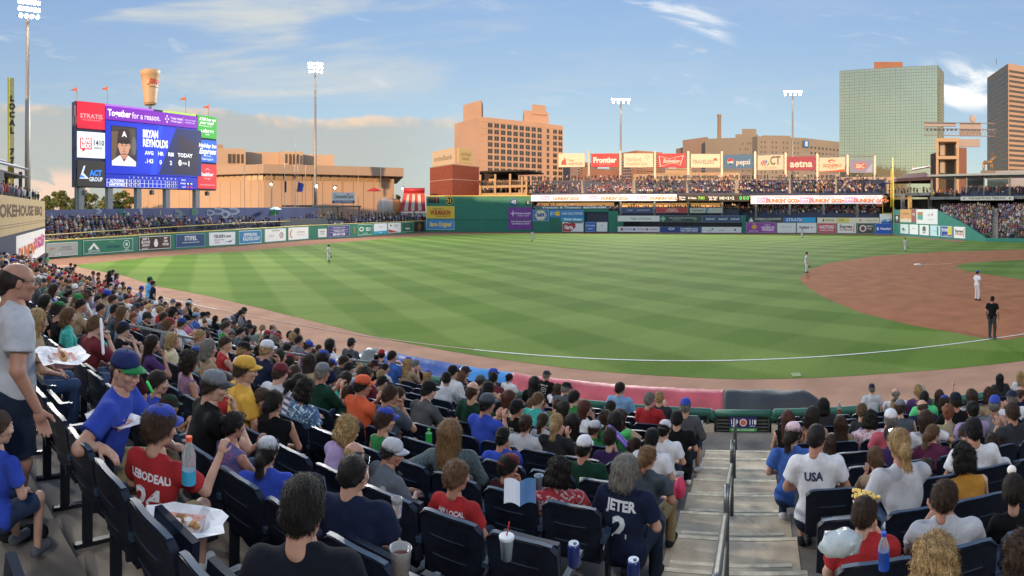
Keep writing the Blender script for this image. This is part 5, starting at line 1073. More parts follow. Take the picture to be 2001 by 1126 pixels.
facade(of, Q(1392, 328.8), Q(1470, 322), Zp(350, 322), Zp(275, 322), 14, 7, .34, .36, stuff=True, skip=lambda i, j: (i*7+j*3) % 5 < 2, x0=.12, x1=.98)
facade(of, Q(1482, 318.2), Q(1572, 326), Zp(352, 322), Zp(274, 322), 12, 8, .34, .40, stuff=True, skip=lambda i, j: i % 3 == 2, x0=.02, x1=.98)
facade(of, Q(1574, 326.6), Q(1640, 345), Zp(350, 335), Zp(285, 335), 9, 6, .42, .42, stuff=True)
sign('wall_sign', 'small blue square sign with a white arrow on the office block', Q(1569.5, 324.5), Q(1581, 327), Zp(288, 325), Zp(274.5, 325), '#3a76b0', [T('E', .55, .5, .6, '#e8eef4', b=.06)], .3)
ck = thing('chimney_stack', 'tall slim brick chimney stack behind the office block', 'chimney', (*Q(1405.5, 380), 0)); x, y = Q(1405.5, 380); b = MB(); b.lathe([(1.7, 0), (1.25, Zp(226, 380)-1), (1.45, Zp(226, 380)-1), (1.45, Zp(224, 380))], (x, y), 12); b.build('shaft', stone('stack_brick', (.30, .22, .15)), ck)
lo_ = bld('low_office', 'low sunlit tan office building under the cream billboards', [Q(1238, 260), Q(1330, 250), Q(1446, 250), Q(1440, 290), Q(1240, 290)], Zp(338, 252), stone('low_tan', (.50, .36, .22)))
facade(lo_, Q(1242, 259.5), Q(1330, 250), Zp(352, 252), Zp(341, 252), 13, 1, .5, .5, stuff=True); facade(lo_, Q(1332, 249.9), Q(1444, 250), Zp(352, 252), Zp(341, 252), 12, 1, .62, .5, stuff=True)
bld(None, None, plan_quad(1300, 258, 1352, 256, 14), Zp(329, 257), stone('low_tan', 0), Zp(340, 257), parent=lo_, part='roof_block')
for (a_, Da, b_, Db, y0, c, nx, nz, lab, y1) in ((1094, 420, 1134, 405, 329, (.42, .23, .16), 7, 8, 'sunlit pink brick office block left of the frontier billboard', 372), (1134, 405, 1168, 420, 318, (.30, .24, .22), 6, 10, 'grey banded office block under the frontier billboard', 372), (1161, 440, 1204, 455, 336, (.36, .27, .24), 8, 6, 'low grey pink office block with a sloping roofline', 372), (1216, 430, 1247, 420, 312, (.28, .24, .26), 7, 10, 'grey striped office tower under the healthcare billboard', 372), (1244, 418, 1294, 432, 296, (.44, .25, .17), 8, 10, 'orange brick tower peeping over the healthcare billboard', 340)):
 q = plan_quad(a_, Da, b_, Db, 40); t = bld('office_building', lab, q, Zp(y0, (Da+Db)/2), stone('off_' + str(a_), c), group='distant office buildings'); facade(t, q[0], q[1], Zp(y1, Da), Zp(y0+3, Da), nx, nz, .86, .42, stuff=True)
# glass tower
def glass_mat():
 m = mat('green_glass', (.75, .77, .54), .10, .90, var=.10, vscale=.012, spec=.6); return m
gz = Zp(133, 460); gq = [Q(1641, 470), Q(1832, 452), Q(1844, 475), Q(1840, 520), Q(1650, 530)]
gt = bld('glass_tower', 'large green gold glass office tower with a square grid of panes', gq, gz, glass_mat())
A, Bb = Vector(gq[0]), Vector(gq[1])
mu = MB(); mm_ = mat('mullion_dark', (.17, .19, .115), .5)
def mull(A, Bb, nx, nz, z0, z1):
 d = (Bb-A).normalized(); nn = Vector((d.y, -d.x)); Lx = (Bb-A).length
 for i in range(nx+1):
  p = A + d*(Lx*i/nx); w_ = .06 if i % 2 else .11; mu.prism([tuple(p-d*w_+nn*.25), tuple(p+d*w_+nn*.25), tuple(p+d*w_-nn*.1), tuple(p-d*w_-nn*.1)], z0, z1)
 for j in range(nz+1):
  z = z0 + (z1-z0)*j/nz; mu.prism([tuple(A+nn*.22), tuple(Bb+nn*.22), tuple(Bb-nn*.1), tuple(A-nn*.1)], z-.08, z+.08)
mull(A, Bb, 38, 34, Zp(336, 460), gz); mull(Bb, Vector(gq[2]), 6, 34, Zp(336, 460), gz); mu.build('mullion', mm_, gt, kind='stuff')
pan = MB(); d = (Bb-A).normalized(); nn = Vector((d.y, -d.x)); Lx = (Bb-A).length
for i in range(38):
 for j in range(34):
  p = A + d*(Lx*(i+.02)/38); q = A + d*(Lx*(i+.98)/38); z0 = Zp(336, 460) + (gz-Zp(336, 460))*(j+.02)/34; z1 = Zp(336, 460) + (gz-Zp(336, 460))*(j+.98)/34
  t0, t1, t2 = rng.normal(0, .012, 3); wv = .05*math.sin(j*.35) 
  pan.add([(*(p+nn*(.08+t0)), z0), (*(q+nn*(.08+t1)), z0), (*(q+nn*(.08+t1+t2)), z1), (*(p+nn*(.08+t0+t2)), z1)], [(0, 1, 2, 3)])
pan.build('glass_pane', glass_mat(), gt, kind='stuff')
bld(None, None, plan_quad(1708, 470, 1764, 470, 22), Zp(121, 470), stone('rust_box', (.36, .17, .10)), gz-1, parent=gt, part='roof_block')
bld(None, None, plan_quad(1640, 440, 1750, 440, 20), Zp(346, 440), stone('podium', (.50, .40, .30)), Zp(352, 440), parent=gt, part='podium')
for px in (1668, 1684, 1702, 1724, 1738): 
 b = MB(); b.tube([(*Q(px, 438), 0), (*Q(px-4, 438), Zp(347, 438))], 1.6, 6); b.build('strut', stone('podium', 0), gt)
# striped tower at the right edge
rq = [Q(1929, 560), Q(1970, 505), Q(2075, 540), Q(2060, 600)]
rt = bld('striped_tower', 'tall striped office tower cut by the right edge of the view', rq, Zp(124, 505), stone('tower_stone', (.42, .31, .23)))
strip = MB(); stripm = mat('strip_window', (.05, .045, .04), .25, spec=.8)
for (a_, b_) in ((rq[0], rq[1]), (rq[1], rq[2])):
 A, Bb = Vector(a_), Vector(b_); d = (Bb-A).normalized(); nn = Vector((d.y, -d.x)); L2 = (Bb-A).length
 for j in range(22):
  z = Zp(345, 510) + j*(Zp(134, 510)-Zp(345, 510))/22
  for i in range(2 if a_ is rq[0] else 3):
   n_ = 2 if a_ is rq[0] else 3
   p, q = A + d*L2*(i+.05)/n_, A + d*L2*(i+.95)/n_
   strip.prism([tuple(p+nn*.1), tuple(q+nn*.1), tuple(q-nn*.3), tuple(p-nn*.3)], z, z+2.2)
strip.build('strip_window', stripm, rt, kind='stuff')
b = MB(); b.tube([(*Q(1947, 520), Zp(126, 520)), (*Q(1947, 520), Zp(114, 520))], .3, 5); b.build('antenna', steelg, rt)
# back of the big video board and its stair tower
vb = thing('video_board_frame', 'skeletal back of a video board on a tan stair tower', 'scoreboard', (*Q(1850, 190), 0)); D = 190
tm = mat('truss_steel', (.42, .37, .34), .5, .3); pm = mat('board_back', (.44, .38, .35), .7, var=.08)
for px0, px1, y0, y1 in ((1806, 1868, 240, 247), (1875, 1917, 239, 266), (1872, 1915, 272, 287)): 
 b = MB(); pbox(b, px0, D, px1, D, .8, Zp(y1, D), Zp(y0, D)); b.build('back_panel', pm, vb)
for y in (240, 252, 265): 
 b = MB(); b.tube([(*Q(1804, D-.6), Zp(y, D)), (*Q(1944, D-.6), Zp(y+2, D))], .16, 5); b.build('truss_chord', tm, vb)
for k in range(22):
 px = 1806 + k*6.4; b = MB(); b.tube([(*Q(px, D-.6), Zp(252, D)), (*Q(px+3.2, D-.6), Zp(265, D)), (*Q(px+6.4, D-.6), Zp(252, D))], .10, 4); b.build('truss_brace', tm, vb)
for k in range(8):
 px = 1812 + k*8; b = MB(); b.tube([(*Q(px, D-1.2), Zp(252.5, D)), (*Q(px, D-1.2), Zp(256, D))], .35, 6); b.build('lamp_head', lampbody, vb)
b = MB(); b.sphere((*Q(1901, D), Zp(232, D)), 1.3, 8, 0, (1, .4, 1)); b.build('dish', pm, vb)
for px in (1829, 1869):
 b = MB(); pbox(b, px, 184, px+5, 184, 3, 0, Zp(270, 184)); b.build('tower_leg', stone('tower_tan', (.55, .40, .25)), vb)
for y0, y1 in ((270, 277), (305, 311)):
 b = MB(); pbox(b, 1829, 183.8, 1874, 183.8, 8, Zp(y1, 184), Zp(y0, 184)); b.build('tower_beam', stone('tower_tan', 0), vb)
b = MB(); pbox(b, 1835, 189, 1868, 189, 4, 0, Zp(276, 189)); b.build('stair_core', mat('stair_dark', (.12, .09, .065), .8, var=.3), vb)
b = MB(); pbox(b, 1837, 188.7, 1846, 188.7, .3, Zp(304, 189), Zp(280, 189)); pbox(b, 1837, 188.7, 1846, 188.7, .3, Zp(338, 189), Zp(314, 189)); b.build('stair_glass', mat('stair_pale', (.45, .42, .36), .4), vb)
bld('brown_building', 'narrow dark brick building behind the stair tower', plan_quad(1868, 230, 1889, 232, 30), Zp(288, 230), stone('brown_brick', (.22, .11, .075)))
bld('pale_warehouse', 'pale grey flat building behind the right roof', plan_quad(1945, 220, 2060, 215, 40), Zp(333, 218), stone('pale_grey', (.5, .5, .5)))
sk = thing('roof_signs', 'slanted steel rack of lamps above the brown canopy', 'lamp', (*Q(1800, 150), 15)); b = MB(); b.tube([(*Q(1783, 150), Zp(332, 150)), (*Q(1818, 145), Zp(326, 146))], .3, 5); b.tube([(*Q(1783, 150), Zp(336, 150)), (*Q(1783, 150), Zp(326, 150))], .2, 5); b.build('frame', tm, sk)
# bronze stag
dg_ = thing('stag_statue', 'bronze coloured stag statue standing on the right roof', 'statue', (*Q(1930, 126), roofz)); D = 126
bz = mat('statue_bronze', (.32, .19, .10), .45, .35); u = 1/F*D
def sp(px, y, dd=0): return Vector((*Q(px, D+dd), Zp(y, D)))
b = MB(); b.tube([sp(1920, 320), sp(1924, 317.5), sp(1930, 317.5), sp(1936, 316), sp(1939, 314.5)], [.28, .48, .42, .50, .30], 10); b.tube([sp(1937, 316), sp(1940, 311), sp(1942, 307)], [.40, .27, .2], 8); b.tube([sp(1941, 306.5), sp(1944, 308), sp(1946.5, 309.5)], [.22, .18, .10], 8)
for dd, a_, k_, f_ in ((-.2, 1921.5, 1920.5, 1921.5), (.25, 1923.5, 1924, 1923), (-.2, 1935.5, 1936, 1935.5), (.25, 1938, 1939.5, 1938.5)): b.tube([sp(a_, 318, dd), sp(k_, 325, dd), sp(f_, 333.5, dd)], [.24, .13, .09], 7)
b.tube([sp(1919.5, 319), sp(1918.5, 321)], [.12, .04], 5); b.build('body', bz, dg_, True)
for s in (-.3, .3):
 b = MB(); b.tube([sp(1941, 306, s*.4), sp(1939, 303, s), sp(1940, 299, s*2)], .06, 5); b.tube([sp(1939, 303, s), sp(1936.5, 300.5, s*1.6)], .05, 4); b.tube([sp(1939.3, 301, s*1.4), sp(1942, 298.5, s*2)], .05, 4); b.build('antler', bz, dg_)
b = MB(); b.prism([tuple(sp(p, 334, q)[:2]) for p, q in ((1917, -.9), (1943, -.9), (1945, .9), (1916, .9))], roofz, Zp(333.5, D)); b.build('plinth', mat('plinth', (.22, .18, .14), .8), dg_)
# ================================================================ video scoreboard
SBD = dline([(149, 95), (422, 112)])
sb_ = thing('scoreboard', 'giant video scoreboard with a batter portrait, purple banner and side adverts', 'scoreboard', (*Q(285, 103), 0))
SE = .62
def sp_(px0, px1, z0, z1, bgc, texts, shapes=(), name='screen_panel', off=.3, em=SE): return sign(name, None, Q(px0, SBD(px0)), Q(px1, SBD(px1)), z0, z1, bgc, texts, .25, parent=sb_, emit=em, shapes=shapes, off=-off)
b = MB(); pbox(b, 148, SBD(148)+.05, 422.5, SBD(422)+.05, 1.6, 9.9, 24.75); b.build('cabinet', mat('cabinet_navy', (.03, .045, .12), .6), sb_)
W_ = '#ffffff'
sp_(150, 203.5, 20.05, 24.7, '#d8203c', [T('STRATIS', .5, .46, .17, '#f3a6ae', w=.82), T('VISUAL MERCHANDISING', .5, .32, .05, '#f08a96', w=.7)])
sp_(150, 203.5, 15.0, 19.5, '#f3f4f6', [T('NEWS', .30, .64, .18, W_, b=.05, w=.36), T('RADIO', .30, .44, .18, W_, b=.05, w=.36), T('1410', .76, .58, .22, '#26282c', w=.38), T('WPOP', .74, .38, .09, '#5a5e64')], [('r', .30, .54, .42, .44, '#d42c34'), ([(-.5, .5), (.5, .5), (-.2, -.5)], .22, .27, .14, .12, '#d42c34')])
sp_(150, 203.5, 10.0, 14.5, '#3a3433', [T('ACT', .66, .52, .22, '#2f8af0', b=.06, w=.46), T('GROUP', .66, .28, .16, '#d4d8e4', b=.05, w=.5)], [([(-.5, -.5), (-.05, .5), (.12, .5), (-.1, -.05), (.5, -.5)], .24, .55, .34, .5, '#e8ecf4'), ([(-.5, -.5), (-.2, .1), (.5, -.5)], .18, .44, .22, .2, '#2f8af0')])
sp_(205, 383.5, 21.95, 24.35, '#7a1fb4', [T('Together', .02, .5, .52, W_, a='LEFT', b=.03, w=.235), T('for a reason.', .265, .46, .48, '#e8d4f4', a='LEFT', w=.305), T('Trinity Health', .685, .60, .2, '#ecdcf6', a='LEFT', w=.14), T('Of New England', .685, .36, .15, '#ecdcf6', a='LEFT', w=.13), T('Saint Francis Hospital', .85, .60, .13, '#d8bcea', a='LEFT', w=.13), T('and Medical Center', .85, .40, .13, '#d8bcea', a='LEFT', w=.12)], [('r', .645, .5, .012, .6, '#ecdcf6'), ('r', .645, .5, .045, .14, '#ecdcf6'), ('o', .645, .5, .018, .3, '#7a1fb4'), ('r', .835, .5, .002, .6, '#c8a0e0')])
b = MB(); pbox(b, 205, SBD(205)-.3, 300, SBD(300)-.3, .3, 24.36, 24.7); b.build('trim_strip', mat('lit_b070e0', '#b070e0', emit=SE), sb_)
b = MB(); pbox(b, 320, SBD(320)-.3, 383, SBD(383)-.3, .3, 24.36, 24.7); b.build('trim_strip', mat('lit_b4e060', '#b4e060', emit=SE), sb_)
hh = []
# main picture: portrait of a player in a dark cap on a white jersey
pf = lambda y: (y-12.4)/(21.8-12.4)
sh = [('r', .62, .5, .72, .9, '#1838d8'), ([(-.5, -.5), (.5, -.5), (.5, .5), (-.1, .5)], .80, .5, .5, .96, '#1a2660'), ([(-.5, -.5), (.5, -.5), (.5, .3), (-.3, .5)], .86, .45, .28, .8, '#2a2440'), ([(-.4, -.5), (.0, -.5), (.5, .5), (.2, .5)], .52, .5, .16, .98, '#1c4af0'),
 ('r', .183, .53, .262, .76, '#10101a'), ('r', .183, .53, .248, .735, '#3a3230'), ([(-.5, -.5), (-.1, -.5), (.3, .5), (-.5, .5)], .10, .5, .09, .6, '#6a5440'), ('r', .27, .62, .06, .5, '#4a463e'), ('o', .285, .55, .05, .36, '#6a665c'),
 ([(-.5, -.5), (.5, -.5), (.5, -.1), (.30, .22), (.12, .5), (-.12, .5), (-.30, .22), (-.5, -.1)], .183, .265, .246, .22, '#f0ecec'), ([(-.5, .5), (0, -.5), (.5, .5), (.32, .5), (0, -.1), (-.32, .5)], .183, .30, .09, .14, '#7a2430'),
 ([(-.5, .5), (-.42, -.3), (0, -.5), (.42, -.3), (.5, .5)], .183, .37, .075, .18, '#c8886c'), ('o', .183, .525, .112, .36, '#d89c80'), ([(-.5, .4), (-.42, -.2), (-.15, -.5), (.15, -.5), (.42, -.2), (.5, .4)], .183, .44, .104, .20, '#d89c80'),
 ('o', .125, .53, .016, .09, '#c8886c'), ('o', .241, .53, .016, .09, '#c8886c'), ('o', .162, .545, .017, .022, '#3a2820'), ('o', .204, .545, .017, .022, '#3a2820'), ('r', .162, .575, .026, .012, '#5a4030'), ('r', .204, .575, .026, .012, '#5a4030'), ([(-.5, -.5), (.5, -.5), (.15, .5), (-.15, .5)], .183, .50, .02, .09, '#c08468'), ('r', .183, .425, .036, .018, '#a45c54'), ([(-.5, .5), (-.3, -.4), (.3, -.4), (.5, .5), (.3, .1), (-.3, .1)], .183, .385, .06, .05, '#7a5a4a'),
 ([(-.5, -.5), (-.46, .1), (-.28, .45), (0, .5), (.28, .45), (.46, .1), (.5, -.5)], .183, .735, .128, .26, '#3a1d20'), ([(-.5, -.2), (-.3, .5), (.3, .5), (.5, -.2), (.3, -.5), (-.3, -.5)], .183, .615, .136, .07, '#241416')]
sp_(205, 383.5, 12.4, 21.8, '#1430c8', [T('A', .183, .755, .10, W_, b=.05), T('BRYAN', .375, .80, .15, W_, a='LEFT', b=.05, w=.165), T('REYNOLDS', .375, .62, .15, W_, a='LEFT', b=.05, w=.275), T('AVG', .445, .43, .075, W_, b=.04), T('HR', .57, .43, .075, W_, b=.04), T('RBI', .685, .43, .075, W_, b=.04), T('TODAY', .85, .43, .08, W_, b=.04), T('.143', .445, .27, .085, W_, b=.03), T('0', .57, .26, .085, W_, b=.03), T('2', .685, .26, .085, W_, b=.03), T('0', .79, .27, .12, W_, b=.04), T('FOR', .845, .265, .045, W_, b=.03), T('1', .895, .265, .11, W_, b=.04)], sh)
ls = [('r', .385, .335, .75, .60, '#e8ecf8'), ('r', .11, .49, .19, .26, '#2438c0'), ('r', .11, .19, .19, .26, '#2438c0')]
for i in range(12):
 for y in (.49, .19): ls.append(('r', .235 + i*.0455, y, .039, .27, '#1c34c4' if 2 < i < 9 else '#1a2a90'))
ls += [('o', .885, .45, .022, .16, '#f0e060'), ('o', .925, .45, .022, .16, '#f0e060'), ('o', .885, .16, .022, .16, '#f02840'), ('o', .925, .16, .022, .16, '#f02840')]
lt = [T('ALTOONA', .11, .49, .2, W_, b=.04, w=.15), T('HARTFORD', .11, .19, .2, W_, b=.04, w=.16)] + [T(str(i+1), .235+i*.0455, .80, .14, W_) for i in range(9)] + [T(c, .235+(9+i)*.0455, .80, .14, W_) for i, c in enumerate('RHE')]
lt += [T('0', .235+i*.0455, y, .17, W_) for i in range(3) for y in (.49, .19)] + [T(c, .235+(9+i)*.0455, .49, .17, W_) for i, c in enumerate('010')] + [T(c, .235+(9+i)*.0455, .19, .17, W_) for i, c in enumerate('011')] + [T('BALLS', .83, .74, .12, W_), T('STRIKES', .825, .45, .12, W_), T('OUTS', .835, .16, .12, W_)]
sp_(205, 383.5, 10.0, 12.3, '#1a2fb8', lt, ls)
sp_(385, 421.5, 20.3, 24.7, '#35a83c', [T('ATM fees got', .5, .84, .14, W_, i=.2, b=.03, w=.9), T('your goat?', .46, .68, .14, W_, i=.2, b=.03, w=.76), T('Better Banking Now', .4, .54, .06, '#d8f0d8', i=.2, w=.7), T('LIBERTY', .5, .30, .12, W_, w=.7), T('BANK', .5, .16, .06, W_)], [('t', .40, .40, .05, .06, W_)])
sp_(385, 421.5, 15.5, 19.9, '#1160d8', [T('Holiday Inn', .5, .74, .19, W_, i=.25, b=.03, w=.94), T('Express', .5, .48, .26, W_, i=.25, b=.03, w=.90), T('Newington', .5, .14, .12, '#d8e4f8', b=.02, w=.6)], [('r', .5, .28, .4, .02, W_)])
sp_(385, 421.5, 10.2, 15.1, '#d8303a', [T('healthier', .5, .58, .16, W_, w=.62), T('www.connecticare.com', .5, .16, .05, '#f4c0c0', w=.8), T('stronger', .5, .42, .07, '#f4c0c0')], [([(-.5, -.5), (-.3, .2), (0, .5), (.3, .2), (.5, -.5), (0, .1)], .5, .78, .3, .1, '#f0a0a0')])
for px in (157, 213, 269, 325, 383):
 b = MB(); d_ = SBD(px)+.9; x, y = Q(px, d_); b.box(x-.55, x+.55, y-.5, y+.5, 0, 10); b.build('support_column', mat('column_grey', (.30, .32, .32), .6), sb_)
for y in (228, 274, 314, 352):
 b = MB(); d_ = 95; b.tube([(*Q(144, d_), Zp(y, d_)), (*Q(144, d_), Zp(y+14, d_)), (*Q(149, d_), Zp(y+14, d_)), (*Q(149, d_), Zp(y, d_)), (*Q(144, d_), Zp(y, d_))], .09, 5); b.build('service_cage', steelg, sb_)
b = MB(); b.tube([(*Q(148, 95.3), 0), (*Q(148, 95.3), 24)], .25, 6); b.build('ladder_post', steelg, sb_)
for px, y in ((166, 376), (297, 376), (405, 378)):
 t = thing('speaker', 'small black loudspeaker hanging under the scoreboard, %s' % {166: 'near its left end', 297: 'at its middle', 405: 'near its right end'}[px], 'speaker', (*Q(px, SBD(px)+.4), Zp(y, SBD(px))), 'speakers under the scoreboard'); b = MB(); x, yy = Q(px, SBD(px)+.4); z = Zp(y, SBD(px)); b.prism([(x-.42, yy-.3), (x+.42, yy-.3), (x+.3, yy+.3), (x-.3, yy+.3)], z-.45, z+.4); b.build('cabinet', lampbody, t); b = MB(); b.tube([(x, yy, z+.3), (x, yy, 10)], .07, 5); b.build('bracket', steelg, t)
for px, y, lab in ((150, 170, 'orange pennant on the left corner of the scoreboard'), (210, 168, 'orange pennant above the purple banner, left end'), (363, 188, 'orange pennant above the purple banner, right end'), (408, 204, 'orange pennant above the green bank advert')):
 D = SBD(px); t = thing('pennant', lab, 'flag', (*Q(px, D), 24.7), 'pennants on the scoreboard'); b = MB(); b.tube([(*Q(px, D), 24.5), (*Q(px, D), Zp(y-2, D))], .06, 5); b.build('pole', galv, t)
 b = MB(); b.add([(*Q(px, D), Zp(y, D)), (*Q(px, D), Zp(y+10, D)), (*Q(px-6, D+.2), Zp(y+6.5, D)), (*Q(px-13, D-.1), Zp(y+7, D)), (*Q(px-6, D+.25), Zp(y+3, D))], [(0, 4, 2, 1), (4, 3, 2)]); b.build('flag', mat('pennant_orange', (.75, .12, .03), .6), t)
D = 109; cupt = thing('giant_cup', 'giant tan coffee cup perched on top of the scoreboard', 'cup', (*Q(293.5, D), 24.7)); k = D/F
b = MB(); cz = lambda y: Zp(y, D)
b.lathe([(11.5*k, cz(205)), (12*k, cz(204)), (12.4*k, cz(200)), (16*k, cz(165)), (17.9*k, cz(149)), (19.2*k, cz(148)), (19.8*k, cz(140)), (19.4*k, cz(138.5)), (17*k, cz(138)), (5*k, cz(137.6))], Q(293.5, D), 32); b.build('cup', mat('cup_tan', (.62, .42, .25), .55, var=.05), cupt, True)
b = MB(); b.lathe([(12.6*k, cz(203)), (12.8*k, cz(201.5))], Q(293.5, D), 24); b.build('band', mat('cup_shadow_band', (.35, .22, .13), .6), cupt, True)  # darker brown band round the foot of the cup
b = MB(); b.tube([(*Q(293.5, D), 24), (*Q(293.5, D), cz(204))], .35, 8); b.build('mount', steelg, cupt)
b = MB(); cc = Vector((*Q(293.5, D), 0))
vs, fs = text_mesh('DUNKIN', 1.0, .05, 0, 'LEFT'); wmx = max(v[0] for v in vs)
base_a = math.atan2(-cc.y, -cc.x)
def wrapv(a, z, r): return (cc.x + r*math.cos(base_a + a), cc.y + r*math.sin(base_a + a), z)
b.add([wrapv((v[0]/wmx)*1.75 - .02, cz(162.5) + v[1]*1.25, (16.6 + v[1]*.3)*k + .05) for v in vs], fs)
b.add([wrapv(-.08 + .8*math.cos(.9)*0 + i*.05, cz(172 if j else 173), 15.5*k + .06) for i in range(32) for j in (0, 1)], [(2*i, 2*i+2, 2*i+3, 2*i+1) for i in range(31)], 1)
b.build('lettering', [C('#d8401c'), C('#6a3020')], cupt)
b = MB(); b.add([wrapv(a, cz(y), 16.2*k + .06) for a, y in ((-.42, 157), (-.10, 157), (-.14, 169), (-.36, 169))], [(0, 1, 2, 3)]); b.add([wrapv(a, cz(y), 16.2*k + .09) for a, y in ((-.38, 159.5), (-.14, 159.5), (-.17, 167), (-.33, 167))], [(0, 1, 2, 3)], 1); b.build('cup_emblem', [C('#b8482c'), C('#e8c8a0')], cupt)
# ================================================================ trees
leafm = mat('tree_leaves', (.20, .23, .07), .75, var=.35, vscale=.7, spec=.2); bark = mat('tree_bark', (.10, .07, .045), .9)
def tree(px, D, ytop, wpx, label, base=0, n=2400, grp='trees beyond the outfield', leaf=.32, name='tree'):
 x, y = Q(px, D); zt = Zp(ytop, D); W = wpx/2/F*D; Ht = zt-base; t = thing(name, label, 'tree', (x, y, base), grp)
 b = MB(); b.tube([(x, y, base-.2), (x+.2, y, base+Ht*.35), (x, y+.2, base+Ht*.75)], [W*.09+.08, W*.06+.05, .05], 7)
 cl = []
 for i in range(9):
  a = rng.uniform(0, 6.28); r = W*rng.uniform(.25, .75); z = base + Ht*rng.uniform(.42, .9); c = np.array((x+r*math.cos(a), y+r*math.sin(a), z)); cl.append((c, W*rng.uniform(.32, .5))); b.tube([(x+.1, y, base+Ht*.35+(z-base-Ht*.35)*.2), tuple(c)], [.10, .04], 5)
 cl.append((np.array((x, y, base+Ht*.86)), W*.42)); b.build('trunk', bark, t)
 vs = []; m = n//len(cl)
 for c, r in cl:
  d = rng.normal(size=(m, 3)); d /= np.linalg.norm(d, axis=1)[:, None]; p = c + d*r*(rng.random((m, 1))**.4)*np.array((1, 1, .8))
  a1 = rng.normal(size=(m, 3)); a1 /= np.linalg.norm(a1, axis=1)[:, None]; a2 = np.cross(a1, rng.normal(size=(m, 3))); a2 /= np.linalg.norm(a2, axis=1)[:, None]; s = leaf*rng.uniform(.6, 1.3, (m, 1))
  vs.append(np.stack([p - a1*s, p + a2*s*.6, p + a1*s, p - a2*s*.6], 1).reshape(-1, 3))
 v = np.concatenate(vs); me = bpy.data.meshes.new('crown'); me.from_pydata(v.tolist(), [], [(4*i, 4*i+1, 4*i+2, 4*i+3) for i in range(len(v)//4)]); me.materials.append(leafm); put('crown', me, t)
for i, (px, D, y, w_) in enumerate(((92, 150, 377, 34), (118, 165, 371, 42), (146, 150, 382, 30), (176, 160, 376, 44), (206, 150, 379, 36), (232, 165, 372, 44), (252, 150, 378, 26), (104, 190, 386, 50), (160, 190, 384, 60), (214, 190, 386, 60))):
 tree(px, D, y, w_, ['tree at the left edge of the row under the scoreboard', 'taller tree left of the first scoreboard column', 'small tree at the first scoreboard column', 'broad tree between the first two scoreboard columns', 'tree just left of the second scoreboard column', 'tallest tree just right of the second scoreboard column', 'narrow tree against the arts building', 'low hazy tree far left behind the others', 'low hazy tree behind the broad tree', 'low hazy tree behind the second scoreboard column'][i])
tree(778, 205, 376, 18, 'small green tree between the arts building and the inflatable slide')
for i, px in enumerate((1496, 1550, 1585, 1632, 1668)):
 tree(px, CFD(px)+9, 389, 26, 'leafy young tree glimpsed under the right deck, %s' % ['leftmost', 'second from left', 'middle one', 'second from right', 'rightmost'][i], Zp(412, CFD(px)), 420, 'trees under the right deck', .28)
for i, px in enumerate((1876, 1899, 1908)): tree(px, 136.5, 390, 15, 'slim green tree behind the club seats, %s' % ['left of the concourse sign', 'under the terrace sign', 'right of the other under the terrace sign'][i], Zp(411, 136), 300, 'trees under the right deck', .25)
# ================================================================ smokehouse corner at the left edge
skt = thing('smokehouse', 'tan and navy corner restaurant building with a smokehouse sign', 'building', (*Q(30, 50), 0))
SKD = dline([(-40, 30), (0, 37.5), (88, 64.5)]); tanb = mat('smokehouse_tan', (.50, .37, .20), .7, var=.05, vscale=.6); nv = mat('smokehouse_navy', (.035, .045, .09), .6, var=.1)
def skb(px0, px1, z0, z1, th, m, name, off=0, parent=None):
 b = MB(); pbox(b, px0, SKD(px0)+off, px1, SKD(px1)+off, th, z0, z1); return b.build(name, m, parent or skt)
skb(-40, 0, -.3, 4.0, 6, nv, 'wall', .3); skb(0, 88, -.3, 4.0, 6, nv, 'wall', .3)
skb(-40, 0, 4.0, 6.9, 6, tanb, 'sign_band', 0); skb(0, 88, 4.0, 6.9, 6, tanb, 'sign_band', 0)
for z in (4.52, 4.72): skb(0, 88, z, z+.05, .05, mat('band_line', (.16, .11, .07), .7), 'band_line', -.04)
b = MB(); a, bb_ = Vector((*Q(0, SKD(0)-.06), 0)), Vector((*Q(88, SKD(88)-.06), 0)); ux = (bb_-a).normalized(); L3 = (bb_-a).length
letters(b, 'SMOKEHOUSE BBQ', a + ux*(L3*.37) + Vector((0, 0, 5.75)), ux, (0, 0, 1), 1.25, bold=.045, width=L3*1.06); b.build('lettering', C('#5a4026'), skt)
for k in range(14):
 px = -20 + k*8; skb(px, px+.3, 6.9, 7.15, .1, steelg, 'railing_post', .1)
for y0, y1, c in ((-1, 0, 0),):
 b = MB(); pbox(b, -40, 44, 58, 60, 10, Zp(346, 58), Zp(345, 58)+.1); b.prism([Q(-40, 44), Q(58, 59.5), Q(45, 70), Q(-40, 60)], [Zp(312, 44), Zp(334, 59), Zp(330, 70), Zp(300, 60)], [Zp(308, 44), Zp(330, 59), Zp(326, 70), Zp(296, 60)]); b.build('roof', mat('roof_slate', (.07, .07, .10), .7), skt)
for px in (12, 40):
 b = MB(); x, yy = Q(px, 58); b.box(x-.15, x+.15, yy-.15, yy+.15, 4, Zp(336, 58)); b.build('post', nv, skt)
skb(-40, 8, 6.9, Zp(338, 48), .3, mat('deck_wall_grey', (.10, .10, .12), .8), 'back_wall', 8)  # even dark grey back wall under the roof
b = MB(); x, yy = Q(34, 56.5); b.box(x-.3, x+.3, yy-.3, yy+.3, Zp(349, 56.5), Zp(341, 56.5)); b.build('lamp_box', lampbody, skt)
crowd('crowd', [(*Q(px, SKD(max(px, 0))+.9), 6.25, math.pi*.75, False, .95) for px in np.arange(-8, 80, 5.5)])
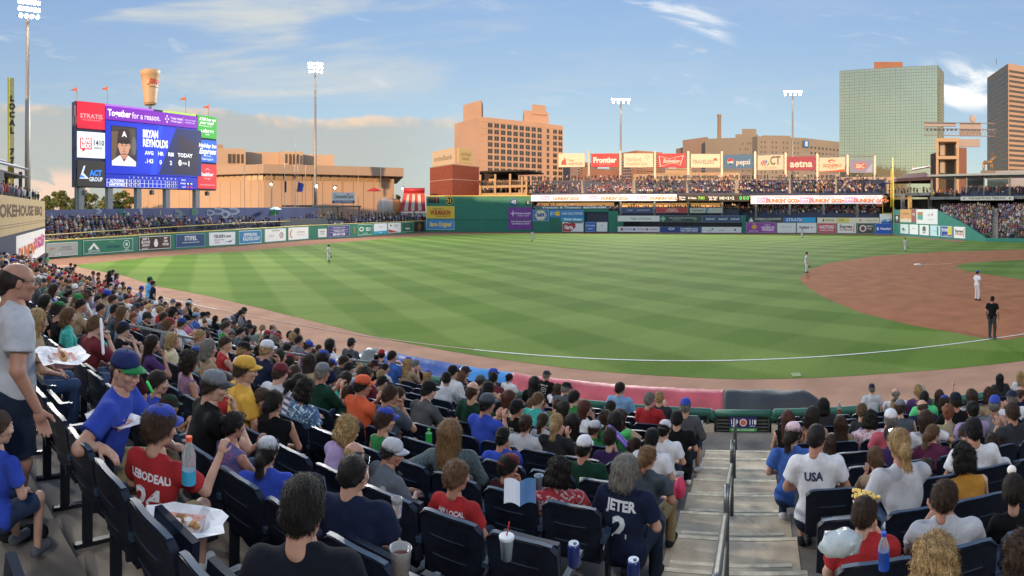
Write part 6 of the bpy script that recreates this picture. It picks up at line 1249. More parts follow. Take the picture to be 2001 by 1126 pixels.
sign('dugout_sign', 'white dugout sign with orange and pink lettering below the smokehouse band', Q(32, SKD(32)+.1), Q(88, SKD(88)+.1), .9, 3.75, '#eeeae8', [T("DUNKIN'", .05, .40, .40, '#e0743c', a='LEFT', b=.05, w=.50), T('DUGOUT', .54, .52, .40, '#d04a8e', a='LEFT', b=.05, w=.42)], .12, shapes=[('o', .845, .66, .085, .34, '#d04a8e'), ('o', .845, .66, .05, .2, '#eeeae8')])
D = 64; fp = thing('foul_pole', 'yellow left field foul pole with a tall panel reading local 77', 'foul pole', (*Q(17, D), 0), 'yellow foul poles')
b = MB(); b.tube([(*Q(17.5, D), 0), (*Q(17, D), Zp(152, D))], .15, 8); b.build('pole', ym, fp)
b = MB(); pbox(b, 18.8, D, 27.5, D, .08, 7, Zp(152, D)); b.build('panel', mat('pole_panel', (.62, .54, .24), .6), fp)
b = MB(); d = Vector((*Q(23.4, 1), 0)); ux = Vector((d.y, -d.x, 0))
for ch, y in (('L', 193), ('O', 209), ('C', 225), ('A', 241), ('L', 256), ('7', 297), ('7', 314)): letters(b, ch, Vector((*Q(23.4, D-.12), Zp(y, D))), ux, (0, 0, 1), .95, bold=.05)
b.build('lettering', C('#2a2a26'), fp)
# ================================================================ people: smooth bodies grown from a distance field
def surface_nets(d, org, h):
 s = d < 0; nx, ny, nz = d.shape
 tot = sum(s[i:nx-1+i, j:ny-1+j, k:nz-1+k].astype(np.int8) for i in (0, 1) for j in (0, 1) for k in (0, 1))
 act = (tot > 0) & (tot < 8); cells = np.argwhere(act); n = len(cells); idx = np.full(act.shape, -1); idx[act] = np.arange(n)
 acc = np.zeros((n, 3)); cnt = np.zeros(n); c = [(i, j, k) for i in (0, 1) for j in (0, 1) for k in (0, 1)]
 val = {q: d[cells[:, 0]+q[0], cells[:, 1]+q[1], cells[:, 2]+q[2]] for q in c}
 for a in c:
  for ax in range(3):
   if a[ax] == 0:
    b = list(a); b[ax] = 1; b = tuple(b); da, db = val[a], val[b]; m = (da < 0) != (db < 0)
    t = da[m]/(da[m]-db[m]); p = np.tile(np.array(a, float), (m.sum(), 1)); p[:, ax] += t; acc[m] += p; cnt[m] += 1
 v = (cells + acc/cnt[:, None])*h + org; F_ = []
 for ax in range(3):
  o1, o2 = [q for q in range(3) if q != ax]
  sl0 = [slice(None)]*3; sl1 = [slice(None)]*3; sl0[ax] = slice(0, -1); sl1[ax] = slice(1, None)
  s0, s1 = s[tuple(sl0)], s[tuple(sl1)]; ch = np.argwhere(s0 != s1); ch = ch[(ch[:, o1] > 0) & (ch[:, o2] > 0) & (ch[:, o1] < d.shape[o1]-1) & (ch[:, o2] < d.shape[o2]-1)]
  def at(u, w): q = ch.copy(); q[:, o1] -= u; q[:, o2] -= w; return idx[q[:, 0], q[:, 1], q[:, 2]]
  quad = np.stack([at(1, 1), at(0, 1), at(0, 0), at(1, 0)], 1); inside = s0[ch[:, 0], ch[:, 1], ch[:, 2]]
  flip = inside if ax != 1 else ~inside
  quad[~flip] = quad[~flip][:, ::-1]; F_.append(quad)
 return v, np.concatenate(F_)
class Field:
 """prims: ('c', a, b, ra, rb, k) round cones; ('e', centre, radii, k) ellipsoids; cuts: (point, normal) keep the negative side"""
 def __init__(s, h): s.h = h; s.p = []; s.cuts = []; s.neg = []
 def cap(s, a, b, ra, rb=None, sq=1.0, k=.03, cut=None): s.p.append(('c', np.array(a, float), np.array(b, float), ra, ra if rb is None else rb, sq, k, cut))
 def ell(s, c, r, k=.02): s.p.append(('e', np.array(c, float), np.array(r, float), None, None, 1, k, None))
 def mesh(s, noise=None):
  h = s.h; lo = []; hi = []
  for t, a, b, ra, rb, sq, k, cut in s.p:
   m = max(ra, rb) if t == 'c' else None
   lo.append(np.minimum(a, b)-m if t == 'c' else a-b); hi.append(np.maximum(a, b)+m if t == 'c' else a+b)
  org = np.min(lo, 0) - 3*h; n = np.ceil((np.max(hi, 0) + 3*h - org)/h).astype(int)+1
  D = np.full(n, .25, np.float32)
  for (t, a, b, ra, rb, sq, k, cut), l, u in zip(s.p, lo, hi):
   m = k + 3*h; i0 = np.maximum(((l-m-org)/h).astype(int), 0); i1 = np.minimum(np.ceil((u+m-org)/h).astype(int)+1, n)
   ax = [org[q] + h*np.arange(i0[q], i1[q]) for q in range(3)]; X, Y, Z = ax[0][:, None, None], ax[1][None, :, None], ax[2][None, None, :]
   if t == 'c':
    ab = b-a; L2 = max((ab*ab).sum(), 1e-9); px, py, pz = X-a[0], Y-a[1], Z-a[2]; tt = np.clip((px*ab[0]+py*ab[1]+pz*ab[2])/L2, 0, 1)
    dx, dy, dz = px-ab[0]*tt, (py-ab[1]*tt)/sq, pz-ab[2]*tt; d = np.sqrt(dx*dx+dy*dy+dz*dz) - (ra+(rb-ra)*tt)
    if cut is not None: d = np.maximum(d, (X-cut[0][0])*cut[1][0] + (Y-cut[0][1])*cut[1][1] + (Z-cut[0][2])*cut[1][2])
   else:
    qx, qy, qz = (X-a[0])/b[0], (Y-a[1])/b[1], (Z-a[2])/b[2]; r = np.sqrt(qx*qx+qy*qy+qz*qz); g = np.sqrt((qx/b[0])**2+(qy/b[1])**2+(qz/b[2])**2)+1e-6; d = r*(r-1)/g
   sl = tuple(slice(p, q) for p, q in zip(i0, i1)); E = D[sl]; hh = np.maximum(k-np.abs(E-d), 0)/max(k, 1e-6); D[sl] = np.minimum(E, d) - hh*hh*k*.25
  ax = [org[q] + h*np.arange(n[q]) for q in range(3)]; X, Y, Z = ax[0][:, None, None], ax[1][None, :, None], ax[2][None, None, :]
  for c, r in s.neg:
   d = np.sqrt((X-c[0])**2+(Y-c[1])**2+(Z-c[2])**2)-r; k = .012; hh = np.maximum(k-np.abs(D+d), 0)/k; D = np.maximum(D, -d) + hh*hh*k*.25
  for p, nn in s.cuts: D = np.maximum(D, (X-p[0])*nn[0] + (Y-p[1])*nn[1] + (Z-p[2])*nn[2])
  if noise is not None: D = D + noise(X, Y, Z)
  return surface_nets(D, org, h)
def V3(*a): return np.array(a, float)
# ---- heads (centre between the ears, +y to the front)
def make_head(kind, h):
 f = Field(h); w = dict(m=1.0, w=.94, c=.96)[kind]; jw = dict(m=1.0, w=.86, c=.86)[kind]
 f.ell((0, -.012, .034), (.077*w, .097, .086), .02); f.ell((0, .030, -.028), (.060*jw, .064, .084), .03); f.ell((0, .064, -.094), (.026*jw, .022, .020), .03)
 for s in (-1, 1):
  f.cap((s*.050*jw, .0, -.030), (s*.046*jw, .012, -.072), .020, .018, k=.03); f.ell((s*.044, .064, -.016), (.022, .020, .018), .025)
  f.ell((s*.080*w, -.012, -.004), (.009, .021, .032), .008)
  f.cap((s*.012, .088, .034), (s*.044, .074, .030), .010 if kind == 'm' else .007, k=.016)
  f.ell((s*.013, .100, -.030), (.010, .011, .009), .01)
 f.cap((0, .092, .018), (0, .112 if kind != 'c' else .106, -.024), .009, .0125, k=.014)
 f.ell((0, .090, -.054), (.022, .012, .007), .008); f.ell((0, .089, -.066), (.019, .012, .008), .008)
 f.neg = [((-.031, .104, .014), .017), ((.031, .104, .014), .017)]
 nr = dict(m=.056, w=.046, c=.044)[kind]
 f.cap((0, -.020, -.05), (0, -.030, -.150), nr, nr*1.02, k=.03)
 v, q = f.mesh()
 e = Field(h*.75)
 col = np.ones((len(v), 4))
 def paint(m, c, a=0.0): col[m] = (*c, a)
 x, y, z = np.abs(v[:, 0]), v[:, 1], v[:, 2]
 lip = ((v[:, 0]/.024)**2 + ((z+.060)/.0105)**2 < 1) & (y > .075); paint(lip, (.42, .17, .14) if kind != 'w' else (.45, .12, .12))
 br = (np.abs(z-.036-.10*(x-.03)) < .0055) & (x > .014) & (x < .050) & (y > .05); paint(br, (.07, .045, .03))
 V, Q_, C_ = [v], [q], [col]; o = len(v)
 for s in (-1, 1):      # eyeballs
  b = MB(); b.sphere((s*.031, .080, .013), .0135, 7); ev = np.array(b.v); ec = np.ones((len(ev), 4)); ec[:, :3] = .62; ec[:, 3] = 0
  dd = np.hypot(ev[:, 0]-s*.031, ev[:, 2]-.013); ec[(dd < .0065) & (ev[:, 1] > .08), :3] = (.03, .02, .015)
  ev_q = [f4 for f4 in b.f if len(f4) == 4]; V.append(ev); Q_.append(np.array(ev_q)+o); C_.append(ec); o += len(ev)
 return np.concatenate(V), np.concatenate(Q_), np.concatenate(C_)
# ---- hands (wrist at origin, fingers along +y, thumb towards +x, palm facing -z)
def make_hand(curl, h=.0058):
 f = Field(h)
 f.cap((-.018, .03, 0), (-.018, .075, 0), .016, .014, k=.015); f.cap((.016, .03, 0), (.018, .080, 0), .017, .014, k=.015); f.cap((0, -.012, 0), (0, .04, 0), .024, .026, sq=1, k=.02)
 for i, (x, L_) in enumerate(((.028, .070), (.010, .080), (-.009, .074), (-.027, .058))):
  p = V3(x, .082 - abs(i-1.2)*.004, 0); a = .15 + curl*.25; spread = (x)*.9
  for j, fr in enumerate((.42, .33, .25)):
   q = p + V3(spread*.12, math.cos(a), -math.sin(a))*L_*fr; f.cap(p, q, .0092-.0008*j, .0088-.0008*j, k=.006); p = q; a += curl*.75
 p = V3(.026, .018, -.004); q = p + V3(.028, .030, -.012); r = q + V3(.012-.012*curl, .028, -.010-.008*curl); f.cap(p, q, .013, .0105, k=.012); f.cap(q, r, .0105, .0085, k=.006)
 return f.mesh()
HANDS = {c: make_hand(c) for c in (.35, .95)}
def frame_mat(origin, fwd, up):      # columns: right, forward, up
 fwd = np.array(fwd, float); fwd /= np.linalg.norm(fwd); up = np.array(up, float); r = np.cross(fwd, up); r /= max(np.linalg.norm(r), 1e-6); up = np.cross(r, fwd)
 return np.stack([r, fwd, up], 1), np.array(origin, float)
# ---- poses; metres for a grown man, seated reference hip at 0.52
def pose_joints(pose, kind):
 stand = pose in ('stand', 'bend', 'standlow'); hz = .93 if stand else .52
 L = dict(lean=.42, bend=1.15, brace=.30, hold=.12, chin=.24, phone=.16, cross=.02, side=-.06, stand=.04, akimbo=.05, face=-.02).get(pose, .10) + (.0 if stand else -.02)
 d = V3(0, math.sin(L), math.cos(L)); P = V3(0, 0 if not stand else -.02, hz); Sh = P + d*.47; N = P + d*.535
 hl = L*.45; hd = V3(0, math.sin(hl)+.12, math.cos(hl)); hd /= np.linalg.norm(hd); Hc = N + hd*.145
 sw = .185; J = dict(P=P, C=P + d*.30, S=Sh, N=N, H=Hc, d=d, L=L)
 for s, n in ((-1, 'l'), (1, 'r')):
  J['s'+n] = Sh + V3(s*sw, 0, 0) - d*.025
  if stand: J['h'+n] = P + V3(s*.09, 0, -.02); J['k'+n] = V3(s*.105, .02, .49); J['a'+n] = V3(s*.11, -.03, .07)
  else: J['h'+n] = P + V3(s*.09, .0, -.02); J['k'+n] = V3(s*.15, .44, .53); J['a'+n] = V3(s*.14, .42, .07)
 def arm(n, e, w, hf=None, up=(0, 0, 1), curl=.35): J['e'+n] = V3(*e); J['w'+n] = V3(*w); J['f'+n] = hf; J['u'+n] = up; J['c'+n] = curl
 sy = Sh[1]; sz = Sh[2]
 lap = lambda s, n: arm(n, (s*.275, sy+.03, sz-.25), (s*.13, sy+.23, hz+.13), (-s*.4, .9, -.2))
 for s, n in ((-1, 'l'), (1, 'r')): lap(s, n)
 if pose == 'chin': arm('r', (.20, sy+.26, sz-.24), (.06, sy+.20, sz+.02), (-.2, -.1, .9), (0, 1, 0), .95)
 if pose == 'lean':
  for s, n in ((-1, 'l'), (1, 'r')): arm(n, (s*.25, sy+.10, hz+.20), (s*.07, sy+.30, hz+.17), (-s*.6, .7, 0))
 if pose == 'raise': arm('r', (.30, sy+.16, sz-.02), (.24, sy+.26, sz+.22), (0, .2, 1), (0, 1, 0), .95)
 if pose == 'point': arm('r', (.36, sy+.22, sz-.02), (.42, sy+.44, sz+.10 + (.2 if kind == 'w' else 0)), (.1, .9, .3), (0, 0, 1), .35)
 if pose == 'hold': arm('r', (.30, sy+.16, sz-.20), (.32, sy+.36, sz+.02), (.1, .4, .9), (0, -1, .3), .95); arm('l', (-.28, sy+.06, sz-.26), (-.16, sy+.26, hz+.12), (.3, .9, -.1))
 if pose == 'brace': arm('r', (.40, sy-.10, sz-.17), (.36, sy+.02, hz+.30), (.1, .9, -.3), (0, .2, 1), .35); arm('l', (-.25, sy+.20, sz-.30), (-.10, sy+.36, hz+.14), (.2, .9, 0))
 if pose == 'phone':
  for s, n in ((-1, 'l'), (1, 'r')): arm(n, (s*.24, sy+.16, sz-.26), (s*.05, sy+.34, sz-.06), (-s*.2, .3, .9), (0, -1, .2), .95)
 if pose == 'cross': arm('l', (-.25, sy+.10, sz-.26), (.08, sy+.22, sz-.27), (.9, .1, .1)); arm('r', (.25, sy+.10, sz-.26), (-.08, sy+.26, sz-.25), (-.9, .1, .1))
 if pose == 'side': arm('r', (.40, sy+.02, sz-.16), (.54, sy+.12, sz-.20), (.9, .3, -.2))
 if pose == 'akimbo': arm('l', (-.42, sy-.06, sz-.16), (-.24, sy+.02, hz+.20), (.5, .5, -.6))
 if pose in ('stand', 'standlow'):
  for s, n in ((-1, 'l'), (1, 'r')): arm(n, (s*.265, sy-.03, sz-.28), (s*.26, sy+.08, sz-.53), (0, .25, -1), (-s, 0, 0))
 if pose == 'bend':
  for s, n in ((-1, 'l'), (1, 'r')): arm(n, (s*.25, sy+.05, sz-.26), (s*.18, sy+.20, sz-.40), (0, .5, -.8), (0, 0, 1))
 if pose == 'carry':      # standing, holding a tray at chest height
  pass
 return J
BODY = {}
def body_field(J, kind, h, inf=0.0, part='body', sleeve=.6, legs='long', gut=0):
 f = Field(h); wn = dict(m=1, w=.88, c=.92)[kind]; th = dict(m=1, w=.9, c=.95)[kind]; P, d, Sh = J['P'], J['d'], J['S']; X = V3(1, 0, 0)
 if part in ('body', 'shirt'):
  f.cap(P-X*.075, P+X*.075, (.122 if kind != 'w' else .128)+inf, sq=.88, k=.05); f.cap(P+d*.06, P+d*.20, .125*wn+gut+inf, .128*wn+gut*.6+inf, sq=.84, k=.06)
  f.cap(P+d*.30-X*.06, P+d*.30+X*.06, .115*wn+inf, sq=.86, k=.06); f.cap(P+d*.385-X*.075*wn, P+d*.385+X*.075*wn, .098+inf, sq=.84, k=.05)
  f.cap(J['sl']*.88+Sh*.12, J['sr']*.88+Sh*.12, .060*wn+inf, k=.05)
  if kind == 'w':
   for s in (-1, 1): f.ell(P+d*.335+V3(s*.07, .095, 0), V3(.062, .05, .06)+inf, .04)
  f.cap(Sh-d*.03, J['N']+d*.02, .075*wn+inf, .058*wn+inf*.8, k=.06)
 for s, n in ((-1, 'l'), (1, 'r')):
  a, e, w_ = J['s'+n], J['e'+n], J['w'+n]
  if part == 'body':
   f.cap(a, e, .054*th, .041*th, k=.035); f.cap(e, w_, .042*th, .027*th, k=.02)
  elif part == 'shirt' and sleeve > 0:
   if sleeve <= 1: c = a+(e-a)*sleeve; dr = (e-a)/np.linalg.norm(e-a); f.cap(a, c+dr*.03, .060*th+inf+.006, .056*th+inf+.012, k=.04, cut=(c, dr))
   else: c = e+(w_-e)*.93; dr = (w_-e)/np.linalg.norm(w_-e); f.cap(a, e, .060*th+inf, .050*th+inf, k=.04); f.cap(e, c, .050*th+inf, .036*th+inf, k=.03, cut=(c, dr))
  if part in ('body', 'legs'):
   hp, kn, an = J['h'+n], J['k'+n], J['a'+n]
   if part == 'body': f.cap(hp, kn, .086*th, .058*th, k=.04); f.cap(kn, an, .056*th, .038*th, k=.03)
   else:
    if legs == 'long': f.cap(hp, kn, .095*th+inf, .070*th+inf, k=.05); f.cap(kn, an+(kn-an)*.04, .068*th+inf, .052*th+inf, k=.03)
    else: c = hp+(kn-hp)*.86; dr = (kn-hp)/np.linalg.norm(kn-hp); f.cap(hp, kn, .098*th+inf, .082*th+inf, k=.05, cut=(c, dr))
 if part == 'legs': f.cap(P-X*.075-V3(0, 0, .02), P+X*.075-V3(0, 0, .02), .122+inf, sq=.9, k=.05)
 if part == 'shirt':
  f.cuts = [(J['N']+d*(.016 if sleeve > 0 else -.02), d*.93+V3(0, .42 if sleeve > 0 else .55, 0))]
  if sleeve == 0:
   pass
 return f
def wrinkle(seed, amp):
 r = np.random.default_rng(seed); ks = [(r.uniform(8, 26), r.uniform(8, 20), r.uniform(6, 22), r.uniform(0, 6)) for _ in range(5)]
 return lambda X, Y, Z: amp*sum(np.sin(a*X + b*Y + c*Z + p + 1.3*np.sin(9*Z+p)) for a, b, c, p in ks)/2.4
def np_mesh(name, v, q, m, col=None, smooth=True):
 me = bpy.data.meshes.new(name); q = np.asarray(q); me.vertices.add(len(v)); me.vertices.foreach_set('co', np.asarray(v, np.float32).ravel()); me.loops.add(q.size); me.loops.foreach_set('vertex_index', q.ravel().astype(np.int32))
 me.polygons.add(len(q)); me.polygons.foreach_set('loop_start', np.arange(0, q.size, 4, dtype=np.int32)); me.polygons.foreach_set('use_smooth', np.ones(len(q), bool)); me.materials.append(m)
 if col is not None: a = me.color_attributes.new('tint', 'FLOAT_COLOR', 'POINT'); a.data.foreach_set('color', np.asarray(col, np.float32).ravel())
 me.update(); me.validate(); return me
skin = mat('skin', rough=.55, obj=True, vcol='tint', var=.10, vscale=14, bump=.12, bscale=120, spec=.35)
cloth = mat('cloth', rough=.9, obj=True, var=.14, vscale=11, bump=.75, bscale=15, spec=.12)
for m_ in (skin,): b_ = m_.node_tree.nodes['Principled BSDF']; b_.inputs['Subsurface Weight'].default_value = .12; b_.inputs['Subsurface Scale'].default_value = .01
denim = mat('trouser_cloth', rough=.9, obj=True, var=.16, vscale=16, bump=.3, bscale=60, spec=.15)
capm = mat('cap_cloth', rough=.8, obj=True, var=.08, vscale=20, bump=.15, bscale=90, spec=.2)
def hair_mat():
 m = mat('hair', rough=.62, obj=True, var=.30, vscale=22, bump=.0, spec=.35); n = m.node_tree.nodes; l = m.node_tree.links; b = n['Principled BSDF']
 t = n.new('ShaderNodeTexCoord'); mp = n.new('ShaderNodeMapping'); mp.inputs['Scale'].default_value = (1, 1, .10); l.new(t.outputs['Object'], mp.inputs[0]); nz = n.new('ShaderNodeTexNoise'); nz.inputs['Scale'].default_value = 150; nz.inputs['Detail'].default_value = 3; nz.inputs['Distortion'].default_value = .8; l.new(mp.outputs[0], nz.inputs[0])
 bp = n.new('ShaderNodeBump'); bp.inputs['Strength'].default_value = 1.0; bp.inputs['Distance'].default_value = .010; l.new(nz.outputs[0], bp.inputs['Height']); l.new(bp.outputs[0], b.inputs['Normal'])
 src = b.inputs['Base Color'].links[0].from_socket; mr = n.new('ShaderNodeMapRange'); mr.inputs[1].default_value = .32; mr.inputs[2].default_value = .68; mr.inputs[3].default_value = .35; mr.inputs[4].default_value = 1.75; l.new(nz.outputs[0], mr.inputs[0])
 mx = n.new('ShaderNodeMix'); mx.data_type = 'RGBA'; mx.blend_type = 'MULTIPLY'; mx.inputs[0].default_value = 1; l.new(src, mx.inputs[6]); l.new(mr.outputs[0], mx.inputs[7]); l.new(mx.outputs[2], b.inputs['Base Color']); return m
hairm = hair_mat()
def pattern_mat(name, a, b_, kind):
 m = mat(name, a, .85, var=.08, bump=.3, bscale=40); n = m.node_tree.nodes; l = m.node_tree.links; b = n['Principled BSDF']; src = b.inputs['Base Color'].links[0].from_socket
 t = n.new('ShaderNodeTexCoord'); mx = n.new('ShaderNodeMix'); mx.data_type = 'RGBA'; l.new(src, mx.inputs[6]); mx.inputs[7].default_value = (*hexc(b_), 1); mr = n.new('ShaderNodeMapRange')
 if kind == 'stripe': wv = n.new('ShaderNodeTexWave'); wv.bands_direction = 'Z'; wv.inputs['Scale'].default_value = 5.5; wv.inputs['Distortion'].default_value = 1.5; l.new(t.outputs['Object'], wv.inputs[0]); l.new(wv.outputs['Fac'], mr.inputs[0]); mr.inputs[1].default_value = .45; mr.inputs[2].default_value = .6
 else: nz = n.new('ShaderNodeTexNoise'); nz.inputs['Scale'].default_value = 17 if kind == 'floral' else 60; nz.inputs['Detail'].default_value = 2; nz.inputs['Distortion'].default_value = 1.5; l.new(t.outputs['Object'], nz.inputs[0]); l.new(nz.outputs[0], mr.inputs[0]); mr.inputs[1].default_value = .55; mr.inputs[2].default_value = .60
 l.new(mr.outputs[0], mx.inputs[0]); l.new(mx.outputs[2], b.inputs['Base Color']); return m
PAT = dict(floral=('#4b4a7c', '#8a4a6a', 'floral'), redfloral=('#8c1f2c', '#a39aa0', 'floral'), bluefloral=('#3a5a80', '#a8c4d4', 'floral'), stripe=('#c4c0cc', '#4a4e6a', 'stripe'), stripegrey=('#8c8c90', '#5a5a60', 'stripe'), dkprint=('#1d1f24', '#8a7a50', 'floral'), mauve=('#6a4a66', '#a08aa0', 'speck'), teal=('#1f8f88', '#5fc0b4', 'speck'), heather=('#3a4850', '#5c6c74', 'speck'), floralpink=('#d8c4cc', '#a05a7a', 'floral'), cream=('#c8bca0', '#a89a7c', 'speck'), skyblue=('#4a9cd4', '#7cbce4', 'speck'))
CN = dict(ltgrey='#b4b8c2', royal='#1a3fb0', red='#a5161f', dkgreen='#12382b', black='#14161a', slate='#46505c', maroon='#6e2530', navy='#1a2340', charcoal='#303338', redorange='#c8322a', teal='#2a7a78', purple='#4a2f66', dkmaroon='#3a1620', cream='#d8cdb8', grey='#71767e', whiteblue='#ccd4e8', olivegrey='#54544e', yellow='#d9a520', khaki='#9a9070', pink='#c06a8c', ltblue='#6f9cc8', blue='#2c5eb4', white='#d4d6de', tan='#a08a6c', beige='#b4a890', olive='#5a5838', rust='#a8402c', green='#1f7a3c', sage='#6a8478', mint='#8cc4bc', lilac='#9a86b8', peach='#d8a48c', greynavy='#5a626e', blackwhite='#2a2a30', dkpurple='#33204e', ltpink='#d8b4c4', orange='#d8541e', navyblack='#181d28', greywhite='#4e5054', skin='#c08a6c', redpink='#b0485a', plum='#5c2444', mustard='#b07a14', neon='#4ac87c', lavender='#9a86b4', dknavy='#11182c', pinkwhite='#e0bcc8', navygreen='#1c2c66', bluegreen='#1f3f94', skyblue='#4a9cd4', stripegrey='#8c8c90')
HC = dict(bk='#120d0b', db='#241812', br='#3b2517', lbr='#6a4a2c', dkbl='#7a5a34', bl='#a88752', gy='#77736c', wh='#b8b4ac', au='#54281a', rd='#8a4a26')
HEADRES = {}
def head(kind, h):
 if (kind, h) not in HEADRES: HEADRES[kind, h] = make_head(kind, h)
 return HEADRES[kind, h]
KS = dict(m=(1.0, 1.0, 1.0), w=(.95, .95, .96), c=(.74, .74, .90))     # body scale and head scale
SK = {'m': 'm', 'w': 'w', 'b': 'c', 'g': 'c'}
def xform(v, J, kind, pose):   # scale about the hip, keep the seat height
 k = KS[kind][0]; stand = pose in ('stand', 'bend', 'standlow')
 if stand: return v*k
 o = V3(0, 0, .52); return (v-o)*k + V3(0, (1-k)*.10, .52 - (.03 if kind == 'c' else 0))
def rotz(a): c, s = math.cos(a), math.sin(a); return np.array([[c, -s, 0], [s, c, 0], [0, 0, 1]])
def rotx(a): c, s = math.cos(a), math.sin(a); return np.array([[1, 0, 0], [0, c, -s], [0, s, c]])
HEADM = {}
def body_mesh(kind, pose, yaw, h, bare=False):
 key = (kind, pose, yaw, h)
 if key in BODY: return BODY[key]
 ck = ('base', kind, pose, h)
 if ck not in BODY:
  J = pose_joints(pose, kind); v, q = body_field(J, kind, h).mesh(); V, Q_ = [v], [q]; o = len(v)
  for s, n in ((-1, 'l'), (1, 'r')):
   hv, hq = HANDS[J['c'+n]]; hv = hv.copy(); hv[:, 0] *= s
   if s < 0: hq = hq[:, ::-1]
   hf = J['f'+n] if J['f'+n] is not None else J['w'+n]-J['e'+n]; M, og = frame_mat(J['w'+n], hf, J['u'+n]); V.append((hv*(1.0 if kind == 'm' else .9)) @ M.T + og); Q_.append(hq+o); o += len(hv)
   f = Field(h); a = J['a'+n]; f.cap(a+V3(0, -.03, -.02), a+V3(0, .15, -.035), .042, .034, sq=1); fv, fq = f.mesh(); V.append(fv); Q_.append(fq+o); o += len(fv)
  BODY[ck] = (np.concatenate(V), np.concatenate(Q_), J)
 v, q, J = BODY[ck]; hv, hq, hc = head(kind, .0065 if h > .014 else .0048)
 tilt = .10 + J['L']*.35; Rm = rotz(-yaw) @ rotx(-tilt); hs = KS[kind][2]; hp = xform(J['H'][None], J, kind, pose)[0]
 if kind == 'c': hp = hp + V3(0, 0, .035)
 HEADM[kind, pose, yaw] = (Rm*hs, hp)
 col = np.concatenate([np.ones((len(v), 4)), hc]); me = np_mesh('body', np.concatenate([xform(v, J, kind, pose), (hv*hs) @ Rm.T + hp]), np.concatenate([q, hq+len(v)]), skin, col)
 BODY[key] = me; return me
CL = {}
def cloth_mesh(kind, pose, part, sleeve, legs, h, m):
 key = (kind, pose, part, sleeve, legs, h, m.name)
 if key not in CL:
  J = pose_joints(pose, kind); f = body_field(J, kind, h, .013 if part == 'shirt' else .006, part, sleeve, legs, gut=.022 if kind == 'm' else 0); v, q = f.mesh(wrinkle(hash((kind, pose)) % 997 if False else len(CL),   .0055)); CL[key] = np_mesh('garment', xform(v, J, kind, pose), q, m)
 return CL[key]
def shoe_mesh(kind, pose):
 key = ('shoe', kind, pose)
 if key not in CL:
  J = pose_joints(pose, kind); f = Field(.014)
  for n in 'lr': a = J['a'+n]; f.cap(a+V3(0, -.035, -.02), a+V3(0, .16, -.03), .050, .042, k=.01)
  f.cuts = [((0, 0, .005), (0, 0, -1))]; v, q = f.mesh(); CL[key] = np_mesh('shoes', xform(v, J, kind, pose), q, denim)
 return CL[key]
HAIRM = {}
def hair_mesh(style):
 if style in HAIRM: return HAIRM[style]
 f = Field(.0062); i_ = dict(s=.014, z=.006, x=.007, l=.020, p=.012, u=.012, c=.030, o=.020, h=.024)[style]; c = V3(0, -.014, .036)
 f.ell(c, V3(.077+i_*.9, .097+i_*.7, .086+i_), .02)
 def streak(amp, fr): return lambda X, Y, Z: amp*(np.sin(np.arctan2(X, Y+.02)*fr + 2.2*np.sin(Z*26) + X*40)*.6 + np.sin(X*190+Y*130+Z*34)*.4 + np.sin(X*60-Y*75+Z*20)*.5)
 hl = [((0, .074, .078), (0, .80, -.60))]
 if style in 'szh': f.cap((-.07, -.02, .0), (-.06, -.07, -.030), .018+i_*.3, k=.03); f.cap((.07, -.02, .0), (.06, -.07, -.030), .018+i_*.3, k=.03); f.cap((0, -.072, 0), (0, -.072, -.04), .036+i_*.4, k=.04); f.cuts = [((0, .010, .012), (0, .62, -.78)), ((0, -.07, -.070), (0, .2, -1))]
 elif style == 'x': f.cuts = [((0, .0, .036), (0, .40, 1)), ((0, .0, -.005), (0, .72, -.70))]; f.cap((-.065, -.05, 0), (.065, -.05, 0), .03, k=.03); f.cap((0, -.08, 0), (0, -.078, -.06), .04, k=.04)
 elif style in 'lo':
  zb = -.30 if style == 'l' else -.105
  for s in (-1, 0, 1): f.cap((s*.05, -.055, .02), (s*.062, -.075+.01*abs(s), zb), .052, .040 if style == 'l' else .056, k=.05)
  for s in (-1, 1): f.cap((s*.070, -.01, .03), (s*.083, .010, zb*.55), .026, .022, k=.04)
  f.neg = [((0, .118, -.02), .068)]; f.cuts = [((0, .074, .070), (0, .97, -.25))]
 elif style in 'pu':
  f.cap((0, -.06, .0), (0, -.07, -.03), .05, k=.05); f.cuts = [((0, .012, -.002), (0, .62, -.78))]
  if style == 'p': f.cap((0, -.10, .03), (0, -.155, -.02), .026, .036, k=.02); f.cap((0, -.155, -.02), (.01, -.150, -.15), .036, .034, k=.03); f.cap((.01, -.150, -.15), (.02, -.125, -.30), .034, .012, k=.03)
  else: f.ell((0, -.118, .055), (.042, .036, .038), .012)
 elif style == 'c':
  rr = np.random.default_rng(4)
  for _ in range(46):
   d = rr.normal(size=3); d /= np.linalg.norm(d)
   if d[1] > .45 and d[2] < .5: continue
   f.ell(c + d*V3(.098, .112, .105) + V3(0, -.01, -.02*(d[2] < 0)), V3(1, 1, 1)*rr.uniform(.022, .034), .012)
  for s in (-1, 1): f.cap((s*.07, -.03, 0), (s*.085, -.03, -.10), .035, k=.03)
  f.cap((-.05, -.08, -.06), (.05, -.08, -.06), .05, k=.04); f.neg = [((0, .125, -.02), .075)]
 v, q = f.mesh(streak(dict(s=.0022, z=.001, x=.001, l=.0024, p=.0016, u=.0018, c=.005, o=.0026, h=.005)[style], 22)); v, q = strands(v, q, style); HAIRM[style] = np_mesh('hair', v, q, hairm); return HAIRM[style]
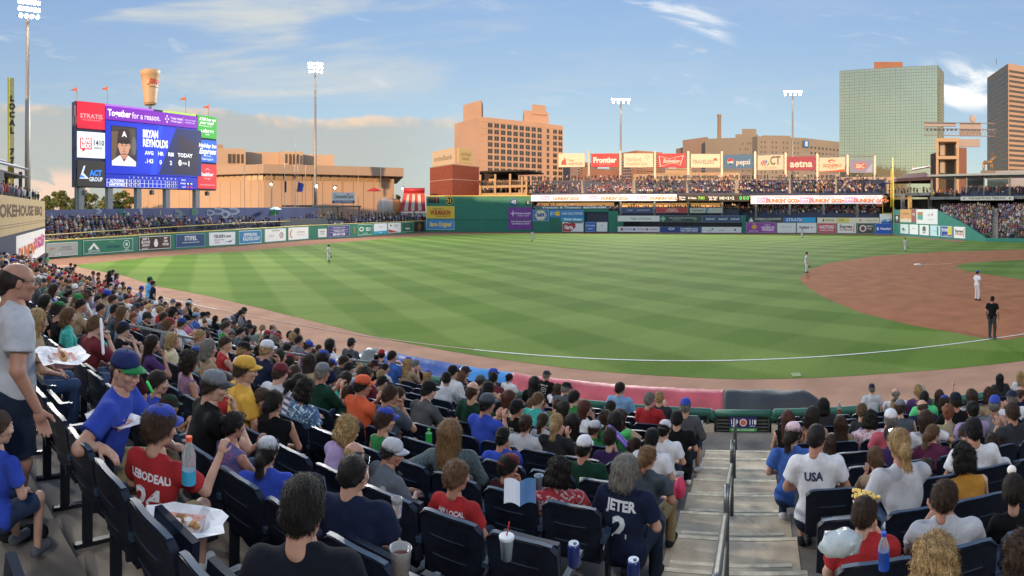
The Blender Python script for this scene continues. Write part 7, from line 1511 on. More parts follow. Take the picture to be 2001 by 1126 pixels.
def strands(v, q, style):
 # loose strands over the hair body, combed downwards, so the outline is not a hard edge
 rr = np.random.default_rng(len(style)+ord(style)); fn = np.cross(v[q[:, 2]]-v[q[:, 0]], v[q[:, 3]]-v[q[:, 1]]); fc = v[q].mean(1); fn /= np.linalg.norm(fn, axis=1)[:, None] + 1e-9
 ok = np.einsum('ij,ij->i', fn, fc - np.array((0, -.02, .02))) > .02; idx = np.flatnonzero(ok); n = dict(x=300, z=900).get(style, 2600); i = rr.choice(idx, n); p, nn = fc[i], fn[i]
 g = np.array((0, -.15, -1.0)) + rr.normal(0, .35 if style != 'c' else 1.0, (n, 3)); t = g - nn*np.einsum('ij,ij->i', g, nn)[:, None]; t /= np.linalg.norm(t, axis=1)[:, None] + 1e-9
 L_ = (rr.uniform(.5, 1.2, (n, 1)) * dict(s=.030, z=.007, x=.012, h=.040, c=.035, p=.045, u=.035).get(style, .055)); w = np.cross(t, nn)*rr.uniform(.0007, .0014, (n, 1)); lift = rr.uniform(.002, .010, (n, 1))*dict(z=.3, x=.4, h=1.8, c=1.8).get(style, .8)
 a, b, c = p - nn*.002, p + t*L_*.5 + nn*lift, p + t*L_ + nn*lift*rr.uniform(.3, 1.6, (n, 1))
 sv = np.stack([a-w, a+w, b+w, b-w, c+w*.4, c-w*.4], 1).reshape(-1, 3); o = len(v) + 6*np.arange(n)[:, None]
 return np.concatenate([v, sv]), np.concatenate([q, o + np.array((0, 1, 2, 3)), o + np.array((3, 2, 4, 5))])
def cap_meshes():
 b = MB(); n, m = 20, 7; vs = []
 for i in range(m+1):
  t = i/m*math.pi/2
  for k in range(n): a = 2*math.pi*k/n; vs.append(((.088)*math.cos(a)*math.cos(t)**.62, -.012 + .108*math.sin(a)*math.cos(t)**.62, .040 + .102*math.sin(t)**1.0 + (.014*math.sin(a) if math.sin(a) > 0 else 0)*math.cos(t)))
 b.add(vs, [(i*n+k, i*n+(k+1) % n, (i+1)*n+(k+1) % n, (i+1)*n+k) for i in range(m) for k in range(n)] + [tuple(range(n))[::-1]]); b.sphere((0, -.012, .142), .007, 5); cr = b.mesh('cap', capm, True)
 b = MB(); vs = []; nb = 12
 for j, (ex, dz) in enumerate(((0, 0), (.5, -.004), (1, -.012))):
  for k in range(nb+1):
   a = math.pi*(.10 + .80*k/nb); x = .088*math.cos(a); y = .094*math.sin(a) - .010 + ex*.078*math.sin(a)**.6; z = .052 + .014*math.sin(a) + dz - .020*(x/.094)**2; vs.append((x*(1-.06*ex), y, z))
 w_ = nb+1; fs = [(j*w_+k, j*w_+k+1, (j+1)*w_+k+1, (j+1)*w_+k) for j in range(2) for k in range(nb)]; o = len(vs); b.add(vs + [(x, y, z-.005) for x, y, z in vs], [f[::-1] for f in fs] + [tuple(i+o for i in f) for f in fs] + [(2*w_+k, 2*w_+k+1, 2*w_+k+1+o, 2*w_+k+o) for k in range(nb)]); br = b.mesh('brim', capm, True)
 g = MB()
 for s in (-1, 1): g.add([(s*.008, .102, .112-.0), (s*.052, .092, .108), (s*.050, .080, .082+.0), (s*.012, .092, .084)], [(0, 1, 2, 3)] if s < 0 else [(3, 2, 1, 0)]); g.tube([(s*.052, .092, .105), (s*.088, .03, .075), (s*.090, -.02, .045)], .003, 4)
 g.tube([(-.008, .102, .108), (.008, .102, .108)], .003, 4); sg = g.mesh('sunglasses', mat('lens_dark', (.03, .04, .06), .08, spec=1))
 g = MB()
 for s in (-1, 1):
  n_ = 10; g.tube([(s*.032 + .022*math.cos(2*math.pi*k/n_), .103, .010 + .017*math.sin(2*math.pi*k/n_)) for k in range(n_+1)], .0022, 4, cap=False); g.tube([(s*.054, .10, .016), (s*.080, .05, .018), (s*.083, -.01, .012)], .0022, 4)
 g.tube([(-.010, .106, .014), (.010, .106, .014)], .0022, 4); gl = g.mesh('glasses', mat('glasses_frame', (.02, .02, .02), .3))
 return cr, br, sg, gl
CAPM, BRIM, SGM, GLM = cap_meshes()
SKT = [hexc(h) for h in ('#c0917a', '#b58068', '#cba08c', '#b07c64', '#c4967e')]
def colo(o, c):
 c = hexc(c) if isinstance(c, str) else c; g = sum(c)/3; o.color = (*(.86*(.86*q + .14*g) for q in c), 1); return o
def person(loc, face, kind, pose, hair, hat, shirt, label, extras=(), yaw=0, scale=1.0, h=.018, group='spectators in the near stands', tone=None, legc=None, shorts=None, long_shirt=None, cat='person', name='person'):
 k = SK.get(kind, kind); yaw = round(yaw/20)*20; r = np.random.default_rng(abs(hash(label)) % 2**31 if False else sum(map(ord, label)))
 b = put(name, body_mesh(k, pose, R(yaw), h), None, label, cat, group); b.location = loc; b.rotation_euler = (0, 0, face); b.scale = (scale*r.uniform(.95, 1.10), scale, scale)
 sk = tone or SKT[r.integers(len(SKT))]; colo(b, sk)
 def child(nm, me, c=None, par=b, head_=False, flip=False):
  o = bpy.data.objects.new(nm, me); COL.objects.link(o); o.parent = par
  if head_:
   Rm, hp = HEADM[k, pose, R(yaw)]; M = Matrix([[*Rm[i], hp[i]] for i in range(3)] + [[0, 0, 0, 1]]); o.matrix_local = M @ Matrix.Rotation(math.pi, 4, 'Z') if flip else M
  if c is not None: colo(o, c)
  return o
 st, sc = shirt.split('.'); pat = PAT.get(sc); m = pattern_mat('print_' + sc, *pat) if pat and ('print_' + sc) not in MATS else (MATS['print_' + sc] if pat else cloth)
 sleeve = dict(t=.62, j=.70, l=2.0, k=0.0)[st]
 sh = child('shirt', cloth_mesh(k, pose, 'shirt', sleeve, '', h, m), CN.get(sc, '#777777'))
 lc = legc or ['#1f2a3f', '#2c3c58', '#3c5478', '#22242a', '#8a7a58', '#55585c'][r.integers(6)]; shr = shorts if shorts is not None else r.random() < .4
 child('shorts' if shr else 'trousers', cloth_mesh(k, pose, 'legs', 0, 'short' if shr else 'long', h, denim), lc)
 child('shoes', shoe_mesh(k, pose), ['#d8d8d8', '#26282c', '#5a5e66'][r.integers(3)])
 hs, hcn = hair.split('.')
 hm = hs
 if hat != '-' and hs in 'c' : hm = 'o'
 if hat != '-' and hs == 'h': hm = 's'
 hr = child('hair', hair_mesh(hm), HC[hcn], head_=True)
 if hat != '-':
  cp = child('cap', CAPM, CN[hat.split('.')[1]], head_=True, flip=hat[0] == 'B'); br = bpy.data.objects.new('brim', BRIM); COL.objects.link(br); br.parent = cp
  colo(br, {'navygreen': '#1f8a4a', 'bluegreen': '#1f8a4a', 'blackwhite': '#3a3a3e', 'pinkwhite': '#d8a8b8', 'grey': '#3c4046'}.get(hat.split('.')[1], CN[hat.split('.')[1]]))
  if hat.split('.')[1] == 'blackwhite': colo(cp, '#c8c4cc')
  if hm in 'szxu': hr.scale = (.95, .95, .93)
 if 'sg' in extras: child('sunglasses', SGM, head_=True)
 if 'gl' in extras: child('glasses', GLM, head_=True)
 if 'bd' in extras:
  if 'beard' not in HAIRM:
   f = Field(.006); f.cap((-.045, .02, -.055), (0, .070, -.092), .026, .026, k=.03); f.cap((.045, .02, -.055), (0, .070, -.092), .026, .026, k=.03); f.cap((-.02, .094, -.046), (.02, .094, -.046), .008, k=.01); f.neg = [((0, .112, -.060), .026)]; v, q = f.mesh(lambda X, Y, Z: .002*np.sin(X*220+Z*90)); HAIRM['beard'] = np_mesh('beard', v, q, hairm)
  child('beard', HAIRM['beard'], HC[hcn], head_=True)
 return b, sh
def back_text(shirt_ob, lines, col, up=(0, 0, 1), off=.0, side=-1, outline=None):
 """lettering laid onto the cloth: lines (string, x, z, height, width) in body coordinates, seen from behind"""
 me = shirt_ob.data; bvh = BVHTree.FromPolygons([v.co.copy() for v in me.vertices], [tuple(p.vertices) for p in me.polygons]); mb = MB()
 for s, x0, z0, hh, w_ in lines:
  vs, fs = text_mesh(s, 1.0, .04); ww = max(v[0] for v in vs) - min(v[0] for v in vs); pts = []
  for v in vs:
   x = x0 + v[0]*w_/ww*(1 if side < 0 else -1); z = z0 + v[1]*hh*1.35; hit = bvh.ray_cast(Vector((x, side*1.2, z)), Vector((0, -side, 0)))
   pts.append(hit[0] + hit[1]*.004 if hit[0] is not None else Vector((x, side*.1, z)))
  mb.add(pts, fs)
 o = mb.build('lettering', C(col)); o.parent = shirt_ob; return o
ANN = '''28 533 m stand x.db - t.ltgrey gl|balding man standing in pale grey tee and jeans, wearing glasses
-16 838 b lap z.br - t.royal|boy with cropped brown hair in royal blue tee at the lower left edge
195 695 m brace x.br C.navygreen t.royal|man in royal blue tee and navy cap with green brim, leaning on a seat
296 840 b hold s.br C.royal t.red|person in red name jersey and blue cap holding a bottle
315 813 b lap s.br C.dkgreen t.dkgreen|child in dark green cap in front of the red name jersey
296 747 b lap s.db - t.royal|boy in royal blue lettered shirt turning right, dark brown hair
385 741 m chin s.db C.grey t.black|man in grey mesh cap and black tee, hand at his mouth
439 823 w lap u.bk - k.floral sg|dark haired woman in purple floral tank top, sunglasses on her hair
501 780 b lap z.br - t.slate|boy with cropped hair in slate grey tee behind the dark ponytail
104 606 b lap s.db C.green t.black|child in bright green knit cap at the left edge
126 611 w lap o.lbr - l.teal|woman with light brown bob in sparkly teal top
166 626 m lap s.lbr - t.maroon sg|man in maroon polo with sunglasses pushed up on short hair
192 599 m raise s.db - t.navy|man in navy tee with dark hair and raised fist
225 638 w lap s.db C.navy k.black gl|person in navy cap and black sleeveless top with glasses
255 620 b point s.rd - t.redorange|fair haired boy in red tee pointing towards the field
282 616 m lap s.db C.charcoal t.charcoal bd|bearded man in charcoal cap beside the pointing boy
192 647 b lap s.br - t.teal|small boy squeezed beside the maroon polo
279 664 w chin l.db - t.purple|woman with long dark hair holding a green straw, purple top
243 704 b lap s.db - t.dkmaroon|boy in dark maroon lettered tee, seen from behind
360 701 w lap c.db - k.mauve gl|woman with glasses in speckled mauve sleeveless top
330 659 w lap o.bl - t.cream|woman with blond bob in cream lace top
377 651 m chin s.bl - t.grey|heavy man with short fair hair in grey tee, hand raised
348 628 m lap s.br C.bluegreen t.whiteblue|man in white and blue jersey and blue cap with green brim
435 646 m lean s.db C.grey l.black|man in black jacket and faded grey cap
464 662 m lean s.bk - t.olivegrey gl|young man with glasses and dark hair in olive grey tee
449 719 m chin s.br C.khaki t.red|man in red tee and khaki cap resting chin on hand
467 712 m lap s.br C.yellow t.yellow|person in yellow cap and yellow shirt behind the khaki cap
345 616 b lap s.br C.royal t.navy|child in blue cap by the second aisle rail
364 621 m lap s.db C.black t.pink|man in black cap and pink shirt
379 616 m lap s.br C.ltblue t.blue|man in light blue cap and bright blue tee
403 613 w lap s.db C.black t.white|woman in black cap and white top in the middle left rows
432 622 w lap o.br C.white t.tan|person in white cap with brown hair near the left wall
449 621 m lap s.gy C.grey t.navy|man in grey cap and navy shirt below the bending jacket
449 597 m bend s.db - l.navy|man in navy jacket bending over the field rail
471 598 b stand s.db C.charcoal t.grey|boy in dark cap standing by the bending navy jacket
484 611 b lap s.db C.navy t.grey|boy in round navy cap and grey shirt next to the left rail
311 598 m lap s.br - t.white|man with brown hair in white jersey, left middle rows
327 586 m lap s.gy C.grey t.beige|man in grey cap and beige shirt, left middle rows
348 593 m lap s.br C.white t.blue|man in white cap and blue shirt facing the field
357 578 m lap s.bk - t.blue|dark haired man in blue shirt near the left wall
367 580 m lap s.bk - t.olive|dark haired man in camouflage shirt near the left wall
345 567 b lap s.br C.red t.charcoal|child in red cap close to the left wall
364 571 w lap s.br C.white t.black|person in pink white cap close to the left wall
311 566 b lap s.bk - t.navy|dark haired child in navy by the left wall
251 600 m lap s.br C.white t.beige|man in white cap with blue goggles on the brim
232 598 w lap o.br - t.black|woman with brown bob behind the white cap
229 583 m lap s.db C.grey j.white|man in white lettered jersey and grey cap
211 588 b lap s.br C.dkgreen t.grey|boy in dark green cap and grey tee, left rows
220 555 w lap o.bl - t.ltblue|broad person in light blue shirt with fair hair
181 563 m lap s.db - t.navy|man in navy polo with dark hair looking down
194 551 m lap s.br - t.rust|man in rust red shirt with brown hair, left rows
266 586 m chin s.br - t.charcoal|brown haired man in dark tee with hand on face
267 574 m lap x.br - t.black|bald man in black among the left rows
135 563 w lap s.gy C.charcoal l.black|person in grey hood and black jacket, left rows
115 556 w lap l.br - t.ltblue|woman with long brown hair by the left edge rail
313 616 m lap s.br - t.slate|man in dark slate tee behind the second aisle rail
361 607 w lap s.bl - t.white|fair haired person in white by the second aisle
377 604 w lap l.bl - t.grey|woman with long fair hair, left middle rows
394 614 m lap s.bk C.black t.white|man in black cap and white tee, left middle rows
418 621 w lap l.bk - t.black|woman with long black hair near the left wall
442 631 w lap o.br - t.mauve|woman with brown bob left of the faded grey cap
398 654 w lap l.br - t.white|woman with brown hair in white behind the fair haired man
479 646 w lap l.db - t.pink|dark haired woman in pink top right of the black jacket
493 641 w lap l.db - t.sage|dark haired woman in sage green top
460 645 m lap s.bk - t.slate|dark haired man right of the black jacket
483 630 w lap l.br - t.grey|brown haired woman beside the left rail
122 502 m bend s.db - l.cream|man in cream shirt stooping at the far left wall
130 516 m bend s.db - l.navy|man in dark jacket stooping at the far left corner
182 524 b stand s.db - t.purple|child in purple top standing at the far left rail
192 520 b stand s.db C.navy t.pink|child in navy cap and pink top at the far left rail
208 522 b stand s.br - t.orange|child in orange shirt standing at the far left rail
214 526 w stand l.bk - t.black|dark haired girl in black standing at the far left rail
220 524 w stand l.bk - t.white|girl in white with black ponytail standing at the far left rail
228 535 w stand l.br - t.pink|girl in pink leaning on the far left rail
216 538 b lap s.br C.white t.grey|child in white cap behind the group at the rail
292 542 m stand s.db C.green t.skyblue|man in green cap and bright sky blue tee standing by the wall
299 550 m stand s.bk - t.navy|person in navy close behind the sky blue tee
251 552 b lap s.br C.royal t.red|child in blue cap and red shirt near the left wall
265 560 m lean s.br C.royal t.royal|person in royal blue leaning forward, left rows
160 552 m lap s.br C.green t.grey|person in bright green cap, far left rows
177 552 m lap x.gy - t.white|grey balding man in white, far left rows
190 544 m lap s.br - t.rust|brown haired man in rust red top, far left rows
169 544 m lap s.br - t.olive|brown haired man in olive shirt, far left rows
204 546 b lap s.br - t.teal|child in teal near the standing group
236 554 w lap l.br - t.charcoal|brown haired woman in dark top, far left rows
509 642 b lap s.bl - t.tan|fair haired child against the left rail
526 636 m lap x.lbr - t.royal|bald man in royal blue jacket by the wall
519 651 m lap s.db C.red t.maroon|man in red cap and maroon shirt by the wall
540 652 w lap l.db - t.teal gl|woman in sunglasses and pale teal top by the wall
564 652 m lap s.bk - t.ltpink gl|man in pale pink shirt and sunglasses by the wall
580 643 w stand l.br - t.white|brown haired girl in white standing at the wall
575 661 b lap s.bl - t.redorange|small child in orange red next to the pale pink shirt
602 667 m lap z.gy - t.charcoal|grey haired man in dark shirt by the wall
619 681 b lap s.br - t.tan|little child just showing above the wall seats
639 674 m lap s.db - t.charcoal|dark haired person left of the tarp end
648 667 w lap l.bk - t.white|woman with black hair in white left of the tarp end
683 667 m lap s.db C.charcoal t.slate|man in charcoal cap and slate tee at the tarp end
516 660 w lap l.bk - t.grey|woman with black hair in grey sweater
496 682 w lap u.bk - l.black|young woman in black with hair pulled back, profile
534 679 m lap s.bk C.black l.greywhite|man in black and white cap and grey jacket with white stripe
555 678 m lap s.bk - t.dkgreen|dark haired man in dark green by the second aisle rail
640 682 m lean s.rd - t.dkgreen bd|large red haired bearded man in dark green tee
679 696 m lap s.bk - t.white|dark haired person in white tee left of the wall
726 694 m lap x.bk - l.black|balding dark haired man in black and white
745 689 m lap s.bk C.red t.purple|person in red cap and purple shirt before the blue tarp
766 692 m lap s.bk - t.blue|dark haired man in blue tee before the blue tarp
771 714 g lap l.lbr C.pinkwhite t.mint|girl in white sun hat and mint top before the blue tarp
792 706 w lap l.bl C.royal t.tan|person in blue cap with long fair hair before the tarp
805 709 m lap s.gy C.grey l.black sg|man in grey cap with sunglasses on it and black jacket
606 702 b lap s.bk - t.green|boy with dark hair in green tee
619 722 m lap s.gy C.grey t.dkgreen|person in mottled grey cap and dark green tee
630 712 b lap s.br C.royal t.redorange|boy in blue cap and coral red tee
679 721 b lap s.bk C.black t.skyblue|boy in black cap and pale blue patterned tee
697 724 b lap s.bl - t.tan|small fair haired boy behind the orange cap
712 731 b lap s.br - t.white|brown haired boy in white right of the orange cap
727 711 w lap p.au C.black t.black|woman in black cap with long auburn hair
749 717 w lap s.bk - t.ltgrey|dark haired woman in pale grey lifting a phone
742 747 b lap s.bk C.black t.tan|child in black beanie with sleeping child
561 704 g lap l.db C.red t.black|girl in red and white cap with long dark hair
517 720 m lap s.br C.maroon t.ltgrey|man in maroon cap and pale grey tee
697 747 m lap s.bk C.orange t.orange|young man in orange cap and orange tee
832 734 g lap l.bl C.royal t.pink|girl in blue cap and pink top by the wall
862 737 m lap s.bk C.black l.ltgrey|man in black cap and light grey sweater
867 744 b lap s.bk C.ltblue t.grey|child in pale blue cap held by the light grey sweater
892 735 w lap c.lbr - t.dkprint|woman with curly brown hair in dark printed blouse
927 754 m lap x.br - t.dkgreen|balding man in dark green before the bright blue tarp
533 780 w lap p.bk - k.black|woman with long dark ponytail and bare shoulders in black tank
553 740 w lap p.bk - t.stripe|woman with dark ponytail in striped tee
588 758 w lap c.bk - t.bluefloral|woman with dark curls in blue floral top
658 770 b lap s.br - t.dkgreen|brown haired boy in dark green tee
748 766 m chin s.br - t.slate|man in slate polo with wristwatch and raised arm
770 774 b lap s.br - t.grey|boy hidden right behind the slate polo
811 756 m lap s.bk C.black l.greywhite|man in black cap and grey jacket with white shoulder panels
916 770 b lap s.bk C.dkgreen t.green|boy in dark green cap and green number jersey
943 784 m lap s.bk C.slate t.royal|person in slate cap and royal blue tee
521 886 w lap p.bk C.ltgrey t.royal sg|woman in pale grey cap with black curly ponytail and blue tee
640 835 w lap c.bl - t.lilac sg|woman with curly blond hair in lilac tee, sunglasses in her hair
681 889 b lap x.bl - t.peach|bald headed baby beside the lilac tee
723 874 m lap s.bk C.ltgrey j.greynavy|young person in pale grey cap and grey white navy jersey
685 915 m lap z.bk - t.navy sg|man with cropped dark hair in navy tee, sunglasses on his head
591 978 m lap s.bk - l.navyblack sg|dark haired person in navy jacket nearest the bottom edge
880 838 w akimbo l.dkbl - l.heather|woman with thick blond hair in heather grey cardigan, hand on hip
883 936 b lap s.lbr - t.red|boy with light brown hair in red number jersey
979 855 m chin s.bk B.black t.royal|man in royal blue tee and black backwards cap, arm raised
938 741 m lap s.br C.slate t.charcoal|person in slate grey cap at the tarp joint
949 758 m lap s.bk C.black l.black|man in black cap and black hoodie
994 746 w standlow u.bk - t.white|woman with dark bun in white tee turning right
987 774 w lap l.au - t.cream|woman with long red brown hair in cream top
1066 746 m standlow s.gy C.charcoal t.black|man in black tour tee at the red tarp
1081 758 w lap l.br - t.white|brown haired woman in white by the red tarp
1115 774 m lap s.bk - t.green|man with cropped dark hair in green tee by the rail
1005 793 m lap s.bk C.black j.black|man in black lettered jersey and black cap
1035 792 b lap s.lbr - t.black|light brown haired child in black
1056 789 b raise s.br - t.blue|boy in blue tee raising his arm
1077 789 w lap s.br - t.olive|brown haired person behind the raised arm
1089 796 w lap l.db - t.black|woman with long straight dark hair
1132 795 w chin l.au - t.white gl|red haired woman in white top with glasses
1024 824 w lap u.br - t.ltgrey|woman with brown bun in pale grey tee
1060 817 w lap p.br - t.ltgrey|woman with brown hair in grey beside the bun
1082 824 w lap p.bl - t.blackwhite|woman with sleek blond ponytail in black and white
1116 820 w lap l.bk - t.black|woman with big black hair
1191 793 m lap s.db - t.grey|young man with dark hair in grey tee by empty seats
1214 808 w lap l.br - t.tan|woman in profile right of the grey tee
1203 816 w lap l.bk - t.green|black haired woman holding a purple foam stick
1158 842 m lap s.br C.ltgrey t.green|person in pale grey cap and green tee
1187 861 b lap s.db - t.dkpurple|boy in dark purple jersey
1228 880 b lap s.br - t.tan|small brown haired child before the silver hair
1140 869 m lap s.bk C.white t.dkgreen|man in white cap and dark green tee with bat emblem
978 918 b lap s.bk B.maroon t.dkmaroon|young person in maroon backwards cap and dark maroon tee
1093 919 w lap c.bk - t.redfloral|woman with dark curly hair in red floral blouse
1219 909 m lap o.gy - j.navy|silver haired fan in navy number 2 jersey
1262 889 w lap p.dkbl - t.slate|woman with low brown ponytail in slate grey tee by the aisle
1271 853 m lap s.bk C.black t.white|man in black cap and white tee near the aisle
1297 835 m lap s.bk B.blackwhite t.white|man in white tee and two tone backwards cap by the aisle
1322 815 m lap s.bk C.black t.black|man in black cap and black tee by the aisle
1338 790 m lap s.gy C.royal l.greywhite|man in royal blue cap and grey jacket at the aisle gate
1540 813 w lap l.au - k.black|woman with long auburn hair in front row right of the aisle
1588 808 w lap o.db - k.skin|dark haired woman with bare back in front row
1549 844 w lap p.db C.pinkwhite t.blue|person in pale pink cap and blue tee by the aisle
1596 847 m lap z.bk - t.white|man with cropped hair in white USA tee
1623 870 g chin l.br - t.black|girl in black tee with fingers at her mouth
1612 923 g lap u.bl - t.black|little girl with blond bun in black tee
1644 831 g lap l.br - t.tan|small brown haired girl in the front rows
1702 815 w lap c.bk - t.floralpink|child with black afro hair in pink print top
1741 812 m lap s.gy C.white t.redpink|older man in white cap and faded red tee
1763 797 w lap s.br C.grey k.slate|woman in grey bucket hat and slate tank top
1807 811 w lap o.br - t.white|woman with short brown bob in white tee
1747 851 w lap s.db - t.dkpurple gl|dark haired woman in purple with glasses, profile
1769 867 w lap p.bl - t.ltgrey sg|tall woman with blond hair and sunglasses in white grey tee
1823 847 w lap p.lbr - t.plum|woman with light brown ponytail in plum top
1859 806 w lap u.rd - t.khaki|woman with red hair tied back in khaki top
1884 844 b face s.br C.navy t.royal|boy in navy cap and royal blue tee facing the camera
1906 835 m lap s.bk C.black t.white|person in black cap and white vest behind the facing boy
1900 897 w lap c.bk - k.mustard|woman with black curls in mustard sleeveless top
1805 911 g face s.br - t.black|girl in black tee looking back, right section
1715 902 b lap s.lbr - t.tan|light brown haired child behind the popcorn
1704 760 m standlow s.gy C.navy t.ltgrey|large man in navy cap and light grey tee in front row
1751 766 m lap x.gy - t.white|grey haired balding man in white tee in front row
1800 761 w lap o.wh - t.olive|white haired woman in olive top in front row
1808 774 m lap s.bk - t.neon|dark haired man in neon green tee
1801 787 m lap x.br - t.navy|balding man in navy tee, right section
1837 770 w point l.br - t.green|brown haired woman pointing over the field
1848 788 b lap s.br C.royal t.black|boy in royal blue cap and black star tee
1871 780 m lap s.db C.dknavy t.black|man in dark navy cap and black tee, right section
1904 772 w lap l.br - t.stripegrey|brown haired woman in grey striped top
1903 797 w lap u.bk - t.lavender|black haired woman in lavender top
1935 770 w lap c.br - t.tan|woman with wavy brown hair near the right rail
1955 746 w standlow l.bk - t.charcoal|woman with long black hair standing at the right rail
1993 743 w stand l.bl - t.white|woman with long blond hair at the right edge of the rail
1982 775 m lap s.gy C.navy t.white|man in navy cap and white shirt at the right edge
1996 763 m lap x.br - t.navy|balding man in navy at the right edge
1946 786 m lap s.gy C.royal t.grey|man in royal blue cap and grey tee, right section
1985 801 m lap s.br - t.charcoal|brown haired man in charcoal shirt at the right edge
1689 1016 m lap s.br - t.red|young man with short brown hair near the clear bag
1850 968 m lap s.br - t.ltgrey|young man with auburn brown hair in light grey tee near the bottom
1987 965 b lap s.db - t.black|dark haired boy in black tee near the right edge
1994 1067 w lap c.br - t.black|brown haired person in the bottom right corner
1834 1114 b lap c.bl - t.tan|curly blond child just above the bottom edge
7 478 w lap l.db - t.black|dark curly haired woman below the white dugout sign
35 486 w lap l.lbr - t.tan|fair brown haired woman below the dugout sign
60 490 w stand l.bl - t.white|blond woman in white below the dugout sign
78 497 w lap c.bk - t.navy|black curly haired person right of the dugout sign
92 493 w stand l.rd - t.neon|red haired woman in bright green top at the wall corner
75 506 w stand l.lbr - t.maroon|woman with long light brown hair in maroon, upper left
85 550 b lap s.db - t.navy|dark haired child under the upper left railing
101 561 w lap l.bk - t.ltblue|woman with long dark hair in pale jeans blue, upper left
87 585 w lap l.bk - t.black|black haired woman right behind the standing balding man
111 586 m lap s.db C.charcoal t.white|person in white tee with black sleeve stripes, upper left
61 618 w lap l.bl - t.tan|fair haired girl half hidden by the standing balding man
8 513 m lap s.db C.navy t.navy|man in navy cap at the upper left edge
21 508 m lap s.br C.royal t.charcoal|person in blue cap near the upper left edge
16 524 b lap s.br C.dkpurple t.purple|child in purple cap at the left edge
39 523 b lap s.br C.royal t.grey|child in round blue cap at the upper left
1946 875 b lap s.br - t.white|person in white at the far right edge with a bag
1174 814 w lap l.br - t.pink|woman in pink partly hidden behind the purple stick
422 743 m chin s.br - t.red|second man in red at the yellow cap row
1152 808 w lap l.db - t.black|dark haired woman behind the red haired woman
905 722 b lap s.br C.charcoal t.navy|boy before the bright blue tarp edge
1042 745 w lap l.bk - t.black|dark haired woman left of the black tour tee
730 732 b lap s.bl - t.pink|fair child in pink right of the brown haired boy
587 700 w lap l.db - t.tan|dark haired woman left of the green tee
652 700 m lap s.db - t.charcoal|man in charcoal behind the red haired bearded man
610 690 b lap s.br - t.blue|child in blue behind the aisle rail
545 692 w lap l.db - t.olive|woman in olive behind the red cap girl
570 725 w lap l.br - t.charcoal|brown haired woman behind the striped tee
592 720 b lap s.br - t.navy|child in navy behind the mottled cap
655 735 w lap l.db - t.teal|dark haired woman in teal left of the orange cap'''
# ================================================================ the crowd in the near stands
HOME = (38, 34); TAKEN = []; CROWDED = []
def look(x, y): return math.atan2(HOME[0]-x, HOME[1]-y)
EXP = dict(m=1.22, w=1.18, b=1.02, g=1.02)
STAND = dict(m=1.86, w=1.76, b=1.38, g=1.38)
FULL = dict(m=1.30, w=1.255, b=1.07, g=1.07)
KO = {'man with cropped hair in white USA tee': 1, 'tall woman with blond hair and sunglasses in white grey tee': 0, 'dark haired person in navy jacket nearest the bottom edge': -3, 'woman with dark curly hair in red floral blouse': 0, 'person in red name jersey and blue cap holding a bottle': -3}
TO = {'boy with cropped brown hair in royal blue': -.6, 'person in red name': -.45, 'man with cropped dark hair in navy': -.45, 'dark haired person in navy jacket': -.75, 'woman in pale grey cap': -.8, 'woman with thick blond': -.45, 'man in white cap and dark green tee': -.15, 'woman with long dark ponytail': -.6, 'man in slate polo': .05, 'man in royal blue tee and black': -.35, 'woman with dark curly hair in red': -.25, 'boy in dark maroon': -.5, 'silver haired': .15, 'boy with light brown': .0, 'man with cropped hair in white USA': .1, 'man in royal blue tee and navy': .75, 'man in white tee and two': .0}
def seat_person(px, py, kind, pose, hat, lab):
 az = (px-X0)/F; du = Vector((math.sin(az), math.cos(az), 0)); dv = du.dot(SN); best = None
 stand = pose in ('stand', 'standlow', 'bend'); ex = STAND[kind] if stand else EXP[kind] - (.10 if pose == 'lean' else .03 if pose in ('chin', 'brace') else 0)
 if pose == 'bend': ex = 1.25
 if pose == 'standlow': ex = 1.70
 ks = range(-4, KF+1) if not stand else ([-4] if px < 60 and py > 500 and kind == 'm' else [-2] if 1700 < px < 1800 and py > 840 else [KF])
 if hat != '-': ex += .015
 if lab in KO: ks = [KO[lab]]
 for k in ks:
  for dd in ((.36,) if not stand else (.62, .3)):
   v = vback(k) + dd
   if dv < .02: continue
   D = v/dv
   if D < 1.1 or D > 60: continue
   zt = H - (py-HY)/F*D; rel = zt - zrow(k); u = (du*D).dot(ST); sc = rel/ex; cost = abs(math.log(max(sc, .05)))
   exf = ex*(1 if stand else min(1.0, .90 + max(0, D-3)*.02)); sc = rel/exf; cost = abs(math.log(max(sc, .05))) + (.05 if D < 2.4 else 0); sc = rel/ex
   if any(abs(u-a) < .16 for a in (AIS[0][0]-.4, AIS[0][0], AIS[0][0]+.4)) and not stand: cost += .5
   for kk, uu in TAKEN:
    if kk == k and abs(uu-u) < .34: cost += (.34-abs(uu-u))*1.0
   sc *= ex/FULL[kind] if not stand else ex/dict(m=1.77, w=1.67, b=1.29, g=1.29)[kind]
   if pose == 'bend': sc = 1.05
   if best is None or cost < best[0]: best = (cost, k, u, v, sc, D)
 return best
HERO = {}
people = []
for ln in ANN.split('\n'):
 a, lab = ln.split('|'); f = a.split(); people.append((int(f[0]), int(f[1]), f[2], f[3], f[4], f[5], f[6], f[7:], lab))
people.sort(key=lambda p: -p[1])
MADE = {}
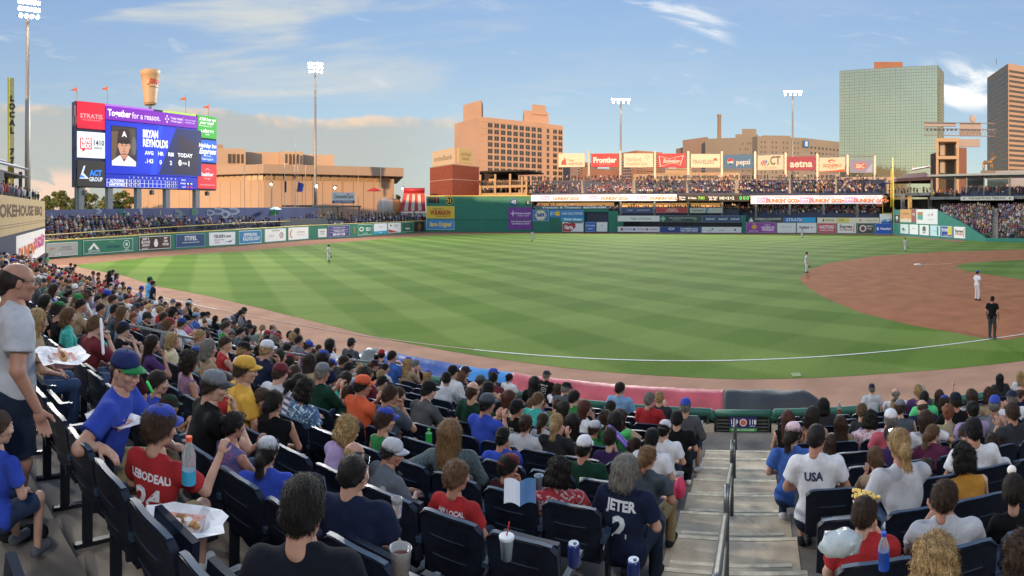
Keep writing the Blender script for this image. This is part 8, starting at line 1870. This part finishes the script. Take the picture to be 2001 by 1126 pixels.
for px, py, kind, pose, hair, hat, shirt, ex, lab in people:
 fit = seat_person(px, py, kind, pose, hat, lab)
 if fit is None: continue
 cost, k, u, v, sc, D = fit; TAKEN.append((k, u)); PEOPLE_AT.append((k, u)) if pose not in ('stand', 'bend', 'standlow') else None
 p = S(u, v, zrow(k)); r = np.random.default_rng(sum(map(ord, lab))); tgt = look(p.x, p.y); turn = (tgt-BT)*(.72 if px < 500 else .45 if px < 1500 else .36) + r.normal(0, .34)
 o_ = [v for q, v in TO.items() if lab.startswith(q)]
 if o_: turn = o_[0] + .35
 bt = turn*.38 if not o_ else o_[0]; yw = math.degrees(turn-bt); pz = pose
 if pose == 'face': bt = math.pi; yw = 10; pz = 'lap'
 if kind in 'bg' and pz in ('standlow',): pz = 'stand'
 if pz == 'lap' and pose != 'face' and not o_: pz = ['lap', 'lap', 'lap', 'chin', 'lean', 'phone', 'cross', 'side' if kind in 'mw' else 'lap'][r.integers(8)]
 CROWDED.append((px, py, lab, k, u, round(sc, 2), D))
 h = .0125 if D < 5 else .018
 MADE[lab] = person(p, -(BT + bt), kind, pz, hair, hat, shirt, lab, ex, max(-40, min(80, yw)), min(1.16, max(.82, sc*1.03)), h)
o_ = MADE['balding man standing in pale grey tee and jeans, wearing glasses'][0]; o_.scale = (o_.scale.x*1.22, o_.scale.y*1.2, o_.scale.z*1.03)
# ---- lettering on the backs
def bt(lab, lines, col): back_text(MADE[lab][1], lines, col)
bt('silver haired fan in navy number 2 jersey', [('JETER', 0, .93, .085, .27), ('2', 0, .76, .17, .13)], '#c8ccd4')
bt('person in red name jersey and blue cap holding a bottle', [('LEBODEAU', 0, .78, .045, .24), ('24', 0, .66, .12, .16)], '#d8d4dc')
bt('boy with light brown hair in red number jersey', [('AFF LOCAL', 0, .80, .034, .20), ('3059', 0, .755, .03, .09), ('10', 0, .665, .10, .13)], '#c4c0c8')
bt('man with cropped hair in white USA tee', [('USA', -.03, .90, .07, .17)], '#2a3050')
bt('man in white cap and dark green tee with bat emblem', [('E', 0, .88, .085, .07), ('EAST HARTFORD', 0, .80, .022, .20), ('LITTLE LEAGUE', 0, .765, .018, .14)], '#c8d0cc')
bt('man in black lettered jersey and black cap', [("JK'S", 0, .93, .03, .08), ('HOCKEY SHOP', 0, .885, .035, .24), ('20', 0, .78, .12, .20)], '#c8c4b8')
bt('boy in dark green cap and green number jersey', [('12', 0, .74, .10, .14)], '#b8ccc0')
bt('boy in royal blue lettered shirt turning right, dark brown hair', [('GR BATS', 0, .78, .045, .18)], '#c8d0e4')
bt('boy in dark maroon lettered tee, seen from behind', [('INTO', 0, .80, .03, .10), ('RT CENTER', 0, .755, .035, .18)], '#d8d0d4')
bt('young person in maroon backwards cap and dark maroon tee', [('RESTAURANT', 0, .79, .032, .20)], '#c4b8bc')
bt('man in black tour tee at the red tarp', [('FIREHOUSE', 0, 1.36, .035, .22)] + [('tour date city', 0, 1.30-.045*i, .018, .16) for i in range(5)], '#c8c0bc')
bt('man in white lettered jersey and grey cap', [('SMITH', 0, .94, .05, .22), ('7', 0, .80, .12, .1)], '#2a2a30')
# ---- players and umpire on the field
def fielder(px, py, label, hat, shirt, legs, yawb=0, pose='stand', glove=True, face=None):
 x, y = G(px, py); a = look(x, y) if face is None else face
 b, sh = person((x, y, .004), -a + yawb, 'm', pose, 's.db', hat, shirt, label, (), 0, 1.10, .018, 'players and umpire on the field', legc=legs, shorts=False, cat='person')
 if glove:
  g = MB(); g.sphere((-.27, .20, .47), .085, 6, 0, (.7, 1, 1.2)); o = g.build('glove', mat('glove_leather', (.12, .055, .025), .6), None, True); o.parent = b
 return b
wh_ = '#d8d8de'
CN['uniform'] = '#dcdce2'
fielder(642, 511, 'left fielder in white uniform and dark cap standing alone on the left grass', 'C.dknavy', 't.uniform', wh_, .5)
fielder(1040, 471, 'centre fielder in white before the purple hospital board', 'C.dknavy', 't.uniform', wh_)
fielder(1567, 464.5, 'distant fielder in white before the red key bank board', 'C.dknavy', 't.uniform', wh_)
fielder(1769, 491, 'fielder in white at the far edge of the infield dirt', 'C.dknavy', 't.uniform', wh_, .3)
fielder(1576, 533, 'infielder in white with dark cap at the left end of the dirt', 'C.dknavy', 't.uniform', wh_, .2)
fielder(1910, 587, 'third baseman in white with blue cap and blue sleeves near the umpire', 'C.royal', 't.uniform', wh_, .1)
fielder(1939, 662, 'umpire in black shirt and grey trousers on the foul line', 'C.black', 't.black', '#3c4148', -.2, 'stand', False, math.atan2(30, 40))
# ---- things in hands, on laps and on seats
def RP(px, py, D): a = (px-X0)/F; return Vector((D*math.sin(a), D*math.cos(a), H - (py-HY)/F*D))
PXD = {c[2]: c[6] for c in CROWDED}
paperm = mat('food_paper', (.72, .72, .74), .7, var=.08, vscale=30, bump=.2, bscale=60); friedm = mat('fried_food', (.42, .22, .08), .6, var=.35, vscale=40); redck = mat('basket_check', (.62, .34, .32), .7, var=.3, vscale=60)
def food_tray(px, py, D, label, items, sc=1.0, rz=.3):
 p = RP(px, py, D); t = thing('food_tray', label, 'food tray', p, 'paper lined food trays'); rr = np.random.default_rng(int(px)); M = Matrix.Rotation(rz, 3, 'Z')
 def w(x, y, z): return p + M @ Vector((x, y, z))*sc
 b = MB(); A = [w(*q) for q in ((-.08, -.05, -.04), (.08, -.05, -.04), (.08, .05, -.04), (-.08, .05, -.04), (-.105, -.075, .005), (.105, -.075, .005), (.105, .075, .005), (-.105, .075, .005))]
 b.add(A, [(3, 2, 1, 0), (0, 1, 5, 4), (1, 2, 6, 5), (2, 3, 7, 6), (3, 0, 4, 7)]); b.build('basket', redck, t)
 b = MB(); n = 16; vs = [w(0, 0, -.025)]
 for j, rad in enumerate((.07, .12, .17)):
  for i in range(n): a = 2*math.pi*i/n; k = 1 + .35*abs(math.sin(2*a)) + rr.normal(0, .06); vs.append(w(rad*k*math.cos(a)*1.05, rad*k*math.sin(a)*.8, (-.02, .012, .02)[j] + rr.normal(0, .010)*(j > 0)))
 b.add(vs, [(0, 1+i, 1+(i+1) % n) for i in range(n)] + [(1+j*n+i, 1+(j+1)*n+i, 1+(j+1)*n+(i+1) % n, 1+j*n+(i+1) % n) for j in range(2) for i in range(n)]); b.build('paper', paperm, t)
 if items == 'dog':
  b = MB(); b.tube([w(-.08, 0, .015), w(0, .005, .02), w(.08, 0, .015)], [.022, .034, .022], 10); b.build('bun', mat('bun', (.46, .27, .11), .6), t, True); b = MB(); b.tube([w(-.09, -.008, .04), w(.09, -.008, .04)], .013, 8); b.build('sausage', mat('sausage', (.24, .08, .04), .5), t, True)
 else:
  for i in range(9):
   b = MB(); b.sphere(tuple(w(rr.uniform(-.07, .07), rr.uniform(-.045, .045), rr.uniform(.0, .025))), .021*sc, 5, 0, (1.2, 1, .8)); b.build('fried_piece', friedm, t, True)
  for i in range(2):
   b = MB(); c = w(-.02+.05*i, -.035+.02*i, .02); b.lathe([(.016*sc, c.z-.015), (.021*sc, c.z+.012)], (c.x, c.y), 10); b.build('sauce_cup', mat('sauce_cup', (.75, .7, .66), .4), t)
d1 = PXD['person in red name jersey and blue cap holding a bottle']
food_tray(357, 1022, d1*.90, 'large paper lined tray with dips and fried food on the red jersey fan lap', 'fried', 1.1, .7)
food_tray(222, 822, PXD['man in royal blue tee and navy cap with green brim, leaning on a seat']*.97, 'checked basket of fried nuggets held by the man in royal blue', 'fried', 1.05, .3)
food_tray(122, 700, PXD['balding man standing in pale grey tee and jeans, wearing glasses']*1.02, 'checked tray with a hot dog bun held by the standing balding man', 'dog', 1.15, -.3)
clear = mat('clear_plastic', (.82, .85, .88), .12, spec=.8, trans=.75)
def bottle(px, py, D, label, liquid, capc, hgt=.24, grp='drink bottles', liq=.45):
 p = RP(px, py, D); t = thing('bottle', label, 'bottle', p, grp); r = hgt*.15
 b = MB(); b.lathe([(r*.9, p.z), (r, p.z+.01), (r, p.z+hgt*.62), (r*.42, p.z+hgt*.86), (r*.40, p.z+hgt*.92)], p[:2], 14); b.build('body', clear, t, True)
 b = MB(); b.lathe([(r*1.02, p.z+.002), (r*1.02, p.z+hgt*liq)], p[:2], 14); b.build('liquid', mat('liquid_'+liquid.strip('#'), liquid, .2), t)
 b = MB(); b.lathe([(r*.48, p.z+hgt*.90), (r*.48, p.z+hgt)], p[:2], 12); b.build('bottle_cap', C(capc), t)
def cup(px, py, D, label, col, hgt=.115, lid=None, r=.038, drink=None):
 p = RP(px, py, D); t = thing('cup', label, 'cup', p, 'drink cups'); b = MB(); b.lathe([(r*.72, p.z-hgt), (r, p.z), (r*1.06, p.z+.003), (r*.93, p.z+.001), (r*.86, p.z-.03)], p[:2], 18); b.build('cup_wall', clear if col == 'clear' else C(col), t, True)
 if drink: b = MB(); b.lathe([(r*.66, p.z-hgt*.9), (r*.89, p.z-.028)], p[:2], 16); b.build('drink', C(drink), t)
 if lid: b = MB(); b.lathe([(r*1.1, p.z), (r*1.1, p.z+.012), (r*.9, p.z+.016)], p[:2], 18); b.build('lid', C(lid), t); b = MB(); b.tube([p + Vector((0, 0, .01)), p + Vector((.015, 0, .09))], .004, 6); b.build('straw', C('#c03028'), t)
def can(px, py, D, label):
 p = RP(px, py, D); t = thing('drink_can', label, 'can', p, 'blue drink cans in seat holders'); b = MB(); b.lathe([(.028, p.z-.122), (.033, p.z-.112), (.033, p.z-.015), (.028, p.z)], p[:2], 18); b.build('can_body', mat('can_blue', (.02, .035, .16), .3, .4), t, True); b = MB(); b.lathe([(.0285, p.z-.001), (.0285, p.z+.002)], p[:2], 18); b.build('can_lid', mat('can_aluminium', (.75, .75, .76), .25, .9), t); b = MB(); b.lathe([(.010, p.z+.002), (.010, p.z+.004)], (p.x+.008, p.y-.004), 10); b.build('opening', C('#181818'), t)
bottle(369, 945, d1*.93, 'clear bottle with blue drink and orange cap held up by the red jersey fan', '#3a9ac0', '#d8502c', .26, liq=.30)
bottle(1727, 1112, 3.0, 'blue water bottle standing between two young men near the bottom right', '#1c4aa8', '#1c50c0', .20, liq=.5)
bottle(1640, 811, 12.1, 'brown bottle standing on the front ledge right of the gate', '#6a4a30', '#a0a0a0', .30)
bottle(1606, 812, 12.1, 'small blue capped bottle on the front ledge right of the gate', '#a8c0d8', '#2a50a0', .24)
bottle(838, 880, 6.2, 'green soda bottle among the middle seats', '#2a9a3c', '#2a9a3c', .24, liq=.8)
can(1121, 1062, 3.0, 'blue drink can in the holder left of the number 2 jersey seat'); can(1238, 1094, 2.9, 'blue drink can in the holder at the aisle end of the number 2 jersey row')
cup(990, 1052, 3.0, 'lidded cup with a red straw in a seat holder', '#8a98a8', lid='#c4ccd4')
cup(783, 1072, 2.1, 'clear cup of dark beer held up beside the cropped navy tee', 'clear', .12, None, .042, '#5a2c20'); cup(776, 975, 3.6, 'clear empty cup behind the grey white navy jersey', 'clear')
cup(1053, 930, 4.6, 'pale plastic cup in a holder behind the grey tee bun', '#7f93a8'); cup(1328, 925, 5.0, 'clear cup on the aisle seat armrest', 'clear')
def stick(a, b_, D0, D1, label, col, r=.02):
 p, q = RP(*a, D0), RP(*b_, D1); t = thing('foam_stick', label, 'stick', p, 'noise maker sticks'); m = MB(); m.tube([p, p.lerp(q, .05), p.lerp(q, .95), q], [r*.5, r, r, r*.5], 8); m.build('tube', C(col), t, True)
stick((1190, 832), (1234, 880), 7.2, 6.6, 'long purple foam stick held across the middle rows', '#4a2a90', .035); stick((1186, 868), (1232, 842), 7.0, 7.0, 'bright green foam stick crossing the purple one', '#3aa858', .045)
stick((197, 622), (202, 694), 6.0, 5.8, 'thin white stick held upright by the maroon polo', '#dcdce4', .016); stick((287, 745), (298, 768), 4.6, 4.6, 'glowing green straw held by the long dark haired woman', '#38d860', .012)
stick((1660, 858), (1685, 838), 8.2, 8.2, 'pink and purple toy stick in the second row right of the gate', '#a860b0', .03); stick((384, 592), (394, 589), 24, 24, 'thin white stick leaning over the left rail', '#d8d8d8', .02)
pp = thing('popcorn_box', 'red and white striped popcorn box held by the little blond girl', 'popcorn', RP(1690, 985, 3.6)); p = RP(1690, 985, 3.6)
for i in range(8):
 b = MB(); a0 = 2*math.pi*i/8; qs = [(p.x + r*math.cos(a0+da)*1.2, p.y + r*math.sin(a0+da), z) for r, da, z in ((.05, 0, p.z-.10), (.05, math.pi/4, p.z-.10), (.07, math.pi/4, p.z+.04), (.07, 0, p.z+.04))]; b.add(qs, [(0, 1, 2, 3)]); b.build('side_panel', C('#c83038' if i % 2 else '#e8e0dc'), pp)
b = MB(); rr = np.random.default_rng(3)
for i in range(46): b.sphere((p.x + rr.normal(0, .035), p.y + rr.normal(0, .028), p.z + .05 + rr.uniform(-.015, .025)), rr.uniform(.010, .016), 4)
b.build('popcorn', mat('popcorn', (.72, .52, .16), .7, var=.3, vscale=60), pp, True, kind='stuff')
bag = thing('clear_bag', 'clear plastic bag stuffed with white cloth lying on a seat', 'bag', RP(1642, 1060, 2.9)); p = RP(1642, 1062, 2.9)
def lump(r, n, seed, sq):
 rr = np.random.default_rng(seed); b = MB(); b.sphere((0, 0, 0), r, n, 0, sq); v = np.array(b.v); ph = rr.uniform(0, 6, (6, 4)); ph[:, :3] = rr.uniform(14, 46, (6, 3))*rr.choice([-1, 1], (6, 3)); k = 1 + .075*sum(1-2.2*np.abs(np.sin(v @ q[:3]*.7 + q[3])) for q in ph)*.6; b.v = [tuple(x) for x in (v*k[:, None] + np.array(p))]; return b
lump(.10, 14, 1, (1.25, .8, .75)).build('bag_film', mat('bag_film', (.72, .80, .83), .22, spec=.6, trans=.7, bump=.6, bscale=25), bag, True); lump(.085, 14, 2, (1.2, .75, .7)).build('cloth_filling', mat('bag_cloth', (.70, .74, .76), .8, bump=.4, bscale=30), bag, True)
pk_ = thing('pink_bag', 'bright pink bag hanging by the aisle armrest', 'bag', RP(1328, 955, 4.6)); p = RP(1328, 955, 4.6); lump(.09, 9, 8, (.6, .7, 1.1)).build('bag_body', mat('pink_bag', (.55, .03, .10), .6), pk_, True)
wb = thing('ball', 'likely cup lid modelled as a white ball on a seat back at the right edge', 'ball', RP(1977, 919, 4.2)); b = MB(); b.sphere(RP(1977, 919, 4.2), .036, 8); b.build('ball_shell', C('#e0dcd4'), wb, True)  # ball built in place of what is likely a cup lid
pg_ = thing('programme', 'open white and blue programme in the lap of the maroon capped fan', 'paper', RP(1016, 990, 3.6)); p = RP(1016, 990, 3.6); d = Vector((p.y, -p.x, 0)).normalized()
up_ = Vector((p.x, p.y, 0)).normalized()*.10 + Vector((0, 0, .11))
for s, c in ((-1, '#c4c8d2'), (1, '#35608f')):
 b = MB(); vs = []
 for q in range(5):
  x = .105*q/4*s; z = .018*math.sin(math.pi*q/4) + .02*q/4; vs += [p + d*x + Vector((0, 0, z)), p + d*x + up_ + Vector((0, 0, z))]
 b.add(vs + [v + Vector((0, 0, -.003)) for v in vs], [(2*q, 2*q+2, 2*q+3, 2*q+1) for q in range(4)] + [(10+2*q+1, 10+2*q+3, 10+2*q+2, 10+2*q) for q in range(4)]); b.build('page', C(c), pg_)
# ---- fans filling the far left rows
far = []
shn = ['white', 'navy', 'royal', 'grey', 'red', 'black', 'slate', 'green', 'pink', 'ltblue', 'tan', 'purple', 'charcoal', 'maroon', 'teal']; hrn = ['bk', 'db', 'br', 'lbr', 'bl', 'gy']
cand = []
for k in range(-1, KF+1):
 for s0, s1 in SECTIONS:
  n = int((s1-s0)/PITCH); off = (s1-s0-n*PITCH)/2
  for i in range(n):
   u = s0+off+PITCH*(i+.5); v = vback(k)+.36; p = S(u, v, zrow(k)); D = math.hypot(p.x, p.y); px = X0 + F*math.atan2(p.x, p.y); py = HY + F*(H-p.z-1.27)/D
   if not -15 < px < 2010 or py > 1000 or any(kk == k and abs(uu-u) < .42 for kk, uu in TAKEN): continue
   dens = (.86 if px < 330 else .6 if px < 520 else .42 if px < 760 else .24) if k <= 6 or px < 480 else .1
   if px > 600: dens = 0 if k < (0 if px < 1000 else 2) else max(dens, .34 if px < 1000 else .2)
   if rng.random() < dens: cand.append((D, k, u, p, px))
cand.sort(key=lambda c: c[0]); room = 296 - len(people)
for D, k, u, p, px in cand[:max(room, 0)]:
 kind = 'mwmwb'[rng.integers(5)]; hs = 's' if kind != 'w' else 'lopu'[rng.integers(4)]; hc = hrn[rng.integers(6)]; hat = 'C.' + ['navy', 'black', 'red', 'white', 'royal', 'green'][rng.integers(6)] if rng.random() < .36 else '-'; sc_ = shn[rng.integers(len(shn))]
 names = dict(bk='black', db='dark', br='brown', lbr='tawny', bl='fair', gy='grey')
 n_, w_ = (int((u-.36)/PITCH)+1, 'right of gate aisle') if u > 0 else (int((-1.02-u)/PITCH)+1, 'left of gate aisle') if u > -8 else (int((-9.25-u)/PITCH)+1, 'past second aisle') if u > -21 else (int((-21.7-u)/PITCH)+1, 'past far aisle')
 lab = '%s haired fan in %s%s, %s row, %s seat %s' % (names[hc], dict(ltblue='light blue').get(sc_, sc_), '' if hat == '-' else ' and ' + hat[2:] + ' cap', ORD[KF-k], ordn(max(1, n_)) if n_ < 30 else 'end', w_)
 turn = (look(p.x, p.y)-BT)*(.75 if px < 500 else .45) + rng.normal(0, .25); PEOPLE_AT.append((k, u))
 person(p, -(BT+turn*.38), kind, ['lap', 'lap', 'chin', 'lean', 'phone', 'cross'][rng.integers(6)], hs+'.'+hc, hat, ['t', 't', 'l', 'k'][rng.integers(4)]+'.'+sc_, lab, (), max(-40, min(80, math.degrees(turn*.62))), rng.uniform(.96, 1.08), .018)
rest_ = [(p.x, p.y, p.z, -(BT + .5), True, 1.0) for D, k, u, p, px in cand[max(room, 0):]]
if rest_: crowd('crowd', rest_)
build_seats()
